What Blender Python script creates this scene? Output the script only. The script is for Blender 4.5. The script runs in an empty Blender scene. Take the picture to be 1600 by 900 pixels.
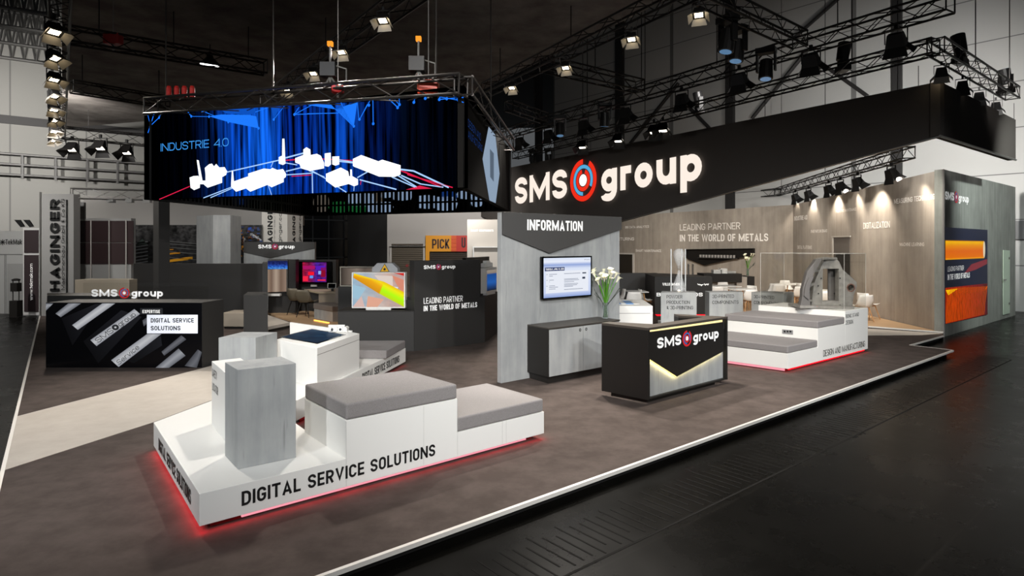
import bpy, bmesh, math, random
from mathutils import Vector, Matrix
random.seed(7)
C = bpy.context.scene.collection
F, HY, CH = 960.0, 381.0, 2.3          # focal length in pixels (1600 wide), horizon row, eye height
CAM = Vector((0, 0, CH))

# ---------------------------------------------------------------- measuring
def at(px, py, z=0.0):
    d = F * (CH - z) / (py - HY)
    return Vector(((px - 800) / F * d, d, z))
def dp(px, py, d):
    return Vector(((px - 800) / F * d, d, CH - (py - HY) / F * d))
def xy(p): return Vector((p[0], p[1], 0))
class Pl:
    """upright plane through two ground points; px/py are read off it"""
    def __init__(s, a, b):
        s.a = Vector((a[0], a[1], 0)); s.b = Vector((b[0], b[1], 0))
        s.u = (s.b - s.a).normalized(); s.n = Vector((s.u.y, -s.u.x, 0))
        if s.n.dot(-s.a) < 0: s.n = -s.n            # normal points to the visitor side
    def at(s, px, py, off=0.0):
        r = Vector(((px - 800) / F, 1, -(py - HY) / F))
        q = s.a + s.n * off
        d = (s.n.dot(q - xy(CAM))) / s.n.dot(r)
        return CAM + r * d
    def shift(s, off):
        return Pl(s.a + s.n * off, s.b + s.n * off)
U = Vector((.7677, .6408, 0)); V = Vector((-.6408, .7677, 0))

# ---------------------------------------------------------------- materials
def lin(h):
    h = h.lstrip('#'); o = []
    for i in (0, 2, 4):
        c = int(h[i:i+2], 16) / 255
        o.append(c / 12.92 if c <= .04045 else ((c + .055) / 1.055) ** 2.4)
    return (*o, 1)
MATS = {}
def mat(name, col, rough=.5, metal=0, emit=None, es=0, spec=.5, alpha=1, trans=0, ior=1.45, noise=None, bump=0):
    """noise = (scale vector, amount, second colour hex)"""
    if name in MATS: return MATS[name]
    m = bpy.data.materials.new(name); m.use_nodes = True
    nt = m.node_tree; b = nt.nodes['Principled BSDF']
    c = lin(col) if isinstance(col, str) else col
    b.inputs['Base Color'].default_value = c
    b.inputs['Roughness'].default_value = rough
    b.inputs['Metallic'].default_value = metal
    b.inputs['Specular IOR Level'].default_value = spec
    b.inputs['IOR'].default_value = ior
    if trans: b.inputs['Transmission Weight'].default_value = trans
    if alpha < 1: b.inputs['Alpha'].default_value = alpha
    if emit:
        b.inputs['Emission Color'].default_value = lin(emit) if isinstance(emit, str) else emit
        b.inputs['Emission Strength'].default_value = es
    if noise:
        sc, lo, hi, c2 = noise
        g = nt.nodes.new('ShaderNodeNewGeometry'); mp = nt.nodes.new('ShaderNodeMapping')
        mp.inputs['Scale'].default_value = sc
        n = nt.nodes.new('ShaderNodeTexNoise'); n.inputs['Scale'].default_value = 1; n.inputs['Detail'].default_value = 7
        n.inputs['Roughness'].default_value = .62
        r = nt.nodes.new('ShaderNodeValToRGB')
        r.color_ramp.elements[0].position = lo; r.color_ramp.elements[0].color = c
        r.color_ramp.elements[1].position = hi; r.color_ramp.elements[1].color = lin(c2)
        nt.links.new(g.outputs['Position'], mp.inputs['Vector']); nt.links.new(mp.outputs[0], n.inputs['Vector'])
        nt.links.new(n.outputs['Fac'], r.inputs['Fac']); nt.links.new(r.outputs[0], b.inputs['Base Color'])
        if bump:
            bp = nt.nodes.new('ShaderNodeBump'); bp.inputs['Strength'].default_value = bump; bp.inputs['Distance'].default_value = .01
            nt.links.new(n.outputs['Fac'], bp.inputs['Height']); nt.links.new(bp.outputs[0], b.inputs['Normal'])
    MATS[name] = m
    return m
def emat(name, col, s=1.0):
    if name in MATS: return MATS[name]
    m = bpy.data.materials.new(name); m.use_nodes = True; nt = m.node_tree
    nt.nodes.remove(nt.nodes['Principled BSDF'])
    e = nt.nodes.new('ShaderNodeEmission'); e.inputs[0].default_value = lin(col) if isinstance(col, str) else col
    e.inputs[1].default_value = s
    nt.links.new(e.outputs[0], nt.nodes['Material Output'].inputs[0])
    MATS[name] = m
    return m
def concrete(name, a, b, c, rot=0, streak=(9, 9, .7), plank=0, crack=True):
    """board-marked concrete look: upright streaks, blotches and a few dark cracks"""
    m = bpy.data.materials.new(name); m.use_nodes = True; nt = m.node_tree; L = nt.links.new; N = nt.nodes.new
    p = nt.nodes['Principled BSDF']; p.inputs['Roughness'].default_value = .6; p.inputs['Specular IOR Level'].default_value = .3
    g = N('ShaderNodeNewGeometry')
    def noise(sc, det=6, rg=.6):
        mp = N('ShaderNodeMapping'); mp.inputs['Scale'].default_value = sc
        n = N('ShaderNodeTexNoise'); n.inputs['Scale'].default_value = 1; n.inputs['Detail'].default_value = det; n.inputs['Roughness'].default_value = rg
        L(g.outputs['Position'], mp.inputs[0]); L(mp.outputs[0], n.inputs['Vector']); return n.outputs['Fac']
    n1 = noise(streak); n2 = noise((2.2, 2.2, 1.6)); n3 = noise((streak[0]*3, streak[1]*3, streak[2]*2.2), 3)
    r = N('ShaderNodeValToRGB'); e = r.color_ramp.elements
    e[0].position = .3; e[0].color = lin(a); e[1].position = .72; e[1].color = lin(c)
    k = r.color_ramp.elements.new(.5); k.color = lin(b)
    mx = N('ShaderNodeMath'); mx.operation = 'MULTIPLY_ADD'; mx.inputs[1].default_value = .55
    m2 = N('ShaderNodeMath'); m2.operation = 'MULTIPLY'; m2.inputs[1].default_value = .45
    L(n2, m2.inputs[0]); L(n1, mx.inputs[0]); L(m2.outputs[0], mx.inputs[2]); L(mx.outputs[0], r.inputs['Fac'])
    out = r.outputs[0]
    if crack:
        r2 = N('ShaderNodeValToRGB'); r2.color_ramp.elements[0].position = .27; r2.color_ramp.elements[0].color = (.45, .45, .45, 1)
        r2.color_ramp.elements[1].position = .36; r2.color_ramp.elements[1].color = (1, 1, 1, 1)
        mm = N('ShaderNodeMix'); mm.data_type = 'RGBA'; mm.blend_type = 'MULTIPLY'; mm.inputs[0].default_value = .5
        L(n3, r2.inputs['Fac']); L(out, mm.inputs[6]); L(r2.outputs[0], mm.inputs[7]); out = mm.outputs[2]
    L(out, p.inputs['Base Color'])
    bp = N('ShaderNodeBump'); bp.inputs['Strength'].default_value = .12; bp.inputs['Distance'].default_value = .01
    L(n1, bp.inputs['Height']); L(bp.outputs[0], p.inputs['Normal'])
    MATS[name] = m
    return m
def uvramp(name, stops, axis=0, es=1.0, extra=None, diffuse=False):
    """colour ramp along one direction of a surface's own UV; extra adds noise streaks"""
    m = bpy.data.materials.new(name); m.use_nodes = True; nt = m.node_tree; L = nt.links.new; N = nt.nodes.new
    uv = N('ShaderNodeUVMap'); uv.uv_map = 'UVMap'
    sp = N('ShaderNodeSeparateXYZ'); L(uv.outputs[0], sp.inputs[0])
    r = N('ShaderNodeValToRGB'); els = r.color_ramp.elements
    els[0].position = stops[0][0]; els[0].color = lin(stops[0][1]); els[1].position = stops[-1][0]; els[1].color = lin(stops[-1][1])
    for q, h in stops[1:-1]:
        els.new(q).color = lin(h)
    L(sp.outputs[axis], r.inputs['Fac']); out = r.outputs[0]
    if extra:
        sc, lo, hi, ca, cb = extra
        mp = N('ShaderNodeMapping'); mp.inputs['Scale'].default_value = sc; L(uv.outputs[0], mp.inputs[0])
        n = N('ShaderNodeTexNoise'); n.inputs['Scale'].default_value = 1; n.inputs['Detail'].default_value = 4; L(mp.outputs[0], n.inputs['Vector'])
        r2 = N('ShaderNodeValToRGB'); r2.color_ramp.elements[0].position = lo; r2.color_ramp.elements[0].color = lin(ca)
        r2.color_ramp.elements[1].position = hi; r2.color_ramp.elements[1].color = lin(cb)
        L(n.outputs['Fac'], r2.inputs['Fac'])
        mm = N('ShaderNodeMix'); mm.data_type = 'RGBA'; mm.blend_type = 'MULTIPLY'; mm.inputs[0].default_value = 1
        L(out, mm.inputs[6]); L(r2.outputs[0], mm.inputs[7]); out = mm.outputs[2]
    p = nt.nodes['Principled BSDF']
    if diffuse:
        L(out, p.inputs['Base Color']); p.inputs['Roughness'].default_value = .5
    else:
        p.inputs['Base Color'].default_value = (0.004, 0.004, 0.004, 1); p.inputs['Roughness'].default_value = .5; p.inputs['Specular IOR Level'].default_value = .08
    if es:
        L(out, p.inputs['Emission Color']); p.inputs['Emission Strength'].default_value = es
    MATS[name] = m
    return m

# ---------------------------------------------------------------- mesh building
class MB:
    def __init__(s): s.v = []; s.f = []; s.uv = {}
    def add(s, vs, fs):
        o = len(s.v); s.v += [Vector(p) for p in vs]; s.f += [tuple(i + o for i in f) for f in fs]; return s
    def poly(s, pts): return s.add(pts, [tuple(range(len(pts)))])
    def quv(s, pts):
        s.uv[len(s.f)] = [(0, 0), (1, 0), (1, 1), (0, 1)]; return s.poly(pts)     # bl br tr tl
    def prism(s, plan, z0, z1):
        """plan: xy points; z0/z1 number or list"""
        n = len(plan)
        a = z0 if isinstance(z0, (list, tuple)) else [z0] * n
        b = z1 if isinstance(z1, (list, tuple)) else [z1] * n
        area = sum(plan[i][0] * plan[(i+1) % n][1] - plan[(i+1) % n][0] * plan[i][1] for i in range(n))
        if area < 0: plan = plan[::-1]; a = a[::-1]; b = b[::-1]
        vs = [(p[0], p[1], z) for p, z in zip(plan, a)] + [(p[0], p[1], z) for p, z in zip(plan, b)]
        fs = [tuple(range(n - 1, -1, -1)), tuple(range(n, 2 * n))] + [(i, (i+1) % n, (i+1) % n + n, i + n) for i in range(n)]
        return s.add(vs, fs)
    def slab(s, pts, vec):
        """extrude any polygon by vec"""
        n = len(pts); vec = Vector(vec); P = [Vector(p) for p in pts]
        nr = Vector((0, 0, 0))
        for i in range(n): nr += (P[i] - P[0]).cross(P[(i+1) % n] - P[0])
        if nr.dot(vec) > 0: P = P[::-1]
        Q = [p + vec for p in P]
        fs = [tuple(range(n)), tuple(range(2 * n - 1, n - 1, -1))] + [((i+1) % n, i, i + n, (i+1) % n + n) for i in range(n)]
        return s.add(P + Q, fs)
    def box(s, c, u, v, w, rot=None):
        """centre c, half-vectors u v w"""
        c, u, v, w = map(Vector, (c, u, v, w))
        vs = [c + a*u + b*v + d*w for d in (-1, 1) for b in (-1, 1) for a in (-1, 1)]
        fs = [(0,2,3,1), (4,5,7,6), (0,1,5,4), (2,6,7,3), (0,4,6,2), (1,3,7,5)]
        if u.cross(v).dot(w) < 0: fs = [f[::-1] for f in fs]
        return s.add(vs, fs)
    def bx(s, x0, x1, y0, y1, z0, z1):
        return s.box(((x0+x1)/2, (y0+y1)/2, (z0+z1)/2), ((x1-x0)/2, 0, 0), (0, (y1-y0)/2, 0), (0, 0, (z1-z0)/2))
    def tube(s, p, q, r, n=8, r2=None):
        p, q = Vector(p), Vector(q); d = (q - p)
        if d.length < 1e-6: return s
        d.normalize(); a = d.orthogonal().normalized(); b = d.cross(a); r2 = r if r2 is None else r2
        vs = [p + (a*math.cos(t) + b*math.sin(t)) * r for t in [2*math.pi*i/n for i in range(n)]]
        vs += [q + (a*math.cos(t) + b*math.sin(t)) * r2 for t in [2*math.pi*i/n for i in range(n)]]
        fs = [tuple(range(n-1, -1, -1)), tuple(range(n, 2*n))] + [(i, (i+1) % n, (i+1) % n + n, i + n) for i in range(n)]
        return s.add(vs, fs)
    def path(s, pts, r, n=6):
        for a, b in zip(pts, pts[1:]): s.tube(a, b, r, n)
        return s
    def lathe(s, prof, c=(0, 0, 0), n=20, ax=None):
        """prof: list of (radius, height)"""
        c = Vector(c); vs = []; fs = []
        for r, h in prof:
            for i in range(n):
                t = 2*math.pi*i/n; vs.append(c + Vector((r*math.cos(t), r*math.sin(t), h)))
        for k in range(len(prof) - 1):
            for i in range(n):
                j = (i+1) % n; fs.append((k*n+i, k*n+j, (k+1)*n+j, (k+1)*n+i))
        fs.append(tuple(range(n-1, -1, -1))); fs.append(tuple(range((len(prof)-1)*n, len(prof)*n)))
        return s.add(vs, fs)
    def build(s, name, m, parent=None, bevel=0, seg=2, smooth=False, subsurf=0):
        off = parent['_o'] if parent is not None and '_o' in parent else (0, 0, 0)
        off = Vector(off)
        me = bpy.data.meshes.new(name)
        me.from_pydata([tuple(p - off) for p in s.v], [], s.f); me.update()
        if s.uv:
            uvl = me.uv_layers.new(name='UVMap')
            for fi, c in s.uv.items():
                for k, li in enumerate(me.polygons[fi].loop_indices): uvl.data[li].uv = c[k]
        if smooth:
            for p in me.polygons: p.use_smooth = True
        if m is not None: me.materials.append(m)
        o = bpy.data.objects.new(name, me); C.objects.link(o)
        if parent is not None:
            o.parent = parent; o['_o'] = tuple(off)
        if bevel:
            b = o.modifiers.new('b', 'BEVEL'); b.width = bevel; b.segments = seg; b.limit_method = 'ANGLE'
            b.harden_normals = False
        if subsurf:
            b = o.modifiers.new('s', 'SUBSURF'); b.levels = subsurf; b.render_levels = subsurf
        return o
def thing(name, label, cat, loc=(0, 0, 0), group=None):
    o = bpy.data.objects.new(name, None); C.objects.link(o); o.location = loc; o['_o'] = tuple(loc)
    o.empty_display_size = .1
    o['label'] = label; o['category'] = cat
    if group: o['group'] = group
    return o
def tag(o, label, cat=None, group=None, kind=None):
    o['label'] = label
    if cat: o['category'] = cat
    if group: o['group'] = group
    if kind: o['kind'] = kind
    return o
def struct(o, label=None):
    o['kind'] = 'structure'
    if label: o['label'] = label
    return o
def dup(root, loc, rz=0, label=None, group=None, scale=1, rx=0, ry=0):
    r = root.copy(); C.objects.link(r); r.location = loc; r.rotation_euler = (rx, ry, rz); r.scale = (scale,) * 3
    if label: r['label'] = label
    if group: r['group'] = group
    for ch in list(root.children):
        c = ch.copy(); C.objects.link(c); c.parent = r
        for g in ch.children:
            d = g.copy(); C.objects.link(d); d.parent = c
    return r

# ---------------------------------------------------------------- lettering (own stroke-built grotesque)
XH = .72
def _rnd(P, closed=False):
    """polyline whose points may carry a corner radius -> plain points"""
    out = []; n = len(P)
    for i, p in enumerate(P):
        r = p[2] if len(p) > 2 else 0
        if r <= 0 or (not closed and i in (0, n - 1)): out.append((p[0], p[1])); continue
        a, b = P[i-1], P[(i+1) % n]; q = Vector((p[0], p[1])); da = Vector((a[0], a[1])) - q; db = Vector((b[0], b[1])) - q
        ra = min(r, da.length * .5 if (len(a) > 2 and a[2] > 0) else da.length * .98); rb = min(r, db.length * .5 if (len(b) > 2 and b[2] > 0) else db.length * .98)
        s, e = q + da.normalized() * ra, q + db.normalized() * rb
        for k in range(6):
            t = k / 5 * math.pi / 2; w0 = (1 - math.sin(t)); w1 = (1 - math.cos(t))
            out.append(tuple(q + (s - q) * w0 + (e - q) * w1))
    return out
def _glyph(c, w, t):
    """centre lines of one character in a box w wide, 1 high, stroke t"""
    l, r, b, T, m, x = t/2, w - t/2, t/2, 1 - t/2, .5, w/2; R = min(.34, (r - l) * .52); R = max(R, .02); h = XH - t/2; k = .5 * XH
    D = {
    'A': [[(l, 0), (x, 1 - t*.8), (r, 0)], [(l + (x-l)*.3, .27), (r - (x-l)*.3, .27)]],
    'B': [[(l, 0), (l, 1)], [(l, T), (r - t*.15, T, R), (r - t*.15, m + .01, R), (l, m + .01)], [(l, m + .01), (r, m + .01, R), (r, b, R), (l, b)]],
    'C': [[(r, .69), (r, T, R), (l, T, R), (l, b, R), (r, b, R), (r, .31)]],
    'D': [[(l, 0), (l, 1)], [(l, T), (r, T, R*1.15), (r, b, R*1.15), (l, b)]],
    'E': [[(l, 0), (l, 1)], [(l, T), (w, T)], [(l, m), (w*.93, m)], [(l, b), (w, b)]],
    'F': [[(l, 0), (l, 1)], [(l, T), (w, T)], [(l, m), (w*.9, m)]],
    'G': [[(r, .70), (r, T, R), (l, T, R), (l, b, R), (r, b, R), (r, .47), (x, .47)]],
    'H': [[(l, 0), (l, 1)], [(r, 0), (r, 1)], [(l, m), (r, m)]],
    'I': [[(x, 0), (x, 1)]],
    'J': [[(r, 1), (r, b, R), (l, b, R), (l, .3)]],
    'K': [[(l, 0), (l, 1)], [(l, .36), (r, 1)], [(l + (r-l)*.3, .52), (r, 0)]],
    'L': [[(l, 0), (l, 1)], [(l, b), (w, b)]],
    'M': [[(l, 0), (l, 1)], [(r, 0), (r, 1)], [(l, 1 - t*.5), (x, t*1.0), (r, 1 - t*.5)]],
    'N': [[(l, 0), (l, 1)], [(r, 0), (r, 1)], [(l, 1 - t*.3), (r, t*.3)]],
    'O': [[(x, T), (l, T, R), (l, b, R), (r, b, R), (r, T, R), (x, T)]],
    'P': [[(l, 0), (l, 1)], [(l, T), (r, T, R), (r, .43, R), (l, .43)]],
    'Q': [[(x, T), (l, T, R), (l, b, R), (r, b, R), (r, T, R), (x, T)], [(x, .2), (r, -.04)]],
    'R': [[(l, 0), (l, 1)], [(l, T), (r, T, R), (r, .46, R), (l, .46)], [(x, .46), (r, 0)]],
    'S': [[(r, .70), (r, T, R), (l, T, R), (l, m + .02, R), (r, m - .02, R), (r, b, R), (l, b, R), (l, .30)]],
    'T': [[(x, 0), (x, 1)], [(0, T), (w, T)]],
    'U': [[(l, 1), (l, b, R), (r, b, R), (r, 1)]],
    'V': [[(l, 1), (x, t*.8), (r, 1)]],
    'W': [[(l, 1), (l + (r-l)*.25, t*.35), (x, .95), (r - (r-l)*.25, t*.35), (r, 1)]],
    'X': [[(l, 0), (r, 1)], [(l, 1), (r, 0)]], 'Y': [[(l, 1), (x, .45), (r, 1)], [(x, 0), (x, .46)]],
    'Z': [[(0, T), (r, T), (l, b), (w, b)]],
    '0': [[(x, T), (l, T, R), (l, b, R), (r, b, R), (r, T, R), (x, T)]],
    '1': [[(x, 0), (x, 1)], [(x, T), (l, .78)]],
    '2': [[(l, .7), (l, T, R), (r, T, R), (r, .55, R), (l, b), (w, b)]],
    '3': [[(l, .74), (l, T, R), (r, T, R), (r, m, R*.7), (x, m)], [(x, m), (r, m, R*.7), (r, b, R), (l, b, R), (l, .26)]],
    '4': [[(r - t*.4, 0), (r - t*.4, 1)], [(r - t*.4, T), (l, .27), (w, .27)]],
    '8': [[(x, m), (l, m, R*.7), (l, T, R), (r, T, R), (r, m, R*.7), (x, m)], [(x, m), (l, m, R*.7), (l, b, R), (r, b, R), (r, m, R*.7), (x, m)]],
    '9': [[(r, m), (l, m, R), (l, T, R), (r, T, R), (r, b, R), (l, b, R), (l, .26)]],
    '&': [[(w, 0), (l, .78, R*.6), (x, T, R*.6), (r - t*.3, .78, R*.6), (l, .3, R), (x, b, R), (r, .45)]],
    '-': [[(0, .38), (w, .38)]], '.': [[(x, 0), (x, t)]], ',': [[(x + t*.2, t), (x - t*.2, -t*.7)]],
    'o': [[(x, h), (l, h, R), (l, b, R), (r, b, R), (r, h, R), (x, h)]],
    'u': [[(l, XH), (l, b, R), (r, b, R), (r, XH)], [(r, 0), (r, XH)]],
    'n': [[(l, 0), (l, XH)], [(l, k), (l, h, R), (r, h, R), (r, 0)]],
    'h': [[(l, 0), (l, 1)], [(l, k), (l, h, R), (r, h, R), (r, 0)]],
    'm': [[(l, 0), (l, XH)], [(l, k), (l, h, R*.6), (x, h, R*.6), (x, 0)], [(x, k), (x, h, R*.6), (r, h, R*.6), (r, 0)]],
    'r': [[(l, 0), (l, XH)], [(l, k*.9), (l, h, R), (w, h)]],
    'p': [[(l, -.28), (l, XH)], [(l, k), (l, h, R), (r, h, R), (r, b, R), (l, b, R), (l, k)]],
    'b': [[(l, 0), (l, 1)], [(l, k), (l, h, R), (r, h, R), (r, b, R), (l, b, R), (l, k)]],
    'd': [[(r, 0), (r, 1)], [(r, k), (r, h, R), (l, h, R), (l, b, R), (r, b, R), (r, k)]],
    'q': [[(r, -.28), (r, XH)], [(r, k), (r, h, R), (l, h, R), (l, b, R), (r, b, R), (r, k)]],
    'g': [[(r, XH), (r, -.28 + t/2, R), (l, -.28 + t/2, R), (l, -.10)], [(r, k), (r, h, R), (l, h, R), (l, b + .02, R), (r, b + .02, R), (r, k)]],
    'a': [[(l, h*.86), (l, h, R*.7), (r, h, R), (r, 0)], [(r, k*1.1), (l, k*1.1, R*.8), (l, b, R*.8), (r, b, R*.8), (r, k)]],
    'c': [[(r, h*.72), (r, h, R), (l, h, R), (l, b, R), (r, b, R), (r, XH*.32)]],
    'e': [[(l, k), (r, k), (r, h, R), (l, h, R), (l, b, R), (r, b, R), (r, XH*.26)]],
    's': [[(r, h*.8), (r, h, R*.8), (l, h, R*.8), (l, k, R*.8), (r, k, R*.8), (r, b, R*.8), (l, b, R*.8), (l, XH*.26)]],
    'k': [[(l, 0), (l, 1)], [(l, .25), (r, XH)], [(x*.9, .4), (r, 0)]],
    'i': [[(x, 0), (x, XH)], [(x, 1 - t*.9), (x, 1)]], 'l': [[(x, 0), (x, 1)]], 't': [[(x, 0), (x, .92)], [(0, h), (w, h)]],
    'v': [[(l, XH), (x, t*.35), (r, XH)]],
    'w': [[(l, XH), (l + (r-l)*.25, t*.35), (x, XH*.92), (r - (r-l)*.25, t*.35), (r, XH)]],
    }
    return [_rnd(q) for q in D.get(c, [])]
_NW = {'I': .0, 'M': .66, 'W': .78, 'm': .72, 'w': .66, 'i': 0, 'l': 0, '.': 0, ',': 0, ' ': .22, '-': .24, 'r': .27, 't': .27, 'E': .38, 'F': .37, 'L': .37, 'T': .43, '1': .2, 'A': .5, 'V': .5, 'N': .5, 'c': .38, 's': .38, 'f': .25}
def put_text(mb, s, o, uvec, vvec, bold=0.0):
    """text whose baseline starts at o, full width = uvec, capital height = vvec"""
    o, uvec, vvec = Vector(o), Vector(uvec), Vector(vvec)
    ch = vvec.length; W = uvec.length / ch; u = uvec / uvec.length * ch; v = vvec
    t = .11 + bold * 2.4
    nat = [(_NW.get(c, .44 if c.isupper() or c.isdigit() else .42)) for c in s]
    gap = .055 + t * .12
    def width(k): return sum(max(n * k, t) if n == 0 else (n * k if c == ' ' else max(n * k, t * 1.9)) for n, c in zip(nat, s)) + gap * k * (len(s) - 1)
    k = (W - sum(t for n in nat if n == 0)) / max(.05, (sum(nat) + gap * (len(s) - 1)))
    for _ in range(12):
        ww = width(k)
        if ww > W * 1.01 and k < .45: t *= .93
        k *= W / ww
    x = 0
    for c, n in zip(s, nat):
        w = t if n == 0 else (n * k if c == ' ' else max(n * k, t * 1.9))
        for line in _glyph(c, w, t): _strip(mb, [(p[0] + x, p[1]) for p in line], t, o, u, v)
        x += w + gap * k
    return mb
def _strip(mb, P, t, o, u, v):
    Q = [P[0]]
    for p in P[1:]:
        if (Vector(p) - Vector(Q[-1])).length > 1e-4: Q.append(p)
    n = len(Q)
    if n < 2: return
    closed = (Vector(Q[0]) - Vector(Q[-1])).length < 1e-3
    vs = []
    for i in range(n):
        a = Vector(Q[i]) - Vector(Q[i-1]) if i > 0 else (Vector(Q[0]) - Vector(Q[-2]) if closed else None)
        b = Vector(Q[i+1]) - Vector(Q[i]) if i < n - 1 else (Vector(Q[1]) - Vector(Q[0]) if closed else None)
        if a is None: a = b
        if b is None: b = a
        a = a.normalized(); b = b.normalized(); na, nb_ = Vector((-a.y, a.x)), Vector((-b.y, b.x)); m = na + nb_
        if m.length < 1e-3: m = na
        m.normalize(); s = min(1 / max(.3, m.dot(na)), 2.2) * t / 2; p = Vector(Q[i])
        vs += [p + m * s, p - m * s]
    mb.add([o + u * q.x + v * q.y for q in vs], [(2*i, 2*i+1, 2*i+3, 2*i+2) for i in range(n - 1)])
def text_px(mb, s, pl, xl, xr, ybl, ytl, off=.004, bold=0.0, ybr=None):
    """lettering on an upright plane: left/right column, baseline row and cap-top row at the left end"""
    A = pl.at(xl, ybl, off); B = pl.at(xr, ybl, off); T = pl.at(xl, ytl, off)
    uv = Vector((B.x - A.x, B.y - A.y, 0))
    return put_text(mb, s, A, uv, Vector((0, 0, T.z - A.z)), bold)
def ring(mb, c, u, v, r0, r1, a0=0, a1=360, n=40):
    """flat ring sector in the u/v plane (unit vectors), angles in degrees"""
    k = max(2, int(n * abs(a1 - a0) / 360)); P = []
    for i in range(k + 1):
        t = math.radians(a0 + (a1 - a0) * i / k)
        P += [c + (u*math.cos(t) + v*math.sin(t)) * r0, c + (u*math.cos(t) + v*math.sin(t)) * r1]
    return mb.add(P, [(2*i, 2*i+1, 2*i+3, 2*i+2) for i in range(k)])
def logo(parent, A, uvec, vvec, mats, lift, name='logo'):
    """word-mark: three capitals, ringed roundel, lower-case word. A = baseline start, uvec = width, vvec = cap height"""
    W, Rd, Bl, Wh = mats
    uvec, vvec, lift = Vector(uvec), Vector(vvec), Vector(lift)
    t = MB()
    put_text(t, 'SMS', A + lift, uvec * .364, vvec, .052)
    put_text(t, 'group', A + lift + uvec * .560, uvec * .44, vvec, .052)
    lt = t.build('lettering', W, parent)
    c = Vector(A) + uvec * .459 + vvec * .5 + lift; u = uvec.normalized(); v = vvec.normalized(); R = uvec.length * .076
    if R > vvec.length * .8: R = vvec.length * .8
    e = MB(); ring(e, c, u, v, R*.76, R, 90, 420); ring(e, c, u, v, R*.33, R*.52, 100, 430)
    em = e.build('roundel', Rd, parent)
    b = MB(); ring(b, c, u, v, R*.56, R*.73, -30, 270); b.build('roundel_ring', Bl, em)
    w = MB(); ring(w, c, u, v, 0, R*.28, 0, 360); w.build('roundel_centre', Wh, em)
    return lt
# ================================================================ materials
M_carpet = mat('carpet', '#4b433f', .95, spec=.06, noise=((3.2, 3.2, 3.2), .38, .64, '#574e4a'), bump=.25)
M_beige = mat('beige_carpet', '#bbb2a8', .95, spec=.1, noise=((3, 3, 3), .3, .7, '#c6beb4'))
M_white = mat('white_laminate', '#e9e8e4', .35, spec=.4)
M_black = mat('black_laminate', '#23211f', .45, spec=.35)
M_dark = mat('anthracite', '#353433', .5, spec=.35)
M_dgrey = mat('dark_grey_board', '#4c4b4a', .5, spec=.3)
M_fascia = mat('fascia_fabric', '#4a4643', .95, spec=.02)
M_fabric = mat('grey_fabric', '#7d7977', .95, spec=.1, noise=((160, 160, 160), .35, .65, '#949090'), bump=.3)
M_fabric2 = mat('bench_fabric', '#77706b', .95, spec=.1)
M_conc = concrete('board_concrete', '#888b8c', '#9d9f9f', '#b2b3b1', streak=(6, 6, .6))
M_conc_w = concrete('warm_concrete', '#8b847b', '#9f978d', '#b0a89d', streak=(6, 6, .35), crack=False)
M_conc_g = concrete('green_grey_concrete', '#747771', '#8b8e88', '#a3a59f', streak=(7, 7, .6), crack=False)
M_steel = mat('truss_black', '#211f1e', .38, .6)
M_alu = mat('aluminium', '#9a9894', .35, .85)
M_trim = mat('edge_trim', '#d9d5cf', .4, .2)
M_lampblk = mat('lamp_black', '#121111', .45, .2)
M_flap = mat('flap_metal', '#8d8880', .5, .2)
M_glow = emat('lamp_glow', '#ffe9bf', 14)
M_glow_w = emat('lamp_glow_white', '#fff4e2', 6)
M_red = emat('red_led', '#ff1020', 2.2)
M_redpl = mat('red_plinth', '#8a1018', .4)
M_led = emat('strip_led', '#ffe7a0', 1.5)
M_ledp = emat('pink_led', '#ff9fae', 1.0)
M_wood = mat('oak_floor', '#a98a68', .5, noise=((1.2, 9, 1), .3, .7, '#c0a07c'))
M_ash = mat('ash_wood', '#b98c5e', .5)
M_chair = mat('white_shell', '#eceae6', .35)
M_olive = mat('olive_shell', '#6a6252', .5)
M_tx_w = mat('white_letter', '#f2f1ee', .5, emit='#ffffff', es=.3)
M_tx_k = mat('black_letter', '#0d0d0d', .6)
M_tx_d = mat('dark_grey_letter', '#33363a', .6)
M_tx_pale = mat('pale_letter', '#f0ebe4', .6, emit='#f0ebe4', es=.12)
M_lg_red = mat('logo_red', '#d8262c', .5, emit='#d8262c', es=.1)
M_lg_blue = mat('logo_blue', '#3f6fc0', .5, emit='#3f6fc0', es=.1)
LOGO = (M_tx_w, M_lg_red, M_lg_blue, M_tx_w)
M_sg_w = emat('sign_white', '#fff1e4', 1.0); M_sg_r = emat('sign_red', '#f0301c', 1.0); M_sg_b = emat('sign_blue', '#55acdc', 1.0)
def thin_glass(name, k, col='#ffffff'):
    m = bpy.data.materials.new(name); m.use_nodes = True; nt = m.node_tree; nt.nodes.remove(nt.nodes['Principled BSDF'])
    t = nt.nodes.new('ShaderNodeBsdfTransparent'); t.inputs[0].default_value = lin(col); g = nt.nodes.new('ShaderNodeBsdfGlossy'); g.inputs['Roughness'].default_value = .02
    lw = nt.nodes.new('ShaderNodeLayerWeight'); lw.inputs[0].default_value = .3; mx = nt.nodes.new('ShaderNodeMixShader')
    ml = nt.nodes.new('ShaderNodeMath'); ml.operation = 'MULTIPLY_ADD'; ml.inputs[1].default_value = .12; ml.inputs[2].default_value = k * .15; nt.links.new(lw.outputs['Facing'], ml.inputs[0]); nt.links.new(ml.outputs[0], mx.inputs[0]); nt.links.new(t.outputs[0], mx.inputs[1]); nt.links.new(g.outputs[0], mx.inputs[2]); nt.links.new(mx.outputs[0], nt.nodes['Material Output'].inputs[0])
    return m
M_glass = thin_glass('clear_glass', .12, '#fbfbfa')
M_acryl = mat('clear_acrylic', '#e4e7e9', .1, alpha=.18)
M_screen_k = mat('screen_black', '#050506', .15)
M_hallwall = mat('hall_wall', '#8f8f8e', .8, spec=.2)
M_hallback = mat('hall_back_wall', '#7f7e7d', .8, spec=.2)
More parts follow.
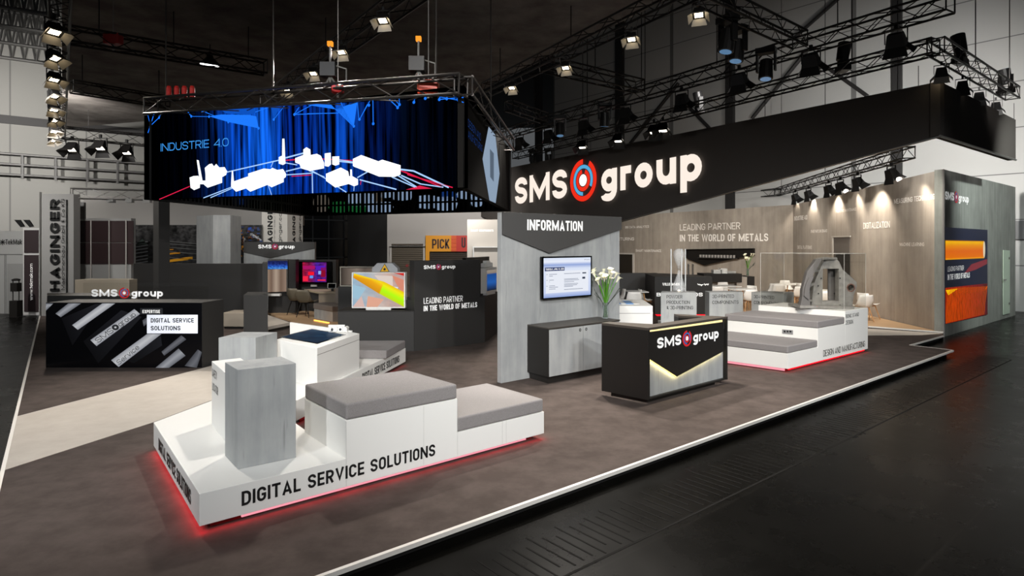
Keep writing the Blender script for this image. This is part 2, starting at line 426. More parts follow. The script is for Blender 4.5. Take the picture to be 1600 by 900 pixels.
M_bluelt = emat('led_blue_bright', '#1f7bff', 1.0)
M_bluemd = emat('led_blue_mid', '#0f56c8', .9)
M_bluetx = emat('led_blue_text', '#3f9bf0', 1.0)
M_ledw = emat('led_white', '#f4f9ff', 1.4)
M_linew = emat('led_line', '#a8d0ff', 1.1)
M_liner = emat('led_line_red', '#e0204a', 1.0)
M_ledk = mat('led_black', '#000000', 1, spec=0)

def floor_black():
    m = bpy.data.materials.new('hall_floor'); m.use_nodes = True; nt = m.node_tree; L = nt.links.new; N = nt.nodes.new
    p = nt.nodes['Principled BSDF']
    g = N('ShaderNodeNewGeometry'); mp = N('ShaderNodeMapping'); mp.inputs['Rotation'].default_value = (0, 0, math.radians(-39.9)); L(g.outputs[0], mp.inputs[0])
    mps = N('ShaderNodeMapping'); mps.inputs['Scale'].default_value = (.5, .5, .5); L(mp.outputs[0], mps.inputs[0])
    n = N('ShaderNodeTexNoise'); n.inputs['Scale'].default_value = 2.5; n.inputs['Detail'].default_value = 10; n.inputs['Roughness'].default_value = .7; L(mps.outputs[0], n.inputs[0])
    b = N('ShaderNodeTexBrick'); b.inputs['Scale'].default_value = 1; b.inputs['Brick Width'].default_value = 3.1; b.inputs['Row Height'].default_value = 1.55
    b.inputs['Mortar Size'].default_value = .012; b.inputs['Color1'].default_value = (.003, .0028, .0024, 1); b.inputs['Color2'].default_value = (.005, .0047, .004, 1); b.inputs['Mortar'].default_value = (.006, .0056, .005, 1)
    b.inputs['Bias'].default_value = -.3
    L(mp.outputs[0], b.inputs[0])
    # fine hatch of a worn adhesive strip running beside the platform
    r = N('ShaderNodeValToRGB'); r.color_ramp.elements[0].position = .3; r.color_ramp.elements[0].color = (.75, .75, .75, 1); r.color_ramp.elements[1].position = .78; r.color_ramp.elements[1].color = (1.3, 1.28, 1.25, 1)
    L(n.outputs['Fac'], r.inputs[0])
    mm = N('ShaderNodeMix'); mm.data_type = 'RGBA'; mm.blend_type = 'MULTIPLY'; mm.inputs[0].default_value = 1
    L(b.outputs['Color'], mm.inputs[6]); L(r.outputs[0], mm.inputs[7]); L(mm.outputs[2], p.inputs['Base Color'])
    r2 = N('ShaderNodeMapRange'); r2.inputs[1].default_value = .3; r2.inputs[2].default_value = .75; r2.inputs[3].default_value = .24; r2.inputs[4].default_value = .34
    L(n.outputs['Fac'], r2.inputs[0]); L(r2.outputs[0], p.inputs['Roughness'])
    p.inputs['Specular IOR Level'].default_value = .05
    bp = N('ShaderNodeBump'); bp.inputs['Strength'].default_value = .03; bp.inputs['Distance'].default_value = .01; L(n.outputs['Fac'], bp.inputs['Height']); L(bp.outputs[0], p.inputs['Normal'])
    return m
def panelled(name, col, line, rot, w, h, c2=None):
    """upright wall sheeting with thin joints: brick texture over (along, up)"""
    m = bpy.data.materials.new(name); m.use_nodes = True; nt = m.node_tree; L = nt.links.new; N = nt.nodes.new
    p = nt.nodes['Principled BSDF']; p.inputs['Roughness'].default_value = .8; p.inputs['Specular IOR Level'].default_value = .2
    uv = N('ShaderNodeUVMap'); uv.uv_map = 'UVMap'; mp = N('ShaderNodeMapping'); mp.inputs['Scale'].default_value = (w, h, 1); L(uv.outputs[0], mp.inputs[0])
    b = N('ShaderNodeTexBrick'); b.offset = 0; b.inputs['Scale'].default_value = 1; b.inputs['Brick Width'].default_value = 1; b.inputs['Row Height'].default_value = 1
    b.inputs['Mortar Size'].default_value = .012; b.inputs['Color1'].default_value = lin(col); b.inputs['Color2'].default_value = lin(c2 or col); b.inputs['Mortar'].default_value = lin(line)
    L(mp.outputs[0], b.inputs[0]); L(b.outputs['Color'], p.inputs['Base Color'])
    return m

# ================================================================ hall shell
HZ = -.12
fl = MB().poly([(-60, -12, HZ), (60, -12, HZ), (60, 70, HZ), (-60, 70, HZ)]).build('floor', floor_black())
struct(fl, 'dark asphalt hall floor with scuffs and joints')
# ---- raised carpeted platform
near0 = at(500, 900); near1 = at(1488.7, 547.2)
P_c = Vector((-2.83, 3.08, 0)); P_l = at(61, 496); dL = (P_l - at(27, 625)).normalized()
n2 = at(1421, 539.3); n3 = at(1474, 524.5); n4 = at(1474, 519.6)
far_l = P_l + dL * 12
plan = [xy(P_c), xy(near1), xy(n2), xy(n3), xy(n4), Vector((12.4, 27, 0)), Vector((5.5, 37, 0)), Vector((-8, 36, 0)), xy(far_l)]
d_n = (near1 - near0).normalized(); P_c = near0 - d_n * ((near0 - P_c).length); plan[0] = xy(P_c)
pf = MB().prism(plan, -.03, 0).build('floor_platform_carpet', M_carpet); struct(pf, 'brown grey carpet of the raised stand platform')
sk = [p + (Vector((-2, 15, 0)) - p).normalized() * .12 for p in plan]
struct(MB().prism(sk, HZ, -.03).build('floor_platform_base', mat('platform_black', '#080808', .8)), 'black recessed base under the platform')
def edge_trim(a, b, name, w=.035):
    a, b = xy(a), xy(b); u = (b - a).normalized(); n = Vector((u.y, -u.x, 0))
    m = MB(); m.box((a + b) / 2 + n * .004 + Vector((0, 0, -.012)), u * (b - a).length / 2, n * w / 2, (0, 0, .018)); return struct(m.build(name, M_trim), 'pale metal edge strip along the platform')
edge_trim(P_c, near1, 'trim_1'); edge_trim(near1, n2, 'trim_2', .025); edge_trim(n2, n3, 'trim_3', .025); edge_trim(far_l, P_c, 'trim_4')
# worn cable strip: short cross marks in the asphalt beside the platform
hm_ = MB(); un = (xy(near1) - xy(near0)).normalized(); nn_ = Vector((un.y, -un.x, 0))
for k in range(150):
    q = xy(near0) + un * (-1 + k * .105) + nn_ * (.62 + .03 * math.sin(k * 1.7)); hm_.box(q + Vector((0, 0, HZ + .001)), nn_ * (.24 + .05 * math.sin(k * 2.3)), un * .008, (0, 0, .001))
q = xy(near0) + un * 6.5 + nn_ * .93; hm_.box(q + Vector((0, 0, HZ + .001)), un * 8, nn_ * .012, (0, 0, .001))
struct(hm_.build('floor_cross_marks', mat('scuff_grey', '#151413', .85, spec=.1)), 'faint ladder like scuff marks in the asphalt along the platform')
# pale carpet path and rear pale carpet
ST = .004
s1 = at(22, 652); s2 = at(330, 572); s3 = at(450, 541); s4 = at(560, 556); s5 = at(330, 626); s6 = at(240, 660); s7 = at(2, 736.5)
struct(MB().prism([xy(s) for s in (s1, s2, s3, s4, s5, s6, s7)], 0, ST).build('floor_pale_carpet_path', M_beige), 'pale beige carpet path leading from the platform edge')
struct(MB().prism([xy(s) for s in (at(1300, 510), at(1474, 521.2), at(1440, 523.8), at(1160, 525), at(1060, 505), at(1113, 490))], 0, ST).build('floor_pale_carpet_corner', M_beige), 'pale beige carpet beside the concrete look wall')
# oak floor lounge behind
WZ = .004
lo = [xy(p) for p in (at(1474, 519.8), Vector((11.9, 26, 0)), Vector((6.2, 34.6, 0)), Vector((1.8, 33, 0)), at(1000, 470), at(1130, 497), at(1357, 511.5))]
struct(MB().prism(lo, 0, ST + .002).build('floor_oak_lounge', M_wood), 'oak plank floor of the lounge')
tr = MB(); a, b = at(1357, 511.5), at(1474, 520.5); u = (b - a).normalized(); n = Vector((-u.y, u.x, 0))
tr.box((a + b) / 2 + Vector((0, 0, .02)), u * (b-a).length / 2, n * .05, (0, 0, .014)); struct(tr.build('trim_5', M_white), 'white threshold strip before the oak floor')
lo2 = [xy(at(418, 492)), xy(at(456, 503.5)), Vector((-3.0, 13.6, 0)), Vector((-2.6, 21, 0)), Vector((-8.5, 21, 0))]
struct(MB().prism(lo2, 0, .05).build('floor_oak_demo_area', M_wood), 'oak plank floor of the seating area by the screens')
# ---- ceiling (black fabric) and hall walls
CZ = 7.4
e1 = dp(97, 200, 27.1); e1.z = CZ
r0 = Vector((9.5, -3, CZ)); r1 = Vector((-.8, 26, CZ))
q1 = e1 + U * 26
cpl = [e1, q1 + V * .0, r1, Vector((7.0, -6, CZ)), Vector((3.5, -6, CZ)), e1 - V.normalized() * 0]
# left edge runs straight back through the camera's column line
cl0 = Vector((-.735 * 1.0 , 1.0, CZ)); cl1 = Vector((e1.x, e1.y, CZ))
t1a = dp(800, 115, 1); 
def line_at(z, px, py): d = F * (z - CH) / (HY - py); return Vector(((px - 800) / F * d, d, z))
T1A = line_at(CZ, 800, 118); T1B = line_at(CZ, 1025, 8)
T1far = T1A + (T1A - T1B) * .4; T1near = T1B + (T1B - T1A) * 1.2
cplan = [Vector((-.37, .5, CZ)), T1near, T1far, cl1]
mceil = mat('ceiling_fabric', '#635d5a', .95, spec=.05, noise=((1.2, 1.2, 1.2), .35, .7, '#85807a'))
struct(MB().prism([xy(p) for p in cplan], CZ, CZ + .03).build('ceiling', mceil), 'black suspended ceiling fabric over the stand')
struct(MB().prism([(-60, -12), (60, -12), (60, 70), (-60, 70)], 15.5, 15.7).build('ceiling_hall_roof', mat('roof_black', '#121110', .9)), 'dark hall roof')
def wall(name, m, a, b, z0, z1, label, uvs=True, thick=0):
    a, b = Vector(a), Vector(b); mb = MB()
    mb.quv([(a.x, a.y, z0), (b.x, b.y, z0), (b.x, b.y, z1), (a.x, a.y, z1)])
    if thick:
        u = (b - a).normalized(); n = Vector((u.y, -u.x, 0)); 
        if n.dot(-a) > 0: n = -n
        k = n * thick; A, B = a + k, b + k
        for q in ([a, A], [b, B]):
            mb.poly([(q[0].x, q[0].y, z0), (q[1].x, q[1].y, z0), (q[1].x, q[1].y, z1), (q[0].x, q[0].y, z1)])
        mb.poly([(a.x, a.y, z1), (b.x, b.y, z1), (B.x, B.y, z1), (A.x, A.y, z1)]); mb.poly([(A.x, A.y, z0), (B.x, B.y, z0), (B.x, B.y, z1), (A.x, A.y, z1)])
    return struct(mb.build(name, m), label)
HW0 = Vector((18.1, 21.8, 0)); hwA = HW0 - V * 22; hwB = HW0 + V * 24
wr = wall('wall_right', panelled('hall_panels', '#b0b0ae', '#6f6f6e', 0, 5, 9.5), hwB, hwA, HZ, 15.5, 'tall light grey panelled hall wall')
PR = Pl(hwB, hwA)
colm = mat('hall_column', '#2a2929', .6)
for i, (x0, x1) in enumerate(((838, 846), (963, 974), (1135, 1147), (1395, 1409))):
    a = PR.at(x0, 300, .1); b = PR.at(x1, 300, .1); w = (b - a).length / 2; c = xy((a + b) / 2)
    m = MB().box(c + Vector((0, 0, 7.7)), PR.u * w, PR.n * .12, (0, 0, 7.7))
    struct(m.build('wall_right_column', colm), 'dark steel column on the hall wall')
for i, (x0, y0, x1, y1) in enumerate(((985, 224, 1060, 130), (1060, 150, 1110, 202), (1175, 185, 1260, 80), (1268, 88, 1355, 150), (1240, 60, 1330, -20))):
    m = MB().tube(PR.at(x0, y0, .1), PR.at(x1, y1, .1), .09, 6); struct(m.build('wall_right_brace', colm), 'diagonal steel brace on the hall wall')
gb = MB(); a = PR.at(1585, 350, .06); b = PR.at(1660, 350, .06)
gb.box((a + b) / 2 + Vector((0, 0, -.2)), PR.u * (b-a).length / 2, PR.n * .05, (0, 0, .33)); struct(gb.build('trim_6', mat('wall_band', '#6d6d6e', .7)), 'grey horizontal band on the hall wall')
bl0 = Vector((-22.5, 27, 0)); blA = bl0 - U * 22; blB = bl0 + U * 17.1
PB = Pl(blA, blB)
wb = wall('wall_back', panelled('hall_back_panels', '#84837f', '#6a6967', 0, 14, 1), blA, blB, HZ, 15.5, 'grey hall wall behind the neighbouring stands')
kb = MB(); a = PB.at(-200, 210, .0); 
mb = MB()
for yy in (189,):
    A = PB.at(-300, yy, .08); B = PB.at(470, yy, .08); z = PB.at(30, yy, 0).z
    mb.box(((A.x+B.x)/2, (A.y+B.y)/2, z), PB.u * ((B-A).length/2 + 2), PB.n * .05, (0, 0, .18))
struct(mb.build('trim_7', mat('dark_beam', '#3b3a3a', .7)), 'dark beam across the hall back wall')
# catwalk railing on the back wall
z0 = PB.at(100, 277, .5).z; z1 = PB.at(100, 246, .5).z
rt = thing('catwalk_railing', 'long grey tubular railing high on the hall back wall', 'railing', tuple(PB.at(100, 277, .4)))
rm = mat('rail_grey', '#6d6c6b', .5, .4); A = PB.at(-60, 260, .4); B = PB.at(300, 260, .4)
for k, nm in enumerate(('top_rail', 'middle_rail', 'bottom_rail')):
    z = z1 + (z0 - z1) * k / 2
    MB().tube((A.x, A.y, z), (B.x, B.y, z), .05, 6).build(nm, rm, rt)
for px in (-15, 35, 87, 137, 184, 229):
    p = PB.at(px, 260, .4); MB().tube((p.x, p.y, z0 - .15), (p.x, p.y, z1), .06, 6).build('post', rm, rt)
# dark glazed part, grey return and pale rear wall
gw0 = PB.at(462, 300, .3); gw1 = PB.at(560, 300, .3)
gl = MB(); gl.box(((gw0.x+gw1.x)/2, (gw0.y+gw1.y)/2, 2.6), PB.u * ((gw1-gw0).length/2), PB.n * .04, (0, 0, 2.7)); g = struct(gl.build('window_1', mat('dark_glass', '#0c0d0f', .15)), 'dark glazed hall front')
gf = MB()
for i in range(5):
    p = gw0.lerp(gw1, i / 4) + PB.n * .08; gf.tube((p.x, p.y, 0), (p.x, p.y, 5.3), .04, 6)
for z in (1.5, 2.6, 3.7): gf.tube((gw0.x + PB.n.x*.08, gw0.y + PB.n.y*.08, z), (gw1.x + PB.n.x*.08, gw1.y + PB.n.y*.08, z), .04, 6)
gf.build('window_frame', mat('dark_frame', '#25272a', .5), g)
RD = 30
ra = dp(605, 381, RD); rb = dp(930, 381, RD); rz = dp(543, 381, 36)
wall('wall_rear_pale', mat('rear_pale', '#9c9894', .8), ra, rb, HZ, 5.6, 'pale hall wall with roller shutters')
wall('wall_rear_return', mat('rear_return', '#4b4a4a', .8), rz, ra, HZ, 5.6, 'dark grey side wall beside the shutters')
PRR = Pl(ra, rb)
def quadbox(mb, pl, x0, y0, x1, y1, off, th):
    """upright board seen between two columns and rows of the photo"""
    a, b = pl.at(x0, y1, off), pl.at(x1, y1, off); t = pl.at(x0, y0, off)
    a = Vector((a.x, a.y, a.z)); b2 = Vector((b.x, b.y, a.z)); h = Vector((0, 0, t.z - a.z))
    mb.slab([a, b2, b2 + h, a + h], pl.n * -th); return mb
sh = thing('roller_shutter', 'brown metal roller shutter with a red sign, set in the pale rear wall', 'shutter', tuple(PRR.at(635, 440)))
m = MB()
for i in range(24):
    z = -.1 + i * .1; a = PRR.at(612, 400, .06); b = PRR.at(661, 400, .06)
    m.box(((a.x+b.x)/2, a.y, z + .05), ((b.x-a.x)/2, 0, 0), (0, .03 , .01), (0, 0, .042))
m.build('slat_curtain', mat('shutter_brown', '#5b5348', .4, .5), sh)
fr = MB(); quadbox(fr, PRR, 609, 385, 612, 457, .09, .09); quadbox(fr, PRR, 661, 385, 664, 457, .09, .09); quadbox(fr, PRR, 609, 383, 664, 387, .09, .09); fr.build('surround', mat('rear_pale2', '#a5a19c', .7), sh)
cc = PRR.at(636, 415, .12); d = MB(); ring(d, cc, Vector((1,0,0)), Vector((0,0,1)), 0, .07); d.build('round_sign', mat('dull_red', '#7a1c1c', .6), sh)
pk = thing('kiosk_front', 'yellow and red kiosk front with a PICK UP sign over its shutter', 'kiosk', tuple(PRR.at(700, 440)))
m = MB(); quadbox(m, PRR, 665, 368, 671, 457, .2, .2); quadbox(m, PRR, 671, 368, 705, 393, .2, .2); m.build('yellow_panel', mat('yellow_panel', '#c8860c', .5), pk)
m = MB(); quadbox(m, PRR, 713, 368, 760, 393, .2, .2); m.build('red_panel', mat('red_panel', '#b02a1c', .5), pk)
m = MB()
for i in range(4): quadbox(m, PRR, 705, 371 + i * 6, 713, 374 + i * 6, .21, .2)
quadbox(m, PRR, 705, 368, 713, 393, .18, .18); m.build('orange_bars', mat('orange_bars', '#c4501c', .5), pk)
m = MB()
for i in range(26):
    z = -.1 + i * .09; a = PRR.at(671, 400, .06); b = PRR.at(760, 400, .06)
    m.box(((a.x+b.x)/2, a.y, z + .04), ((b.x-a.x)/2, 0, 0), (0, .03, .01), (0, 0, .037))
m.build('slat_curtain', mat('shutter_dark', '#3a322b', .4, .5), pk)
m = MB(); text_px(m, 'PICK', PRR, 675, 702.5, 388.5, 373.5, .215, .02); text_px(m, 'U', PRR, 721, 727.5, 387, 371, .215, .02); m.build('lettering', mat('brown_letter', '#2a1010', .5), pk)
# roof lattice at the top of the hall, beyond the floodlight row
M_roofst = mat('roof_steel', '#5a5957', .5, .5)
def girder(p, q, h, name, label, nseg=14, r=.09, grp='roof girders'):
    p, q = Vector(p), Vector(q); t = thing(name, label, 'girder', tuple(p), grp)
    a = MB().tube(p, q, r, 6); a.build('chord', M_roofst, t); up = Vector((0, 0, h)); MB().tube(p + up, q + up, r, 6).build('chord', M_roofst, t)
    w = MB()
    for i in range(nseg):
        A = p.lerp(q, i / nseg); B = p.lerp(q, (i + .5) / nseg); D = p.lerp(q, (i + 1) / nseg)
        w.tube(A, B + up, r * .6, 5); w.tube(B + up, D, r * .6, 5)
    w.build('bracing', M_roofst, t)
def gl_pt(px, py, z): return line_at(z, px, py)
for gi, (y0, y1, z) in enumerate(((10, 24, 10.5), (40, 52, 10.5), (66, 78, 10.5), (90, 101, 10.5), (110, 121, 10.5))):
    a = gl_pt(-60, y0 - 9, z); b = gl_pt(92, y1 + 1, z)
    girder(a, b, 1.3, 'roof_girder', 'dark steel lattice roof girder beside the floodlight row, %s' % ('topmost', 'second from the top', 'middle of five', 'fourth from the top', 'lowest')[gi], 8, .07)
# ================================================================ helpers for stand furniture
def zat(px_point, py, D): return CH - (py - HY) / F * D
def inset(plan, d):
    c = sum((Vector((p[0], p[1], 0)) for p in plan), Vector()) / len(plan); out = []
    n = len(plan); P = [Vector((p[0], p[1], 0)) for p in plan]
    area = sum(P[i].x*P[(i+1)%n].y - P[(i+1)%n].x*P[i].y for i in range(n)); sg = 1 if area > 0 else -1
    for i in range(n):
        a, b, e = P[i-1], P[i], P[(i+1) % n]
        u = (b - a).normalized(); w = (e - b).normalized()
        n1 = Vector((-u.y, u.x, 0)) * sg; n2 = Vector((-w.y, w.x, 0)) * sg
        k = n1 + n2; k = k / max(.35, k.dot(n1)) 
        out.append(b + k * d)
    return out
def base_block(t, plan, z0, z1, led_edges=(), name='base_plate'):
    MB().prism(plan, z0, z1).build(name, M_white, t, bevel=.003)
    MB().prism(inset(plan, .11), 0.005, z0).build('plinth', M_redpl, t)
    for k in led_edges:
        a, b = xy(plan[k]), xy(plan[(k+1) % len(plan)]); u = (b-a).normalized()
        c = sum((xy(p) for p in plan), Vector()) / len(plan); n = Vector((-u.y, u.x, 0))
        if n.dot(c - a) < 0: n = -n
        q0, q1 = a + u * .1 + n * .045, b - u * .1 + n * .045
        m = MB().box((q0+q1)/2 + Vector((0, 0, z0 - .012)), u * (q1-q0).length/2, n * .012, (0, 0, .011)); m.build('led_strip', M_red, t)
        e = MB().box((a + b)/2 + n * .012 + Vector((0, 0, z0 - .012)), u * ((b-a).length/2 - .1), n * .006, (0, 0, .009)); e.build('diffuser_strip', M_ledp, t)
def red_glow(a, b, z, power, inward, nm='underglow'):
    a, b = xy(a), xy(b); u = (b - a).normalized(); L = (b - a).length
    l = bpy.data.lights.new(nm, 'AREA'); l.shape = 'RECTANGLE'; l.size = L; l.size_y = .03; l.energy = power; l.color = (1, .02, .04)
    o = bpy.data.objects.new(nm, l); C.objects.link(o)
    n = Vector((-u.y, u.x, 0)); 
    if n.dot(inward) < 0: n = -n
    o.location = (a + b) / 2 + n * .03 + Vector((0, 0, z))
    ax = u; zz = Vector((0, 0, 1)) + n * .9; zz.normalize()      # light shines along -zz: down and outward
    yy = zz.cross(ax).normalized()
    o.rotation_euler = Matrix((ax, yy, zz)).transposed().to_euler()
    return o

# ================================================================ foreground bench landscape
a = at(311.7, 772, .323); b = at(541, 717, .323); e = at(850, 677, .066); c = at(240, 660, .323)
P_in = Vector((-3.47, 8.19, 0)); P_j = Vector((-3.75, 7.95, 0))
bench = thing('display_bench', 'large white bench unit lettered DIGITAL SERVICE SOLUTIONS with red glow underneath, nearest the platform edge', 'bench', (a.x, a.y, 0))
# front line from corner a to e
FL = Pl(a, e)
b = FL.at(541, 717)
p1 = [xy(a), xy(b), xy(P_in), xy(P_j), xy(c)]
Bv = (at(476, 671, .323) - at(541, 717, .323)); Bv.z = 0
ztop = .676; D714 = FL.at(714.5, 650)
s_fr = FL.at(714.5, 650); 
bk_l = at(476, 600, .829); bk_r = at(635, 577.5, .829)
seat_plan = [xy(b), xy(s_fr), xy(bk_r), xy(bk_l)]
low_b = at(761, 598, .474); e_in = xy(e)
low_plan = [xy(s_fr), xy(e), xy(low_b), xy(s_fr) + (xy(low_b) - xy(e))]
MB().prism(p1, .066, .323).build('base_plate', M_white, bench, bevel=.003)
MB().prism(seat_plan, .066, .676).build('seat_block', M_white, bench, bevel=.003)
MB().prism(low_plan, .066, .322).build('low_seat_block', M_white, bench, bevel=.003)
for pp in (p1, seat_plan, low_plan): pass
whole = [xy(a), xy(e), xy(low_b), low_plan[3], xy(bk_r), xy(bk_l), xy(P_in), xy(P_j), xy(c)]
MB().prism(inset(p1, .1), .002, .066).build('plinth', M_redpl, bench)
MB().prism(inset(seat_plan, .1), .002, .066).build('plinth', M_redpl, bench)
MB().prism(inset(low_plan, .1), .002, .066).build('plinth', M_redpl, bench)
MB().prism(seat_plan, .677, .829).build('cushion', M_fabric, bench, bevel=.022, seg=3)
cush2 = MB().prism(inset(low_plan, .004), .323, .474).build('cushion', M_fabric, bench, bevel=.022, seg=3)
u = FL.u if FL.u.dot(xy(e) - xy(a)) > 0 else -FL.u; nin = -FL.n
q0 = xy(a) + u * .33; q1 = xy(e) - u * .25
MB().box((q0+q1)/2 + nin * .05 + Vector((0, 0, .042)), u * (q1-q0).length/2, nin * .012, (0, 0, .010)).build('led_strip', M_ledp, bench)
for px in (541, 662, 715, 785, 791):
    g = FL.at(px, 690, .001); zt = .32 if px in (785, 791) else .66
    MB().box((g.x, g.y, (zt + .07)/2 + .005), u * .0012, FL.n * .0006, (0, 0, (zt - .07)/2)).build('panel_joint', mat('joint', '#b7b7b5', .6), bench)
m = MB()
A = FL.at(377.5, 791, .003); Bp = FL.at(680, 710, .003); T = FL.at(377.5, 768.3, .003)
put_text(m, 'DIGITAL SERVICE SOLUTIONS', A, Vector((Bp.x - A.x, Bp.y - A.y, 0)), Vector((0, 0, T.z - A.z)), .03)
m.build('lettering', M_tx_k, bench)
LP_ = Pl(c, a); m = MB()
A = LP_.at(247, 703, .003); Bp = LP_.at(298, 780, .003)
A = LP_.at(247.5, 690, .003); z = .118
put_text(m, 'DIGITAL SERVICE SOLUTIONS', Vector((A.x, A.y, z)), Vector((Bp.x - A.x, Bp.y - A.y, 0)), Vector((0, 0, .13)), .03)
m.build('lettering', M_tx_k, bench)
red_glow(a, e, .055, 5, -FL.n); red_glow(c, a, .055, 5, -LP_.n); red_glow(e, low_b, .055, 1, Vector((-1, .3, 0))); red_glow(b, at(463, 662, .323), .06, 1, Vector((-1, -.3, 0)))
# concrete look display block on it
def block(name, label, pts_top_px, ztop, z0, m, cat='pedestal', dom=None, bevel=.003, group=None):
    """upright block from the pixels of its top corners"""
    pl_ = [at(x, y, ztop) for x, y in pts_top_px]
    o = MB().prism([xy(p) for p in pl_], z0, ztop).build(name, m, None, bevel=bevel)
    o['label'] = label; o['category'] = cat
    if group: o['group'] = group
    return o, pl_
block('display_pedestal', 'grey concrete look block standing on the foreground white bench', [(371.6, 578), (462.5, 567.5), (439.7, 557), (351.5, 566)], 1.196, .324, M_conc)
block('display_pedestal', 'grey concrete look block with pale top standing behind the white bench, beside the touch table', [(341.5, 527.7), (399.4, 527.7), (433.2, 519), (378.7, 518.6)], 1.0, 0, M_conc)
# white safety locator box
A = at(330.75, 662.5, .323); D_ = at(351, 689, .323); dv = (xy(D_) - xy(A)).normalized()
f0 = xy(A); f1 = f0 + dv * .8; f2 = f1 + U * .3; f3 = f0 + U * .3
sb = thing('information_box', 'white upright box lettered SAFETY LOCATOR behind the grey block on the white bench', 'pedestal', (f0.x, f0.y, .324))
MB().prism([f0, f1, f2, f3], .324, 1.013).build('body', M_white, sb, bevel=.003)
SP = Pl(f0, f1); m = MB()
for s, z, w in (('SAFETY', .86, .27), ('LOCATOR', .71, .33)):
    q = SP.at(331.5, 600, .003); put_text(m, s, Vector((q.x, q.y, z)), dv * w, Vector((0, 0, .085)), 0)
m.build('lettering', M_tx_d, sb)

# ================================================================ second low plate with the touch table
z2 = .323; A2 = at(463, 626, z2); B2 = at(633.75, 543.75, z2)
E1 = Pl(A2, B2)
plan2 = [xy(A2), xy(B2), Vector((-4.0, 11.7, 0)), Vector((-4.0, 9.35, 0)), Vector((-3.3, 9.0, 0))]
b2 = thing('display_bench', 'low white bench plate lettered DIGITAL SERVICE SOLUTIONS carrying the touch table', 'bench', (A2.x, A2.y, 0))
base_block(b2, plan2, .066, z2)
red_glow(A2, B2, .055, 2, -E1.n)
m = MB(); A = E1.at(566, 590, .003); Bp = E1.at(624, 560, .003)
put_text(m, 'DIGITAL SERVICE SOLUTIONS', Vector((A.x, A.y, .12)) , Vector((Bp.x - A.x, Bp.y - A.y, 0)), Vector((0, 0, .13)), .03); m.build('lettering', M_tx_k, b2)
cp = [at(603.75, 547.5, .469), at(633.4, 531.75, .469), Vector((-3.3, 11.62, 0)), Vector((-3.3, 10.6, 0))]
MB().prism([xy(p) for p in cp], z2, .469).build('cushion', M_fabric, b2, bevel=.02, seg=3)
TZ = .88
tF = at(495.5, 544, TZ); tR = at(561.5, 521, TZ); tL = at(432, 530.3, TZ); tB = tL + (tR - tF)
tt = thing('touch_table', 'white touch table with a dark square screen in its top', 'table', (tF.x, tF.y, z2))
MB().prism([xy(p) for p in (tF, tR, tB, tL)], z2 + .002, TZ).build('body', M_white, tt, bevel=.004)
sc = [at(496, 537.5, TZ), at(541, 523, TZ), at(487.5, 513.75, TZ), at(436, 527, TZ)]
MB().prism([xy(p) for p in sc], TZ - .005, TZ + .004).build('bezel', M_screen_k, tt)
ci = inset([xy(p) for p in sc], .035)
M_touch = uvramp('touch_screen', [(0, '#16344d'), (1, '#1d4462')], 0, .8, ((4, 4, 1), .35, .7, '#8aa6bd', '#ffffff'))
MB().quv([(p.x, p.y, TZ + .0055) for p in ci]).build('screen', M_touch, tt)
RP = Pl(tF, tR)
g0, g1 = RP.at(495.6, 555, .001), RP.at(561, 531, .001)
MB().box(((g0.x+g1.x)/2, (g0.y+g1.y)/2, g0.z), RP.u * (xy(g1)-xy(g0)).length/2, RP.n * .001, (0, 0, .003)).build('panel_joint', mat('joint2', '#77746f', .6), tt)
bp0 = dp(453, 503.75, 10.45); bp1 = dp(548, 517, 9.9); 
uu = (xy(bp1) - xy(bp0)).normalized(); nn = Vector((-uu.y, uu.x, 0))
MB().slab([(bp0.x, bp0.y, z2 + .002), (bp1.x, bp1.y, z2 + .002), (bp1.x, bp1.y, bp1.z), (bp0.x, bp0.y, bp0.z)], nn * .04).build('back_panel', M_white, tt)
# white engine-like model on the table
mp_ = at(529, 519, TZ)
mod = thing('machine_model', 'small white machine model on the back corner of the touch table', 'model', (mp_.x, mp_.y, TZ + .001))
m = MB(); c0 = Vector((mp_.x, mp_.y, TZ))
m.bx(c0.x - .15, c0.x + .15, c0.y - .05, c0.y + .07, TZ + .001, TZ + .05)
m.build('housing', M_white, mod, bevel=.01)
m = MB()
for dx, r in ((-.12, .035), (-.04, .045), (.05, .045), (.12, .035)): m.tube((c0.x + dx, c0.y - .08, TZ + .06), (c0.x + dx, c0.y + .06, TZ + .06), r, 12)
m.tube((c0.x - .16, c0.y, TZ + .10), (c0.x + .1, c0.y, TZ + .10), .02, 10); m.build('cylinders', M_white, mod)
m = MB()
for dx in (-.08, .05): m.tube((c0.x + dx, c0.y - .086, TZ + .055), (c0.x + dx, c0.y - .08, TZ + .055), .02, 12)
m.build('port', M_tx_d, mod)

# ================================================================ information wall
G1 = at(783, 599); IP = Pl(G1, G1 + U)
iw = thing('partition_wall', 'grey concrete look wall with a dark chevron panel reading INFORMATION', 'wall', (G1.x, G1.y, 0))
L0 = IP.at(783, 500); L1 = IP.at(968, 500); ub = xy(L1) - xy(L0)
th = V * .1
MB().prism([xy(L0), xy(L1), xy(L1) + th, xy(L0) + th], 0, 2.82).build('wall_body', M_conc, iw, bevel=.004)
cv = [IP.at(783.6, 333, .0), IP.at(968.4, 339, .0), IP.at(968.2, 358.5, .0), IP.at(856, 395.6, 0), IP.at(783.8, 366.6, 0)]
cv[0].z = cv[1].z = 2.823
MB().slab([p + IP.n * .05 for p in cv], IP.n * -.048).build('chevron_panel', M_dgrey, iw, bevel=.003)
m = MB(); text_px(m, 'INFORMATION', IP, 823.8, 910.5, 359.5, 342.9, .054, .035); m.build('lettering', M_tx_w, iw)
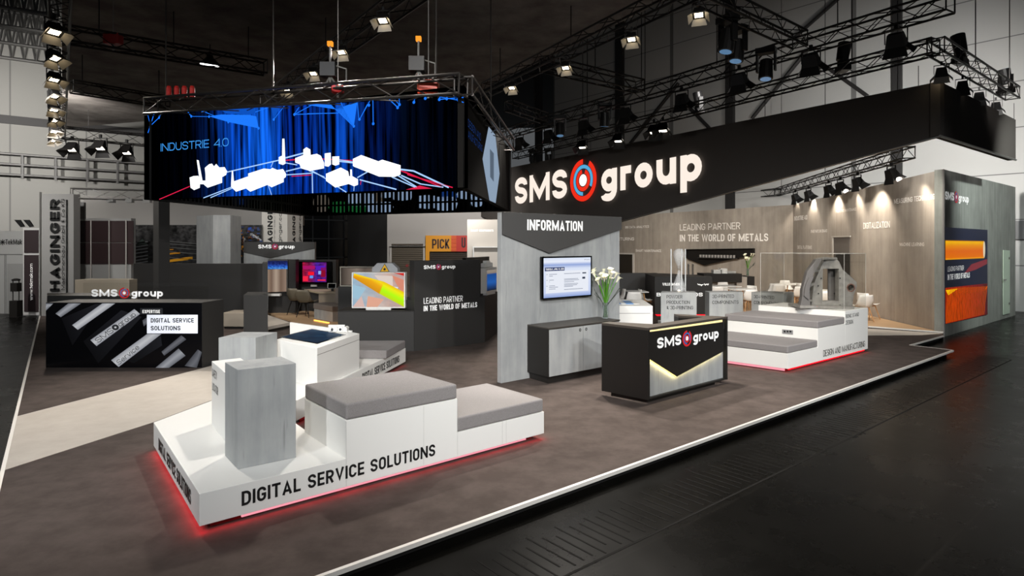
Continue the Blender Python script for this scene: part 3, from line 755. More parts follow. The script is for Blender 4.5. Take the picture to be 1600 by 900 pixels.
# wall screen
tv = thing('wall_screen', 'slim black framed flat screen showing a pale blue programme on the information wall', 'screen', tuple(IP.at(886, 435, .05)))
q = [IP.at(846.8, 468.7, .09), IP.at(925, 462.4, .09), IP.at(925, 399.4, .09), IP.at(847.7, 401.4, .09)]
zb = (q[0].z + q[1].z)/2; zt = (q[2].z + q[3].z)/2; q[3].x, q[3].y = q[0].x, q[0].y; q[0].z = q[1].z = zb; q[2].z = q[3].z = zt
MB().slab(q, IP.n * -.05).build('bezel', M_screen_k, tv, bevel=.004)
du = (q[1] - q[0]).normalized(); w_ = (q[1]-q[0]).length; h_ = zt - zb
def on(x, y, off=.002): return q[0] + du * (w_ * x) + Vector((0, 0, h_ * y)) + IP.n * off
MB().quv([on(.03, .035), on(.97, .035), on(.97, .965), on(.03, .965)]).build('screen_image', uvramp('tv_blue', [(0, '#8fa6dc'), (.12, '#c9d5f5'), (.72, '#dfe8fb'), (.82, '#93a9de'), (.9, '#eef3ff'), (1, '#dce6fa')], 1, .95), tv)
m = MB().poly([on(.07, .14, .004), on(.92, .14, .004), on(.92, .66, .004), on(.07, .66, .004)]); m.build('page_area', emat('tv_white', '#eef2fb', .95), tv)
m = MB().poly([on(.05, .66, .005), on(.43, .66, .005), on(.43, .745, .005), on(.05, .745, .005)]); m.build('date_band', emat('tv_navy', '#20356b', .9), tv)
m = MB(); put_text(m, 'THURSDAY, APRIL 19, 2018', on(.065, .68, .007), du * (w_ * .35), Vector((0, 0, h_ * .045)), .03)
m.build('date_lettering', emat('tv_whitetext', '#ffffff', .95), tv)
m = MB()
for x0, x1, y in ((.13,.28,.575),(.13,.2,.535),(.13,.22,.44),(.13,.14,.4),(.13,.24,.305),(.13,.3,.27),(.13,.25,.23),(.42,.75,.58),(.42,.7,.45),(.42,.72,.42),(.42,.62,.38),(.42,.7,.33),(.42,.68,.30),(.42,.6,.27),(.42,.8,.2),(.08,.1,.575),(.08,.1,.44),(.08,.1,.305)):
    m.poly([on(x0, y, .006), on(x1, y, .006), on(x1, y+.012, .006), on(x0, y+.012, .006)])
m.build('text_lines', emat('tv_grey', '#8f98ae', .8), tv)
m = MB(); put_text(m, 'SMS group', on(.83, .9, .006), du * (w_ * .11), Vector((0, 0, h_ * .02)), .02)
for x0, x1, y0, y1 in ((.79,.87,.57,.6),(.79,.85,.44,.49)): m.poly([on(x0, y0, .006), on(x1, y0, .006), on(x1, y1, .006), on(x0, y1, .006)])
m.build('small_marks', emat('tv_dark', '#454d63', .7), tv)
MB().slab([IP.at(846, 416, .05), IP.at(846, 428, .05), IP.at(849, 428, .05), IP.at(849, 416, .05)], IP.n * .04).build('side_bracket', M_lampblk, tv)
# sideboard cabinet
cfl = at(856.8, 512.7, .923); cfr = at(967.6, 499.4, .923); cbl = at(824, 507.8, .923)
CP = Pl(cfl, cfr); 
dback = IP.at(824, 507, .006)
back0 = xy(dback); 
wv = xy(cfr) - xy(cfl)
cab = thing('sideboard', 'low black sideboard with grey concrete look doors under the wall screen', 'cabinet', (cfl.x, cfl.y, 0))
pc = [xy(cfl), xy(cfr), back0 + wv, back0]
MB().prism(pc, .117, .905).build('carcass', M_black, cab, bevel=.002)
tp = [xy(cfl) + CP.n * .012, xy(cfr) + CP.n * .012 + wv.normalized() * .01, back0 + wv, back0]
MB().prism(tp, .9, .923).build('top', mat('cab_top', '#3f3b36', .45), cab, bevel=.002)
ip_ = [xy(cfl) - CP.n * .06 + wv.normalized() * .05, xy(cfr) - CP.n * .06 - wv.normalized()*.05, back0 + wv - wv.normalized()*.05, back0 + wv.normalized() * .05]
MB().prism(ip_, 0.001, .117).build('plinth', M_black, cab)
lw = wv.length
for k, (s0, s1, hx) in enumerate(((.008, .455, .415), (.462, .905, .5), (.912, .995, .93))):
    A = xy(cfl) + wv * s0; B = xy(cfl) + wv * s1
    d = MB().slab([(A.x, A.y, .125), (B.x, B.y, .125), (B.x, B.y, .89), (A.x, A.y, .89)], CP.n * .012).build('door', M_conc, cab, bevel=.002)
    H = xy(cfl) + wv * hx + CP.n * .013 + Vector((0, 0, .83))
    if hx == .93: H = xy(cfl) + wv * .885 + CP.n * .013 + Vector((0, 0, .83))
    hm = MB(); ring(hm, H, wv.normalized(), Vector((0, 0, 1)), .012, .026, 0, 360, 4 * 6); hm.build('handle', M_lampblk, d)
# calla lilies
def lilies(name, label, base, s, nst, seed, group=None):
    rnd = random.Random(seed); t = thing(name, label, 'flowers', tuple(base), group); bx_, by_, bz = base
    v = MB().lathe([(.05*s, 0), (.055*s, .01*s), (.045*s, .1*s), (.055*s, .25*s), (.06*s, .3*s), (.055*s, .3*s), (.05*s, .25*s), (.04*s, .1*s), (.045*s, .02*s)], base, 20); v.build('vase', mat('vase_glass', '#dfe9e4', .05, trans=.9, ior=1.1), t, smooth=True)
    st = MB(); fl_ = []
    for k in range(nst):
        ang = rnd.uniform(0, 6.28); r = rnd.uniform(.05, .24) * s; h = rnd.uniform(.62, .84) * s
        pts = []
        for j in range(6):
            f = j / 5; pts.append(Vector((bx_ + math.cos(ang) * (-.03*s + (r+.03*s) * f**1.7), by_ + math.sin(ang) * (-.03*s + (r+.03*s) * f**1.7), bz + .02*s + (h-.02*s) * f)))
        st.path(pts, .009 * s, 6); fl_.append((pts[-1], (pts[-1] - pts[-2]).normalized(), ang))
    st.build('stems', mat('stem_green', '#4f8a22', .5), t)
    lf = MB()
    for k in range(10):
        ang = rnd.uniform(0, 6.28); lf.path([Vector((bx_, by_, bz + .2*s)), Vector((bx_ + .13*s*math.cos(ang), by_ - .04*s + .08*s*math.sin(ang), bz + .38*s)), Vector((bx_ + .26*s*math.cos(ang), by_ - .12*s + .14*s*math.sin(ang), bz + (.42 + .2*rnd.random())*s))], .005*s, 4)
    lf.build('twigs', mat('twig_grey', '#4b5348', .7), t)
    for (p, d, ang) in fl_:
        a_ = d.orthogonal().normalized(); b_ = d.cross(a_); m = MB(); n = 14; vs = []
        prof = [(.007, 0), (.013, .03), (.021, .07), (.034, .105), (.046, .12)]
        for k, (r, h) in enumerate(prof):
            for i in range(n):
                th_ = 2*math.pi*i/n; tip = (math.cos(th_) > .6) * (k == 4) * .035
                vs.append(p + (a_*math.cos(th_) + b_*math.sin(th_)) * (r + tip) * s + d * (h + tip*.3) * s)
        fs = [(k*n+i, k*n+(i+1) % n, (k+1)*n+(i+1) % n, (k+1)*n+i) for k in range(4) for i in range(n)]
        m.add(vs, fs); m.build('blossom', mat('lily_white', '#f2efd2', .5), t, smooth=True)
    sp = MB()
    for (p, d, ang) in fl_: sp.tube(p + d*.04*s, p + d*.11*s, .007*s, 6)
    sp.build('spadices', mat('lily_yellow', '#d8c23a', .5), t)
lilies('flower_vase', 'glass vase of white calla lilies on the black sideboard', tuple(at(946, 497.5, .9235)), .98, 15, 3)

# ================================================================ reception counter
CF0 = at(1012.5, 512.6, 1.1); CF1 = at(1137, 495, 1.1)
CB = at(940, 504.5, 1.1); KP = Pl(CF0, CF1)
ct = thing('reception_counter', 'black reception counter with a glowing chevron front and a grey concrete look lower panel', 'counter', (CF0.x, CF0.y, 0))
top = [at(1012.5, 512.6, 1.1), at(1137.2, 494.8, 1.1), at(1053, 490.4, 1.1), at(1060, 493, 1.1), at(1099, 495.4, 1.1), at(1020, 506.4, 1.1), at(952, 502.6, 1.1), at(940, 504.3, 1.1)]
MB().prism([xy(p) for p in top], 1.065, 1.1).build('top', mat('counter_top', '#4a443e', .4), ct, bevel=.002)
ud = (xy(CF1) - xy(CF0)).normalized(); Lc = (xy(CF1) - xy(CF0)).length; nb = -KP.n
ls = xy(CB) - xy(CF0)
MB().prism([xy(CF0), xy(CF0) + ud * .045, xy(CB) + ud * .045, xy(CB)], .07, 1.066).build('side_panel', M_black, ct, bevel=.002)
r0_ = xy(CF1) - ud * .045
MB().prism([r0_, xy(CF1), xy(CF1) + nb * .5, r0_ + nb * .5], .07, 1.066).build('side_panel', M_black, ct, bevel=.002)
ra_ = [xy(at(1053, 490.4, 1.1)), xy(at(1060, 493, 1.1)) , xy(at(1099, 495.4, 1.1)), xy(CF1)]
MB().prism([p for p in ra_], .9, 1.066).build('return_shelf', M_black, ct)
pan0, pan1 = xy(CF0) + ud * .045 + nb * .06, xy(CF1) - ud * .045 + nb * .06
MB().prism([pan0, pan1, pan1 + nb * .04, pan0 + nb * .04], .09, 1.03).build('front_panel', M_conc, ct)
MB().prism([xy(CF0) + nb * .01, xy(CF1) + nb * .01, xy(CF1) + nb * .1, xy(CF0) + nb * .1], .07, .095).build('bottom_rail', M_black, ct)
K2 = Pl(xy(CF0) + nb * .012, xy(CF1) + nb * .012)
def kp(px, py, off=0):
    p = K2.at(px, py, off); return p
c5 = [kp(1013.6, 519.2), kp(1130.5, 503.2), kp(1130.5, 549), kp(1058, 588.4), kp(1013.6, 560)]
MB().slab(c5, nb * .022).build('chevron_board', M_black, ct)
MB().prism([pan0 - nb*.001, pan1 - nb*.001, pan1 - nb * .008, pan0 - nb * .008], 1.0, 1.05).build('led_strip', M_led, ct)
vg = MB()
def edge_glow(p, q):
    p, q = p + nb * .024, q + nb * .024; d_ = (q - p).normalized(); vg.box((p + q)/2, d_ * (q-p).length/2, nb * .004, d_.cross(nb).normalized() * .004)
edge_glow(c5[4], c5[3]); edge_glow(c5[3], c5[2]); edge_glow(c5[0], c5[4]); vg.build('led_edge', mat('led_edge', '#ffe070', .5, emit='#ffe070', es=5), ct)
MB().prism([xy(CF0) + nb*.1 + ud*.12, xy(CF1) + nb*.1 - ud*.22, xy(CF1) + nb*.45 - ud*.22, xy(CB) + ud * .1 - nb * .1], .001, .07).build('plinth', M_black, ct)
A = K2.at(1026.6, 545, .004); Bq = K2.at(1122.5, 530, .004); T = K2.at(1026.6, 528.2, .004)
logo(ct, A, Vector((Bq.x-A.x, Bq.y-A.y, 0)), Vector((0, 0, T.z-A.z)), LOGO, K2.n * .004)

# ================================================================ EXPERTISE display box at the far side
DE = 960 * CH / (574.7 - HY)
EP = Pl(dp(71.7, 500, DE), dp(316, 500, DE))
ztE = CH - (472.6 - HY) / F * DE
eb = thing('display_box', 'black display box with a dark glossy picture of steel parts reading DIGITAL SERVICE SOLUTIONS', 'display', tuple(xy(EP.at(71.7, 500))))
x0, x1 = EP.at(71.7, 500).x, EP.at(316, 500).x
bk = at(349.5, 467.5, ztE)
MB().prism([(x0, DE), (x1, DE), (bk.x, bk.y), (x0 + (bk.x - x1), bk.y)], 0, ztE).build('body', M_dark, eb, bevel=.003)
def ep(cx, cy, off=.004):     # crop (60,440)+.2125
    return EP.at(60 + cx * .2125, 440 + cy * .2125, off)
MB().slab([ep(55, 632), ep(1203, 632), ep(1203, 157), ep(55, 157)], EP.n * -.003).build('picture', mat('picture_black', '#08080b', .2), eb)
def steel(name, a, b): return uvramp(name, [(0, a), (.5, b), (1, a)], 0, .55)
sg = steel('bar_bright', '#b9bcc6', '#f2f4f8'); sd = steel('bar_dim', '#55575f', '#85878f'); sm = steel('bar_mid', '#7c7f88', '#c2c5cc')
sdk = uvramp('bar_shadow', [(0, '#0c0c10'), (1, '#23242a')], 1, .5)
def bar(pts, m, nm='steel_bar', off=.006): MB().quv([ep(x, y, off) for x, y in pts]).build(nm, m, eb)
bar([(165, 262), (125, 235), (220, 160), (315, 160)], sm); bar([(290, 355), (248, 320), (470, 160), (565, 160)], sg)
bar([(590, 628), (535, 578), (800, 385), (905, 385)], sg); bar([(925, 545), (905, 515), (1050, 395), (1088, 425)], sd)
bar([(960, 634), (860, 634), (1030, 492), (1082, 545)], sm); bar([(1165, 634), (1075, 620), (1172, 498), (1203, 520)], sd)
bar([(55, 215), (55, 160), (110, 160), (80, 190)], sm); bar([(775, 330), (765, 285), (798, 262), (798, 310)], sd)
bar([(440, 600), (330, 440), (610, 210), (760, 260)], sdk, 'dark_block', .005); bar([(250, 470), (170, 270), (420, 165), (460, 165)], sdk, 'dark_block', .005); bar([(700, 600), (600, 560), (900, 400), (910, 470)], sdk, 'dark_block', .005)
bar([(428, 474), (382, 430), (705, 202), (748, 238)], sg, 'name_bar', .007)
m = MB(); o_ = ep(440, 452, .009); o2 = ep(722, 248, .009); dd = (o2 - o_); up = (ep(410, 425, .009) - ep(440, 452, .009))
put_text(m, 'SMS', o_, dd * .42, up, 0); put_text(m, 'group', o_ + dd * .58, dd * .42, up, 0); m.build('engraved_lettering', M_tx_d, eb)
m = MB(); ring(m, o_ + dd * .5 + up * .5, dd.normalized(), up.normalized(), .02, .06); m.build('engraved_ring', M_tx_d, eb)
m = MB(); o_ = ep(592, 615, .009); dd = ep(745, 490, .009) - o_; put_text(m, 'Service', o_, dd, (ep(570, 585, .009) - o_), 0); m.build('engraved_lettering', M_tx_d, eb)
MB().poly([ep(798, 381, .008), ep(1172, 381, .008), ep(1172, 244, .008), ep(798, 244, .008)]).build('title_panel', mat('title_white', '#e4e8f2', .5, emit='#e4e8f2', es=.45), eb)
m = MB()
def etext(m, s, x0_, x1_, yb, yt, off=.01, bold=.035):
    a_ = ep(x0_, yb, off); b_ = ep(x1_, yb, off); t_ = ep(x0_, yt, off); put_text(m, s, a_, b_ - a_, t_ - a_, bold)
etext(m, 'DIGITAL SERVICE', 826, 1143, 301, 269); etext(m, 'SOLUTIONS', 826, 1045, 358, 326); m.build('title_lettering', M_tx_k, eb)
MB().poly([ep(748, 240, .007), ep(914, 240, .007), ep(914, 195, .007), ep(748, 195, .007)]).build('tag_panel', mat('tag_dark', '#26272c', .5), eb)
m = MB(); etext(m, 'EXPERTISE', 765, 894, 232, 208); m.build('tag_lettering', M_tx_w, eb)
# free-standing glass pane with the word-mark on top of the box
GP = Pl((-20, DE + .12), (0, DE + .12))
def gp_(cx, cy, off=0): return GP.at(60 + cx * .2125, 440 + cy * .2125, off)
gs = thing('glass_sign', 'clear glass pane with the white SMS group word mark standing on the black display box', 'sign', tuple(gp_(600, 150)))
g0 = GP.at(130, 471, 0); g1 = GP.at(325, 471, 0); g0.z = g1.z = ztE + .001
MB().slab([g0, g1, g1 + Vector((0, 0, .36)), g0 + Vector((0, 0, .36))], GP.n * -.008).build('pane', M_glass, gs)
A = gp_(390, 110, .004); Bq = gp_(916, 110, .004); T = gp_(390, 57, .004)
logo(gs, A, Vector((Bq.x-A.x, 0, 0)), Vector((0, 0, T.z-A.z)), LOGO, GP.n * .002)
# dark boxes and wall behind
yb_ = DE + 1.9
def dbox(name, label, x0_, x1_, d0, d1, ytop, m=None, cat='partition', xs=None, z0=0, bev=.003):
    a_ = dp(x0_, ytop, d0); b_ = dp(x1_, ytop, d0); z = a_.z
    pl_ = [(a_.x, d0), (b_.x, d0), ((xs[1] if xs else x1_) * d1 / F - 800 * d1 / F, d1), ((xs[0] if xs else x0_) * d1 / F - 800 * d1 / F, d1)]
    o = MB().prism(pl_, z0, z).build(name, m or M_dark, None, bevel=bev); o['label'] = label; o['category'] = cat; return o
dbox('low_partition', 'long low anthracite box behind the EXPERTISE display box', 73.5, 205, 12.95, 13.7, 462)
dbox('display_partition', 'wide anthracite partition behind the EXPERTISE display, before the tall grey tower', 208.4, 418, 19.2, 19.5, 412)
dbox('display_partition', 'narrow upright anthracite panel closing the right end of the wide dark partition', 410, 418.3, 13.2, 13.9, 410.5, xs=(411, 418.3))
dbox('low_partition', 'dark waist high box in front of the upright anthracite panel', 380.5, 418.5, 12.3, 13.1, 461, xs=(387, 417.5))
bb = thing('bench_box', 'pale beige box seat between the dark partitions', 'bench', tuple(dp(365, 511.5, 16.6)))
a_ = dp(345, 512, 16.6); b_ = dp(386, 512, 16.6)
MB().prism([(a_.x, 16.6), (b_.x, 16.6), (b_.x, 17.4), (a_.x, 17.4)], .06, .43).build('body', mat('beige_box', '#a59a8b', .8), bb, bevel=.01)
MB().prism([(a_.x + .05, 16.7), (b_.x - .05, 16.7), (b_.x - .05, 17.35), (a_.x + .05, 17.35)], 0, .06).build('plinth', M_black, bb)
wd = thing('low_step', 'pale beige low step with dark edge at the rim of the seating area', 'step', tuple(at(419, 515)))
tz = .14; st3 = [at(418, 492, tz), at(453, 503.8, tz), at(419, 510.5, tz)]
MB().prism([xy(p) for p in st3], .06, tz).build('top', M_beige, wd); MB().prism(inset([xy(p) for p in st3], .01), 0, .06).build('base', M_black, wd)
# ================================================================ middle: partition with slogan, demo counter and monitors
w0 = at(647.5, 548.75); w1 = at(757.5, 535); w2 = at(777.5, 520)
WP = Pl(w0, w1)
sp = thing('slogan_partition', 'anthracite partition lettered LEADING PARTNER IN THE WORLD OF METALS with a monitor niche', 'partition', (w0.x, w0.y, 0))
wx = WP.at(750, 450); top_z = 1.935
dv = V * .9
lowplan = [xy(w0), xy(w1), xy(w2), xy(w2) + V * .5, xy(w0) + V * .9]
MB().prism(lowplan, 0, 1.07).build('lower_body', M_dark, sp, bevel=.003)
MB().prism([xy(w0), xy(wx), xy(wx) + V * .12, xy(w0) + V * .2], 1.07, top_z).build('upper_panel', M_dark, sp, bevel=.003)
MB().prism([xy(wx) + V * .55, xy(w2) + V * .35, xy(w2) + V * .45, xy(wx) + V * .7], 1.07, top_z + .03).build('niche_back', M_black, sp)
m = MB(); text_px(m, 'LEADING PARTNER', WP, 662, 723, 475, 465.5, .004, .0); text_px(m, 'IN THE WORLD OF METALS', WP, 662, 745.5, 486.5, 478, .004, .03); m.build('slogan_lettering', M_tx_w, sp)
A = WP.at(662, 420.6, .004); Bq = WP.at(711.5, 420.6, .004); T = WP.at(662, 414.6, .004)
logo(sp, A, Vector((Bq.x-A.x, Bq.y-A.y, 0)), Vector((0, 0, T.z-A.z)), LOGO, WP.n * .002)
# demo counter
dc0 = dp(528, 500, 13.16)
dc = thing('demo_counter', 'low anthracite counter carrying the white framed monitor, beside the slogan partition', 'counter', (dc0.x, 13.16, 0))
MB().bx(dc0.x, w0.x - .01, 13.16, 14.1, 0, .85).build('body', M_dark, dc, bevel=.003)
MB().bx(dc0.x - .01, w0.x - .005, 13.15, 14.1, .85, .87).build('top', M_black, dc)
def monitor(name, label, x0_, x1_, y0_, y1_, D_, frame, bez, z_stand, foot=None, depth=.18, th=None):
    A = dp(x0_, y1_, D_); B = dp(x1_, y0_, D_); t = thing(name, label, 'monitor', (A.x, D_, z_stand))
    MB().bx(A.x, B.x, D_, D_ + depth, A.z, B.z).build('casing', frame, t, bevel=.006)
    MB().poly([(A.x + bez, D_ - .003, A.z + bez), (B.x - bez, D_ - .003, A.z + bez), (B.x - bez, D_ - .003, B.z - bez), (A.x + bez, D_ - .003, B.z - bez)]).build('screen', M_screen_k, t)
    if foot:
        f0 = dp(foot[0], y1_, D_); f1 = dp(foot[1], y1_, D_); MB().bx(f0.x, f1.x, D_ - .02, D_ + .2, z_stand + .001, A.z).build('foot', frame, t)
    return t, A, B
mo, A, B = monitor('display_monitor', 'white framed monitor with a yellow green beam picture on the dark demo counter', 549.5, 633, 425.5, 481.5, 13.3, M_white, .03, .871, (572, 611), .25)
def mq(x, y, off=-.005):        # crop2 pixel (400+x/4, 400+y/4)
    p = dp(400 + x / 4, 400 + y / 4, 13.3); return Vector((p.x, 13.3 + off, p.z))
MB().quv([mq(604, 318), mq(925, 318), mq(925, 106), mq(604, 106)]).build('picture_sky', uvramp('pic_sky', [(0, '#b9d3e2'), (.4, '#d8d3d0'), (.7, '#f0c6b2'), (1, '#e0b8b0')], 0, .85, ((3, 3, 1), .3, .75, '#c8d8e8', '#ffffff')), mo)
for pts, col in (([(700, 250), (800, 270), (760, 330 - 12), (690, 318)], '#f0b39a'), ([(740, 120), (855, 125), (855, 200), (800, 190)], '#ecdcd2'), ([(850, 120), (925, 150), (925, 240), (880, 180)], '#e8967c'), ([(840, 190), (890, 195), (870, 235)], '#eef6fa'), ([(860, 106), (925, 106), (925, 124)], '#d8322c'), ([(604, 180), (690, 200), (640, 270), (604, 260)], '#a9cfe4'), ([(604, 318), (680, 318), (660, 250)], '#e6c5bd')):
    MB().poly([mq(x, y, -.007) for x, y in pts]).build('picture_facet', emat('f' + col[1:], col, .85), mo)
MB().quv([mq(770, 235, -.009), mq(925, 318, -.009), mq(925, 225, -.009), mq(800, 160, -.009)]).build('picture_beam', uvramp('beam_g', [(0, '#c8e000'), (.4, '#b4ff00'), (.75, '#f4f000'), (1, '#f0c000')], 1, .95), mo)
MB().quv([mq(607, 135, -.009), mq(772, 237, -.009), mq(802, 161, -.009), mq(612, 108, -.009)]).build('picture_beam', uvramp('beam_y', [(0, '#d89000'), (.5, '#f0a800'), (.8, '#ffd810'), (1, '#e8d000')], 1, .95), mo)
# monitor in the niche
nq = thing('display_monitor', 'narrow white framed monitor with a blue picture in the niche of the slogan partition', 'monitor', tuple(dp(752, 474, 14.6)))
A = dp(751, 474, 14.55); B = dp(770, 470, 15.3); zt_ = dp(751, 419, 14.55).z
NP = Pl((A.x + .1, A.y), (B.x, B.y)); a2 = xy(A); b2_ = xy(B); u2 = (b2_ - a2).normalized(); n2_ = NP.n
MB().prism([a2, a2 + u2 * .1 - n2_ * 0 + n2_ * .1, b2_ + n2_ * .1, b2_], 1.06 + .06, zt_).build('casing', M_white, nq, bevel=.004)
f0_ = a2 + u2 * .14 + n2_ * .104; f1_ = b2_ - u2 * .03 + n2_ * .104
MB().quv([(f0_.x, f0_.y, 1.17), (f1_.x, f1_.y, 1.17), (f1_.x, f1_.y, zt_ - .06), (f0_.x, f0_.y, zt_ - .06)]).build('screen', uvramp('blue_scr', [(0, '#101828'), (.15, '#16386c'), (.4, '#1f5cae'), (.8, '#164a92'), (.86, '#8b7f72'), (1, '#9b8f82')], 1, .9), nq)
MB().prism([a2 + u2*.15, a2 + u2*.15 + n2_*.1, b2_ - u2*.1 + n2_*.1, b2_ - u2*.1], 1.071, 1.125).build('foot', M_white, nq)
nm = thing('machine_model', 'small white gear motor model on top of the narrow blue monitor', 'model', (A.x + .15, A.y + .3, zt_ + .001))
c0 = (a2 + b2_) / 2
MB().box(c0 + Vector((0, 0, zt_ + .06)), u2 * .28, n2_ * .05, (0, 0, .055)).build('housing', M_white, nm, bevel=.02)
MB().box(c0 - u2 * .02 + Vector((0, 0, zt_ + .14)), u2 * .12, n2_ * .05, (0, 0, .03)).build('cover', M_white, nm, bevel=.01)
# laser warning box
lx0, lx1 = dp(585, 425, 14.0).x, dp(621, 425, 14.0).x; lz0 = .871; lz = dp(600, 410.5, 14.0).z
lb = thing('measuring_unit', 'grey machine housing with a yellow warning triangle behind the white framed monitor', 'machine', (lx0, 13.8, lz0))
m = MB(); o8 = [(lx0, 13.75, .871), (lx1 + .05, 13.75, .871), (lx1 + .05, 13.75, lz - .12), (lx1 - .08, 13.75, lz), (lx0 + .12, 13.75, lz), (lx0, 13.75, lz - .12)]
m.slab(o8, (0, .3, 0)); m.build('housing', mat('machine_grey', '#a9aaad', .4), lb, bevel=.004)
tx = dp(601, 420, 13.74); MB().slab([(tx.x - .11, 13.745, tx.z - .07), (tx.x + .11, 13.745, tx.z - .07), (tx.x, 13.745, tx.z + .12)], (0, -.004, 0)).build('triangle_border', M_tx_k, lb)
MB().slab([(tx.x - .09, 13.74, tx.z - .06), (tx.x + .09, 13.74, tx.z - .06), (tx.x, 13.74, tx.z + .1)], (0, -.003, 0)).build('warning_triangle', mat('warn_yellow', '#f2b800', .5), lb)
m = MB(); ring(m, Vector((tx.x, 13.735, tx.z - .01)), Vector((1, 0, 0)), Vector((0, 0, 1)), 0, .025); 
for k in range(8):
    t_ = k * math.pi / 4; m.box((tx.x + .03*math.cos(t_), 13.735, tx.z - .01 + .03*math.sin(t_)), (.012*math.cos(t_), 0, .012*math.sin(t_)), (-.002*math.sin(t_), 0, .002*math.cos(t_)), (0, .001, 0))
m.build('beam_symbol', M_tx_k, lb)
# beige framed info board behind
bm, A, B = monitor('display_monitor', 'beige framed info monitor with bronze picture behind the warning housing', 531, 584, 416.5, 447.5, 15.8, mat('beige_frame', '#b9b0a2', .5), .03, .9, (528, 534), .1)
for o in list(bm.children):
    if o.name.startswith('foot'): bpy.data.objects.remove(o)
bz = uvramp('bronze', [(0, '#4d433b'), (.3, '#8f8074'), (.5, '#a99a8c'), (.75, '#76685e'), (1, '#8a7b6f')], 0, .55)
MB().quv([(A.x + .04, 15.794, A.z + .04), (B.x - .04, 15.794, A.z + .04), (B.x - .04, 15.794, B.z - .04), (A.x + .04, 15.794, B.z - .04)]).build('picture', bz, bm)
MB().bx(A.x - .03, B.x + .05, 15.75, 16.1, 0, A.z).build('stand_box', M_dark, bm)
# header stand with screens
HD = 21.5
h0 = dp(381, 378, HD); h1 = dp(491.8, 378, HD); hb = dp(381, 470, HD)
hs = thing('header_wall', 'pale header wall with a dark chevron and the SMS group word mark above the screens', 'wall', (h0.x, HD, 0))
MB().bx(h0.x, h1.x, HD, HD + .15, 0, h0.z).build('wall_body', M_conc, hs)
cz = [dp(381, 378, HD), dp(491.8, 378, HD), dp(491.8, 388, HD), dp(422, 403.3, HD), dp(381, 394, HD)]
MB().slab([Vector((p.x, HD - .02, p.z)) for p in cz], (0, .018, 0)).build('chevron_panel', M_dgrey, hs)
A = dp(403.5, 388.3, HD - .024); Bq = dp(460.5, 388.3, HD - .024); T = dp(403, 382.2, HD - .024)
logo(hs, A, Vector((Bq.x - A.x, 0, 0)), Vector((0, 0, T.z - A.z)), LOGO, Vector((0, -.002, 0)))
def dbw(name, label, x0_, x1_, D_, dd, ytop, m, cat):
    a_ = dp(x0_, ytop, D_); b_ = dp(x1_, ytop, D_); o = MB().bx(a_.x, b_.x, D_, D_ + dd, 0, a_.z).build(name, m, None, bevel=.003); o['label'] = label; o['category'] = cat; return o
dbw('screen_partition', 'dark partition carrying the blue poster screen below the header wall', 419, 462, 20.0, .3, 405.5, M_dark, 'partition')
dbw('screen_partition', 'dark partition carrying the television with the magenta picture', 463, 525, 20.6, .3, 406, M_dark, 'partition')
ps = thing('poster_screen', 'upright screen with blue image above a bronze text sheet, edge of the dark partition', 'screen', tuple(dp(419, 458, 19.9)))
def pz(x, y, d=19.9): return dp(380 + x / 7.5, 390 + y / 7.5, d)
q = [pz(288, 505), pz(520, 490), pz(520, 125), pz(288, 125)]; q[0].z = q[1].z = (q[0].z + q[1].z) / 2
MB().slab(q, (0, .08, 0)).build('casing', mat('casing_grey', '#5f5c59', .5), ps)
MB().quv([pz(288, 228, 19.89), pz(520, 228, 19.89), pz(520, 130, 19.89), pz(288, 130, 19.89)]).build('blue_picture', uvramp('poster_blue', [(0, '#4f9ef0'), (.35, '#2c5fc8'), (.6, '#1c2c78'), (1, '#141c4c')], 1, 1.0, ((9, 5, 1), .35, .6, '#7788aa', '#ffffff')), ps)
MB().quv([pz(288, 500, 19.885), pz(505, 490, 19.885), pz(505, 226, 19.885), pz(288, 233, 19.885)]).build('bronze_sheet', uvramp('bronze2', [(0, '#b79c86'), (.2, '#8a7060'), (.45, '#d2bba6'), (.7, '#8a705f'), (1, '#b09684')], 0, .6), ps)
MB().bx(pz(290, 520).x, pz(450, 520).x, 19.75, 19.92, pz(290, 540).z, pz(290, 515).z).build('white_ledge', M_white, ps)
tv2 = thing('television', 'black television with a red, blue and magenta picture on the dark partition', 'screen', tuple(dp(465, 443, 20.5)))
MB().slab([dp(464.6, 443.5, 20.5), dp(517.8, 443.5, 20.5), dp(517.8, 408.5, 20.5), dp(464.6, 408.5, 20.5)], (0, .08, 0)).build('casing', M_screen_k, tv2, bevel=.004)
MB().quv([pz(695, 380, 20.49), pz(975, 380, 20.49), pz(975, 150, 20.49), pz(695, 150, 20.49)]).build('picture', uvramp('tv_mag', [(0, '#c01840'), (.35, '#a02068'), (.6, '#5028b0'), (1, '#7a2090')], 0, .95, ((6, 8, 1), .3, .7, '#805080', '#ffffff')), tv2)
for x0_, x1_, y0_, y1_, c_ in ((700, 760, 310, 370, '#ff2848'), (780, 820, 305, 335, '#5aa0ff'), (880, 920, 250, 290, '#8fb4ff'), (850, 960, 190, 240, '#5a20c0'), (760, 830, 260, 300, '#ff1830'), (910, 965, 210, 320, '#901030'), (870, 965, 350, 365, '#ff3040'), (700, 840, 190, 230, '#b01868')):
    MB().poly([pz(x0_, y1_, 20.48), pz(x1_, y1_, 20.48), pz(x1_, y0_, 20.48), pz(x0_, y0_, 20.48)]).build('picture_tile', emat('t' + c_[1:], c_, .9), tv2)
MB().slab([dp(485.5, 447.5, 20.55), dp(495, 447.5, 20.55), dp(495, 444.2, 20.55), dp(485.5, 444.2, 20.55)], (0, .05, 0)).build('name_plate', M_white, tv2)
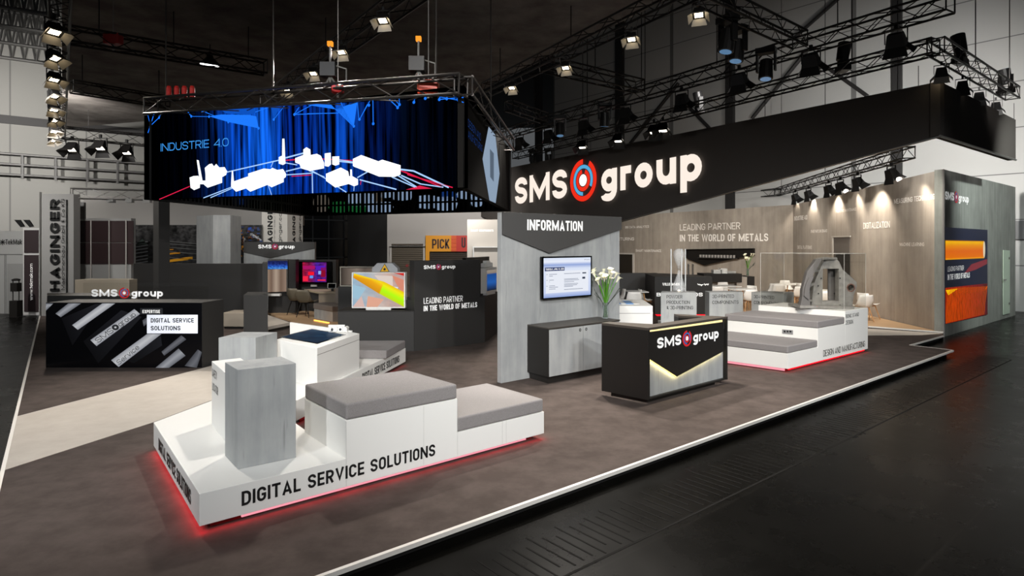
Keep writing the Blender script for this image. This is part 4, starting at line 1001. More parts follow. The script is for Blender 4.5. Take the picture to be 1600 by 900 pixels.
# high table with stools
ht = thing('work_table', 'pale wood look table with a panel end, before the television partition', 'table', (-6.0, 19.2, 0))
zt3 = .82
MB().prism([(dp(475, 451, 20.1).x, 20.1), (dp(497, 455, 19.0).x, 19.0), (dp(545, 451, 19.0).x, 19.0), (dp(545, 451, 20.1).x, 20.1)], zt3 - .06, zt3).build('top', mat('pale_oak', '#a2937c', .5), ht, bevel=.003)
MB().bx(dp(497, 451, 19.0).x, dp(545, 451, 19.0).x, 19.05, 19.15, .051, zt3 - .06).build('panel_end', mat('pale_oak2', '#8f8170', .5), ht)
ts = thing('tablet', 'white framed tablet on a small stand on the pale wood table', 'tablet', tuple(dp(517, 453, 19.2)))
a_ = dp(511.5, 450.6, 19.15); b_ = dp(525, 450.6, 19.15); h_ = dp(512, 442.5, 19.3)
MB().slab([(a_.x, 19.15, a_.z), (b_.x, 19.15, b_.z), (b_.x - .03, 19.28, h_.z), (a_.x - .03, 19.28, h_.z)], (0, .015, .004)).build('frame', M_white, ts)
MB().poly([(a_.x + .02, 19.145, a_.z + .015), (b_.x - .02, 19.145, a_.z + .015), (b_.x - .05, 19.27, h_.z - .012), (a_.x - .01, 19.27, h_.z - .012)]).build('screen', M_screen_k, ts)
MB().box(((a_.x+b_.x)/2, 19.25, (zt3 + a_.z)/2 + .01), (.03, 0, 0), (0, .05, 0), (0, 0, abs(a_.z - zt3)/2 + .02)).build('stand', M_lampblk, ts)
def shell(mb, w, d, h, back):
    """seat shell: dished seat rising into a curved back; open at +y front? back at +y"""
    n = 10; rows = []
    for i in range(n + 1):
        f = i / n
        if f < .5: g = f / .5; y = -d/2 + d * g * .92; z = h + .02 * (1-g)**2 - .015*math.sin(g*math.pi)
        else: g = (f - .5) / .5; y = d/2 * .84 + .09 * g + .02 * math.sin(g * math.pi); z = h + back * g
        row = []
        for j in range(9):
            s_ = (j - 4) / 4; ww = w/2 * (1 - .12 * (1 - min(f * 4, 1)) - (.18 * max(0, f - .75) / .25))
            curl = .035 * s_ * s_ if f < .5 else 0; yy = y - (.07 * s_ * s_ if f >= .5 else 0); rise = .06 * abs(s_)**3 if .3 < f < .7 else 0
            row.append(Vector((ww * s_, yy, z + curl + rise)))
        rows.append(row)
    vs = [p for r in rows for p in r] + [p + Vector((0, .012 if i >= 5 else 0, -.012 if i < 6 else 0)) for i, r in enumerate(rows) for p in r]
    N = (n + 1) * 9; fs = []
    for i in range(n):
        for j in range(8):
            a = i*9 + j; fs.append((a, a+1, a+10, a+9)); fs.append((N + a, N + a+9, N + a+10, N + a+1))
    for j in range(8): fs.append((j, N + j, N + j + 1, j + 1)); k = n*9 + j; fs.append((k, k+1, N + k+1, N + k))
    for i in range(n): a = i*9; fs.append((a, a+9, N+a+9, N+a)); a = i*9 + 8; fs.append((a, N+a, N+a+9, a+9))
    return mb.add(vs, fs)
def make_chair(name, label, mshell, mleg, h, back=.36, w=.5, bar=False, cat='chair', group=None):
    t = thing(name, label, cat, (0, 0, 0), group)
    m = MB(); shell(m, w, .46, h, back); m.build('seat_shell', mshell, t, smooth=True)
    for sx in (-1, 1):
        for sy in (-1, 1):
            MB().tube((sx*.13, sy*.12, h - .01), (sx*.23, sy*.22, .0), .017, 8, .011).build('leg', mleg, t)
    MB().box((0, 0, h - .03), (.14, 0, 0), (0, .14, 0), (0, 0, .012)).build('seat_frame', mleg, t)
    if bar:
        m = MB(); 
        for s_ in (-1, 1): m.tube((-.2, s_*.19, .3), (.2, s_*.19, .3), .008, 6); m.tube((s_*.2, -.19, .3), (s_*.2, .19, .3), .008, 6)
        m.build('footrest', mleg, t)
    return t
def face(p, q): return math.atan2(q[1] - p[1], q[0] - p[0]) - math.pi/2 + math.pi   # back (+y) away from q
GS = 'olive shell chairs at the pale wood table'
st1 = make_chair('shell_chair', 'olive shell chair at the pale wood table, the one closer to the bronze poster sheet', M_olive, M_lampblk, .47, .38, .55, False, 'chair', GS)
st1.location = (dp(465, 488, 19.5).x, 19.5, .052); st1.rotation_euler = (0, 0, math.radians(150))
dup(st1, (dp(480, 489, 18.9).x, 18.9, .052), math.radians(160), 'olive shell chair at the pale wood table, the one overlapping the table top', GS)
ub_ = thing('upholstered_bench', 'grey upholstered bench with a concrete look base and upright back cushion', 'bench', (dp(500, 500, 18).x, 18, 0))
ub = [(dp(489.5, 500, 18.6).x, 18.6), (dp(519, 500, 17.7).x, 17.7), (dp(560, 500, 17.9).x, 17.9), (dp(560, 500, 19).x, 18.95), (dp(505, 500, 18.95).x, 18.95)]
MB().prism(inset(ub, .02), .052, .34).build('base', M_conc, ub_)
MB().prism(ub, .34, .5).build('seat_cushion', M_fabric2, ub_, bevel=.02)
MB().prism([(dp(523.5, 470, 18.4).x, 18.4), (dp(534, 470, 18.1).x, 18.1), (dp(560, 470, 18.2).x, 18.2), (dp(560, 470, 18.2).x, 18.55)], .502, .99).build('back_cushion', M_fabric2, ub_, bevel=.02)
q0, q1 = dp(491, 501, 17.9), dp(514, 505, 17.3)
MB().box(((q0.x+q1.x)/2, 17.6, .075), ((q1.x-q0.x)/2, -.3, 0), (.01, .015, 0), (0, 0, .015)).build('led_strip', emat('amber_led', '#ffb050', 2.5), ub_)

# ================================================================ LED cube
ZB = 3.125
def zq(px, py, z): return line_at(z, px, py)
F1 = zq(233, 312, ZB); F2 = zq(725.5, 293, ZB); B1 = zq(796, 330, ZB); B2 = zq(478, 337.5, ZB)
FP = Pl(F1, F2); SPn = Pl(F2, B1)
cube = thing('led_cube', 'hanging four sided LED cube whose front shows INDUSTRIE 4.0 in blue', 'screen', (F2.x, F2.y, ZB))
tl = FP.at(230.7, 176.7); trr = FP.at(724.4, 150.5); 
def band(name, a, b, z0, za, zb, m, off=0, n=None, parent=cube):
    n = n or Vector((0, 0, 0)); mb = MB(); mb.quv([Vector((a.x, a.y, z0)) + n*off, Vector((b.x, b.y, z0)) + n*off, Vector((b.x, b.y, zb)) + n*off, Vector((a.x, a.y, za)) + n*off]); return mb.build(name, m, parent)
ua = (xy(F2) - xy(F1)).normalized()
MB().slab([Vector((F1.x, F1.y, ZB)), Vector((F2.x, F2.y, ZB)), Vector((F2.x, F2.y, trr.z)), Vector((F1.x, F1.y, tl.z))], FP.n * -.12).build('front_screen', M_ledk, cube)
m_led = uvramp('led_curtain', [(0, '#000000'), (.16, '#010208'), (.24, '#041a48'), (.34, '#0a4fd0'), (.42, '#1164e8'), (.5, '#0632a0'), (.58, '#06349c'), (.66, '#0a48b8'), (.74, '#041c5c'), (.84, '#020818'), (1, '#010206')], 0, 1.4, ((85, .7, 1), .38, .64, '#04060c', '#ffffff'))
m_led.node_tree.nodes['Principled BSDF'].inputs['Base Color'].default_value = (0, 0, 0, 1); m_led.node_tree.nodes['Principled BSDF'].inputs['Specular IOR Level'].default_value = 0
def fpx(px, py, off=.006): return FP.at(px, py, off)
MB().quv([fpx(234, 311.5, .004), fpx(725, 293, .004), fpx(724, 151, .004), fpx(231.5, 177, .004)]).build('blue_curtain_image', m_led, cube)
def c1(x, y, off=.01): return FP.at(220 + x * .2222, 140 + y * .2222, off)
def c2(x, y, off=.01): return FP.at(480 + x * .2444, 120 + y * .2444, off)
def gpoly(fn, pts, m, nm, off): MB().poly([fn(x, y, off) for x, y in pts]).build(nm, m, cube)
W = M_ledw
for fn, pts in ((c1, [(343,618),(370,608),(405,606),(418,640),(415,690),(375,707),(350,690)]), (c1, [(393,495),(407,497),(434,640),(455,640),(455,600),(450,550),(480,525),(500,520),(515,540),(530,522),(552,547),(590,545),(607,575),(600,600),(572,615),(572,655),(470,690),(440,665),(418,665)]),
    (c1, [(635,660),(640,570),(648,570),(655,645),(755,610),(755,590),(865,555),(910,560),(925,550),(960,565),(1000,558),(1020,590),(1020,615),(1005,625),(1005,650),(920,687),(890,670),(770,718),(740,695),(670,718),(635,685)]),
    (c1, [(995,345),(1010,345),(1015,465),(1018,520),(1000,530),(970,520),(970,475),(993,465)]),
    (c2, [(-77,520),(-25,500),(-25,465),(-5,450),(20,465),(22,500),(62,492),(88,505),(108,550),(108,585),(18,602),(-40,585),(-48,560),(-77,548)]),
    (c2, [(112,490),(150,485),(152,560),(135,575),(112,570)]), (c2, [(160,510),(205,508),(205,560),(180,568),(160,560)]),
    (c2, [(292,525),(345,500),(455,540),(480,530),(597,565),(597,625),(560,640),(460,638),(300,575),(292,570)]),
    (c2, [(120,620),(215,580),(262,605),(268,635),(275,635),(275,592),(286,592),(288,635),(325,655),(325,690),(300,700),(265,685),(180,708),(120,665)])):
    gpoly(fn, pts, W, 'machine_silhouette', .014)
def seg(mb, fn, x0, y0, x1, y1, w, off=.011):
    a_, b_ = fn(x0, y0, off), fn(x1, y1, off); d_ = (b_ - a_).normalized(); s_ = FP.n.cross(d_).normalized() * w * (.6 if w > .012 else .8)
    mb.add([a_ - s_, b_ - s_, b_ + s_, a_ + s_], [(0, 1, 2, 3)])
m = MB()
for s in ((c1,607,580,1000,490,.012),(c1,440,762,640,685,.014),(c1,490,760,650,690,.01),(c1,1018,480,1150,445,.02),(c1,1020,575,1130,548,.012),(c1,1020,600,1200,588,.01),(c1,1018,515,1100,530,.01),(c1,1205,575,1208,728,.012),(c1,895,670,920,740,.008),(c1,915,545,935,500,.008),
    (c2,205,540,292,550,.012),(c2,205,530,292,545,.01),(c2,30,600,125,655,.014),(c2,190,700,250,738,.014),(c2,320,645,395,602,.012),(c2,335,658,570,720,.012),(c2,597,592,680,602,.02),(c2,680,602,905,708,.02),(c2,575,628,700,705,.016),(c2,540,640,690,706,.014),(c2,600,630,725,685,.012),(c2,725,685,870,706,.01),(c2,10,600,110,640,.008),(c2,300,700,298,730,.008)):
    seg(m, *s)
m.build('network_lines', M_linew, cube)
m = MB()
for s in ((c1,130,772,345,680,.014),(c1,1020,497,1090,492,.012),(c1,1060,610,1200,600,.008),(c2,90,525,290,535,.008),(c2,597,600,860,705,.010),(c2,640,625,930,708,.010),(c2,345,660,340,690,.008),(c2,620,605,740,655,.008)): seg(m, *s)
m.poly([c2(630, 722, .011), c2(720, 695, .011), c2(800, 715, .011)])
m.build('network_lines_red', M_liner, cube)
for fn, pts, mm in ((c1, [(555,138),(800,125),(805,165),(760,178),(600,168)], M_bluemd), (c1, [(480,188),(565,175),(760,178),(812,188),(828,272),(615,228)], M_bluelt), (c1, [(917,128),(980,115),(935,210)], M_bluemd), (c2, [(0,180),(140,166),(182,208)], M_bluelt), (c2, [(182,208),(320,158),(315,200),(298,318)], M_bluelt), (c2, [(182,208),(215,170),(298,318)], M_bluemd)):
    gpoly(fn, pts, mm, 'blue_facet', .012)
m = MB()
for s in ((c1,330,155,355,188,.012),(c1,355,188,480,190,.006),(c1,432,148,480,170,.008),(c1,480,170,570,205,.006),(c1,50,305,95,165,.012),(c1,60,262,125,200,.01),(c1,50,180,70,262,.008),(c1,125,200,150,165,.008),(c1,800,160,915,118,.008),(c1,935,210,1010,115,.008),(c1,1080,175,1200,110,.008),(c1,1080,172,1115,120,.008),(c1,1080,175,1270,168,.008),
    (c2,0,236,200,232,.008),(c2,215,160,260,280,.008),(c2,298,318,180,205,.010),(c2,335,272,400,155,.008),(c2,330,270,320,165,.008),(c2,335,272,385,175,.007),(c2,422,300,420,150,.009),(c2,525,145,578,195,.010),(c2,590,178,578,195,.01),(c2,590,178,588,140,.008),(c2,560,148,590,178,.007),(c2,682,163,688,138,.008),(c2,845,145,850,125,.008),(c2,845,145,890,140,.009),(c2,890,140,1000,132,.008),(c2,845,128,970,150,.007),(c2,970,150,1000,165,.008),(c2,940,128,970,150,.007)): seg(m, *s)
for fn, x, y in ((c1,828,272),(c1,615,228),(c1,480,190),(c1,935,210),(c1,1080,175),(c1,65,262),(c1,128,198),(c1,355,188),(c1,432,148),(c2,298,316),(c2,422,300),(c2,578,197),(c2,590,178),(c2,334,272),(c2,682,163),(c2,755,138),(c2,845,145),(c2,892,140),(c2,968,150),(c2,395,182)):
    ring(m, fn(x, y, .013), FP.u, Vector((0, 0, 1)), 0, .024, n=10)
m.build('blue_net_lines', M_bluelt, cube)
m = MB(); A = c1(140, 435, .012); Bq = c1(617, 417, .012); T = c1(140, 380, .012)
put_text(m, 'INDUSTRIE 4.0', A, Vector((Bq.x-A.x, Bq.y-A.y, 0)), Vector((0, 0, T.z-A.z)), 0); m.build('screen_lettering', M_bluetx, cube)
# right flank
m_side = mat('led_side', '#141312', .9, spec=.05)
zt1 = trr.z; zt2 = 4.72
MB().slab([Vector((F2.x, F2.y, ZB)), Vector((B1.x, B1.y, ZB)), Vector((B1.x, B1.y, zt2)), Vector((F2.x, F2.y, zt1))], SPn.n * -.1).build('side_screen', m_side, cube)
def c2s(x, y, off=.006): return SPn.at(480 + x * .2444, 120 + y * .2444, off)
MB().poly([c2s(*p) for p in ((1160, 318), (1203, 372), (1230, 620), (1205, 808), (1165, 790), (1121, 525))]).build('hexagon_image', emat('hex_blue', '#9fb4cc', .75), cube)
MB().poly([c2s(x, y, .009) for x, y in ((1168, 460), (1193, 490), (1193, 672), (1170, 640))]).build('hexagon_inset', emat('hex_grey', '#6f7f92', .6), cube)
m = MB()
for s, x0_, x1_, yb, yt in (('DESIGN AND', 1028, 1110, 330, 268), ('MANUFACTURING', 1015, 1120, 385, 325)):
    a_ = c2s(x0_, yt + 50, .01); b_ = c2s(x1_, yt, .01); 
    put_text(m, s, a_, Vector((b_.x-a_.x, b_.y-a_.y, 0)), Vector((0, 0, .12)), 0)
m.build('side_lettering', emat('side_blue', '#1d3f80', .6), cube)
# rear screens seen from inside, with slats
for nm, a_, b_ in (('rear_screen', B1, B2), ('rear_screen', B2, F1)):
    RPp = Pl(a_, b_); MB().slab([Vector((a_.x, a_.y, ZB)), Vector((b_.x, b_.y, ZB)), Vector((b_.x, b_.y, 4.7)), Vector((a_.x, a_.y, 4.7))], RPp.n * -.1).build(nm, M_ledk, cube)
RB = Pl(B1, B2); LBp = Pl(B2, F1)
pale = emat('pale_led', '#8fa6c4', .75); grn = emat('green_led', '#1d6a35', .6); gry = emat('grey_led', '#6f675e', .55); blu = emat('navy_led', '#1a3f86', .6)
for x0_, x1_, y0_, y1_, mm in ((545, 585, 303, 322, pale), (595, 612, 297, 308, pale), (615, 642, 295, 312, pale), (655, 680, 306, 325, pale), (680, 712, 308, 328, pale), (716, 742, 299, 310, pale), (738, 752, 309, 322, pale), (575, 612, 316, 331, pale), (516, 545, 316, 331, grn), (550, 572, 318, 331, grn), (492, 512, 303, 330, gry), (584, 598, 300, 316, gry), (690, 712, 300, 312, blu)):
    MB().poly([RB.at(x0_, y1_, .02), RB.at((x0_ + x1_)/2, y1_ + 1.5, .02), RB.at(x1_, y1_, .02), RB.at(x1_ + 3, (y0_+y1_)/2, .02), RB.at(x1_, y0_, .02), RB.at((x0_+x1_)/2, y0_ - 1.5, .02), RB.at(x0_, y0_, .02), RB.at(x0_ - 3, (y0_+y1_)/2, .02)]).build('rear_image', mm, cube)
for x0_, x1_, y0_, y1_, mm in ((360, 385, 306, 320, blu), (400, 412, 305, 318, gry), (475, 490, 300, 330, gry)):
    MB().poly([LBp.at(x0_, y1_, .02), LBp.at(x1_, y1_, .02), LBp.at(x1_, y0_, .02), LBp.at(x0_, y0_, .02)]).build('rear_image', mm, cube)
m = MB(); frm = mat('led_frame', '#0b0b0c', .4, .3)
for pl_, a_, b_ in ((RB, B1, B2), (LBp, B2, F1)):
    L_ = (xy(b_) - xy(a_)).length; u_ = (xy(b_) - xy(a_)).normalized(); k = int(L_ / .14)
    for i in range(k + 1):
        p = xy(a_) + u_ * (L_ * i / k) + pl_.n * .06; w_ = .028 if i % 4 else .05
        m.box(p + Vector((0, 0, (ZB + 4.6)/2)), u_ * w_, pl_.n * .02, (0, 0, (4.6 - ZB)/2))
    for z in (ZB + .02, ZB + .28, ZB + .62, ZB + .96): m.box((xy(a_) + xy(b_))/2 + pl_.n * .07 + Vector((0, 0, z)), u_ * L_/2, pl_.n * .02, (0, 0, .025))
m.build('slat_frame', frm, cube)
MB().poly([Vector((p.x, p.y, 4.62)) for p in (F1, F2, B1, B2)]).build('top_cover', M_ledk, cube)
# dark support column
cd = 13.4; a_ = dp(231, 381, cd); b_ = dp(258, 381, cd); c_ = dp(248, 381, cd)
cl = MB().prism([(a_.x, cd + .2), (c_.x, cd), (b_.x, cd + .18), (a_.x + .2, cd + .5)], 0, 3.45).build('support_column', M_dark, None, bevel=.003); tag(cl, 'dark square column under the corner of the LED cube', 'column')
td = 20.0; a_, c_, b_ = dp(307, 343.8, td + .6), dp(333, 336, td), dp(360, 336, td)
tw = MB().prism([(a_.x, td + .6), (c_.x, td), (b_.x, td), (b_.x - .05, td + .9), (a_.x + .2, td + .9)], 0, c_.z).build('display_tower', M_conc, None, bevel=.003); tag(tw, 'tall grey concrete look tower behind the wide dark partition', 'tower')

# ================================================================ big fascia
FZ = 5.74
fa0 = line_at(FZ, 1469, 127); fa1 = line_at(FZ, 796, 262)
FA = Pl(fa0, fa1); fz = thing('hanging_fascia', 'huge black hanging fascia with the lit SMS group sign', 'fascia', tuple(fa0))
bR = FA.at(1467, 212); ap = FA.at(866, 373.5); bl_ = FA.at(735, 333.5); 
fb = line_at(FZ, 1587, 187)
farl = FA.at(735, 275)
pts = [Vector((fa0.x, fa0.y, FZ)), Vector((farl.x, farl.y, FZ)), bl_, ap, Vector((fa0.x, fa0.y, bR.z))]
MB().slab(pts, FA.n * -.18).build('front_panel', M_fascia, fz)
RF = Pl(fa0, fb)
MB().slab([Vector((fa0.x, fa0.y, FZ)), Vector((fb.x, fb.y, FZ)), Vector((fb.x, fb.y, RF.at(1587, 250).z)), Vector((fa0.x, fa0.y, bR.z))], RF.n * -.18).build('return_panel', M_fascia, fz)
ed = MB(); ed.tube(Vector((fa0.x, fa0.y, bR.z - .01)) - FA.n*.02, ap - FA.n * .02, .022, 6); ed.tube(Vector((fa0.x, fa0.y, bR.z - .01)), Vector((fb.x, fb.y, RF.at(1587, 250).z)), .03, 6); ed.build('edge_profile', M_alu, fz)
A = FA.at(805, 319.5, .08); Bq = FA.at(1097, 281, .08); T = FA.at(805, 279, .08); T2 = FA.at(1097, 281, .08)
zav = (A.z + Bq.z) / 2 - .0
print('fascia baseline', A.z, Bq.z, 'cap', T.z - A.z)
sign_u = Vector((Bq.x-A.x, Bq.y-A.y, Bq.z - A.z)); vv = Vector((0, 0, (T.z - A.z)))
W_ = M_sg_w
logo(fz, A, sign_u, vv, (M_sg_w, M_sg_r, M_sg_b, emat('sign_centre', '#fff4ec', 1.6)), FA.n * .01)

# ================================================================ back walls of the stand
J = dp(1239, 320, 26.3); K = at(1474, 519.6); KZ = CH + (HY - 264.5) / F * K.y
sg2 = Pl(K, J)
w2_ = MB(); 
w2_.quv([(K.x, K.y, 0), (J.x, J.y, 0), (J.x, J.y, J.z), (K.x, K.y, KZ)])
n_ = sg2.n * -.15
K2_ = xy(K) + (xy(J) - xy(K)).normalized() * .3
w2_.slab([Vector((K2_.x, K2_.y, -.12)) - sg2.n*.01, Vector((J.x, J.y, -.12)) - sg2.n*.01, Vector((J.x, J.y, J.z)) - sg2.n*.01, Vector((K2_.x, K2_.y, KZ - .02)) - sg2.n*.01], n_)
wsg = struct(w2_.build('wall_stand_side', M_conc_w), 'warm grey concrete look wall of the stand lettered MEASURING TECHNOLOGY and DIGITALIZATION')
dirn = Vector((-.672, 1, 0)).normalized(); Eend = xy(J) + dirn * 11.5
sg1 = Pl(J, Eend); EZ = 3.88
w1_ = MB(); w1_.slab([Vector((J.x, J.y, 0)), Vector((Eend.x, Eend.y, 0)), Vector((Eend.x, Eend.y, EZ)), Vector((J.x, J.y, J.z))], sg1.n * -.15)
wsb = struct(w1_.build('wall_stand_back', M_conc_w), 'warm grey concrete look rear wall of the stand lettered LEADING PARTNER IN THE WORLD OF METALS')
def wtext(par, pl, s, xl, xr, yb, yt, m, bold=.0, nm='lettering'):
    mb = MB(); text_px(mb, s, pl, xl, xr, yb, yt, .01, bold); return mb.build(nm, m, par)
cr = lambda x: 1220 + x * .1778
cy = lambda y: 240 + y * .1778
wtext(wsg, sg2, 'MEASURING TECHNOLOGY', cr(995), cr(1375), cy(443), cy(400), M_tx_pale, .02)
wtext(wsg, sg2, 'DIGITALIZATION', cr(725), cr(958), cy(662), cy(608), M_tx_pale, .01)
wtext(wsg, sg2, 'MACHINE LEARNING', cr(1045), cr(1260), cy(812), cy(782), M_tx_pale, .01)
wtext(wsg, sg2, 'PREDICTIVE MAINTENANCE', cr(483), cr(663), cy(520), cy(497), M_tx_pale, .0)
wtext(wsg, sg2, 'INDUSTRIE 4.0', cr(118), cr(232), cy(590), cy(552), M_tx_pale, .02)
wtext(wsg, sg2, 'SPARE PARTS ON DEMAND', cr(263), cr(407), cy(697), cy(672), M_tx_pale, .0)
wtext(wsg, sg2, 'DIGITAL PLATFORMS', cr(145), cr(272), cy(837), cy(808), M_tx_pale, .0)
c3x = lambda x: 960 + x * .2222
c3y = lambda y: 320 + y * .2222
wtext(wsb, sg1, 'LEADING PARTNER', c3x(460), c3x(885), c3y(181), c3y(137), M_tx_pale, .0)
wtext(wsb, sg1, 'IN THE WORLD OF METALS', c3x(460), c3x(1082), c3y(258), c3y(210), M_tx_pale, .03)
wtext(wsb, sg1, 'BIG DATA ANALYTICS', c3x(78), c3x(243), c3y(166), c3y(150), M_tx_pale, .01)
wtext(wsb, sg1, 'MANUFACTURING', c3x(-90), c3x(138), c3y(252), c3y(232), M_tx_pale, .02)
wtext(wsb, sg1, 'SMART MAINTENANCE', c3x(149), c3x(329), c3y(330), c3y(313), M_tx_pale, .01)
# doorways
def opening(pl, x0_, y0_, x1_, y1_, nm, label, m, parent_wall=None):
    d = MB(); quadbox(d, pl, x0_, y0_, x1_, y1_, .02, .015); return struct(d.build(nm, m), label)
d1 = opening(sg1, 958, 397, 988, 470, 'door_1', 'dark smoked glass door in the rear stand wall', mat('smoked', '#332f29', .15))
f = MB(); quadbox(f, sg1, 988, 396, 990.5, 470, .05, .05); quadbox(f, sg1, 958, 395, 990.5, 397, .05, .05); f.build('door_frame', M_trim, d1)
d2 = opening(sg2, 1301, 371, 1327, 450, 'door_2', 'recessed doorway in the warm grey side wall', mat('recess', '#6f6a65', .7))
f = MB(); quadbox(f, sg2, 1306, 395, 1327, 455, .04, .02); f.build('door_leaf', mat('leaf_dark', '#2c2a28', .4), d2)
f = MB(); quadbox(f, sg2, 1299, 370, 1301, 455, .05, .04); quadbox(f, sg2, 1299, 369, 1328, 371, .05, .04); f.build('door_frame', mat('frame_grey', '#bdb8b0', .5), d2)
# bar niche with glasses
bn = thing('bar_niche', 'dark chevron shaped shelf niche with rows of glasses in the rear wall', 'shelf', tuple(sg1.at(1120, 410)))
def s1c(x, y, off): return sg1.at(c3x(x), c3y(y), off)
bkk = [s1c(515, 313, .02), s1c(988, 306, .02), s1c(988, 352, .02), s1c(640, 424, .02), s1c(515, 375, .02)]
m = MB(); n = len(bkk); out = [q_ + sg1.n * .14 for q_ in bkk]
for i in range(n): m.poly([out[i], out[(i+1) % n], bkk[(i+1) % n], bkk[i]])
m.poly(bkk); m.build('niche_shell', mat('niche_dark', '#171412', .5), bn)
m = MB(); a_, b_ = s1c(590, 372, .1), s1c(870, 362, .1); b_.z = a_.z
m.box((a_ + b_)/2, (xy(b_) - xy(a_))/2, sg1.n * .07, (0, 0, .02)); m.build('shelf_board', M_dark, bn)
uu1 = (xy(b_) - xy(a_)).normalized()
GG = 'drinking glasses on the bar niche shelf'
gm = mat('glassware', '#e8e6e2', .1, trans=.6, ior=1.2)
g_ = MB().lathe([(.035, 0), (.04, .13), (.036, .13), (.03, .01)], (0, 0, 0), 10).build('drinking_glass', gm)
L_ = (xy(b_) - xy(a_)).length; a0 = a_ + Vector((0, 0, .021))
for i in range(24):
    o = g_ if i == 0 else g_.copy()
    if i: C.objects.link(o)
    o.location = a0 + uu1 * (L_ * (.04 + .92 * i / 24)) + sg1.n * (.03 if i % 2 else -.03)
    tag(o, 'clear drinking glass in the row on the dark bar niche shelf', 'glass', GG)
# bar counters
def wedge(name, label, cat, pts_px, ztop, z0, m, bevel=.004):
    o = MB().prism([xy(at(x, y, ztop)) for x, y in pts_px], z0, ztop).build(name, m, None, bevel=bevel); return tag(o, label, cat)
def dbox2(name, label, cat, x0_, x1_, d0, d1, ytop, m, ybot=None):
    a_ = dp(x0_, ytop, d0); b_ = dp(x1_, ytop, d0); z0 = 0 if ybot is None else dp(x0_, ybot, d0).z
    o = MB().bx(a_.x, b_.x, d0, d1, z0, a_.z).build(name, m, None, bevel=.004); return tag(o, label, cat)
dbox2('low_partition', 'dark low partition behind the white tables near the glass door', 'partition', 955, 1029, 22.5, 22.8, 427, M_dark)
bc = thing('bar_counter', 'long black bar counter with an overhanging block end and concrete look base', 'bar', (6.5, 23, 0))
a_, b_ = dp(1033, 431, 24.0), dp(1152, 428.5, 24.5); 
MB().bx(dp(1100, 430, 24).x, b_.x, 24.0, 24.9, dp(1150, 441, 24).z, 1.13).build('top_block', M_black, bc)
MB().bx(dp(1033, 430, 24).x, dp(1100, 430, 24).x, 24.2, 24.9, .7, 1.05).build('counter_arm', M_black, bc)
MB().bx(dp(1100, 430, 24).x, dp(1170, 428, 24.5).x, 24.3, 24.8, 0, dp(1150, 441, 24).z).build('base', M_conc_w, bc)
MB().bx(dp(1168, 432, 24).x, dp(1179, 432, 24).x, 24.0, 24.9, 0, dp(1178, 432, 24).z).build('end_panel', M_black, bc)
MB().bx(dp(1152, 432, 24).x, dp(1168, 432, 24).x, 24.05, 24.9, 0, dp(1178, 433, 24).z).build('base_front', M_conc_w, bc)
lilies('flower_vase', 'small distant vase of white calla lilies on the bar counter end', (dp(1169, 434, 24.3).x, 24.35, dp(1178, 432, 24).z + .002), .95, 9, 5)
for x, hh in ((1075.5, .45), (1082.5, .45)):
    q = dp(x, 430, 24.5); o = MB().tube((q.x, 24.5, 1.051), (q.x, 24.5, 1.051 + hh), .035, 10)
    o.tube((q.x, 24.5, 1.45), (q.x, 24.36, 1.47), .015, 6)
    tag(o.build('beer_tap', M_alu), 'upright chrome tap on the black bar counter', 'tap', 'chrome taps on the bar')
for i, (x, w_) in enumerate(((1120, .16), (1130, .13))):
    q = dp(x, 428, 24.3); m = MB()
    for k in range(3 + i): m.bx(q.x - w_, q.x + w_, 24.2, 24.5, 1.132 + k*.05, 1.132 + k*.05 + .04)
    tag(m.build('plate_stack', M_white), ['wide low stack of white crockery on the black bar counter', 'narrower stack of white crockery on the black bar counter'][i], 'plates')
cupm = MB().lathe([(.03, 0), (.04, .09), (.035, .09), (.028, .01)], (0, 0, 0), 8).build('drinking_glass', gm)
for i in range(14):
    o = cupm if i == 0 else cupm.copy()
    if i: C.objects.link(o)
    o.location = (dp(1137 + i * .98, 430, 24.3).x, 24.3 + .1 * (i % 2), 1.132); tag(o, 'small clear glass in the row standing on the black bar counter', 'glass', 'glasses standing on the bar counter')
    if o.location.x > b_.x - .03: o.location.x = b_.x - .03 * (i - 8)
# welcome box
wk = thing('welcome_box', 'black box with white welcome words in several languages between the pedestals', 'display', tuple(at(1023, 478)))
wd0 = 19.5; a_, b_ = dp(1023, 432.5, wd0), dp(1113, 433.5, wd0)
MB().prism([(a_.x, wd0), (b_.x, wd0), (b_.x + .05, wd0 + .5), (b_.x - .9, wd0 + 2.3), (a_.x + .2, wd0 + 2.3)], .06, a_.z).build('body', M_black, wk, bevel=.003)
MB().prism([(a_.x+.1, wd0+.1), (b_.x-.1, wd0+.1), (b_.x - .9, wd0 + 2.2), (a_.x + .3, wd0 + 2.2)], 0, .06).build('plinth', M_red, wk)
WK = Pl((a_.x, wd0), (b_.x, wd0))
for s, x0_, x1_, yb, yt in (('WILLKOMMEN', 1035, 1062, 446.2, 442), ('BIENVENIDOS', 1026, 1098, 463, 457.5)):
    m = MB(); text_px(m, s, WK, x0_, x1_, yb, yt, .004, .03); m.build('lettering', M_tx_w, wk)
ar = MB()      # right-to-left greeting, drawn stroke by stroke
def stroke(pts): 
    P_ = [WK.at(1090 + x * .01 * 17, 447 - y * .04, .006) for x, y in pts]; ar.path(P_, .012, 5)
stroke([(0, 95), (5, 60), (12, 50), (18, 75), (24, 52), (34, 50), (38, 20), (32, 5)]); stroke([(34, 50), (48, 50), (52, 75)]); stroke([(62, 95), (66, 50), (74, 50), (78, 80), (82, 50)]); stroke([(86, 95), (90, 50), (98, 50), (99, 100)]); stroke([(20, 30), (22, 28)]); stroke([(70, 32), (73, 32)])
ar.build('arabic_lettering', M_tx_w, wk)
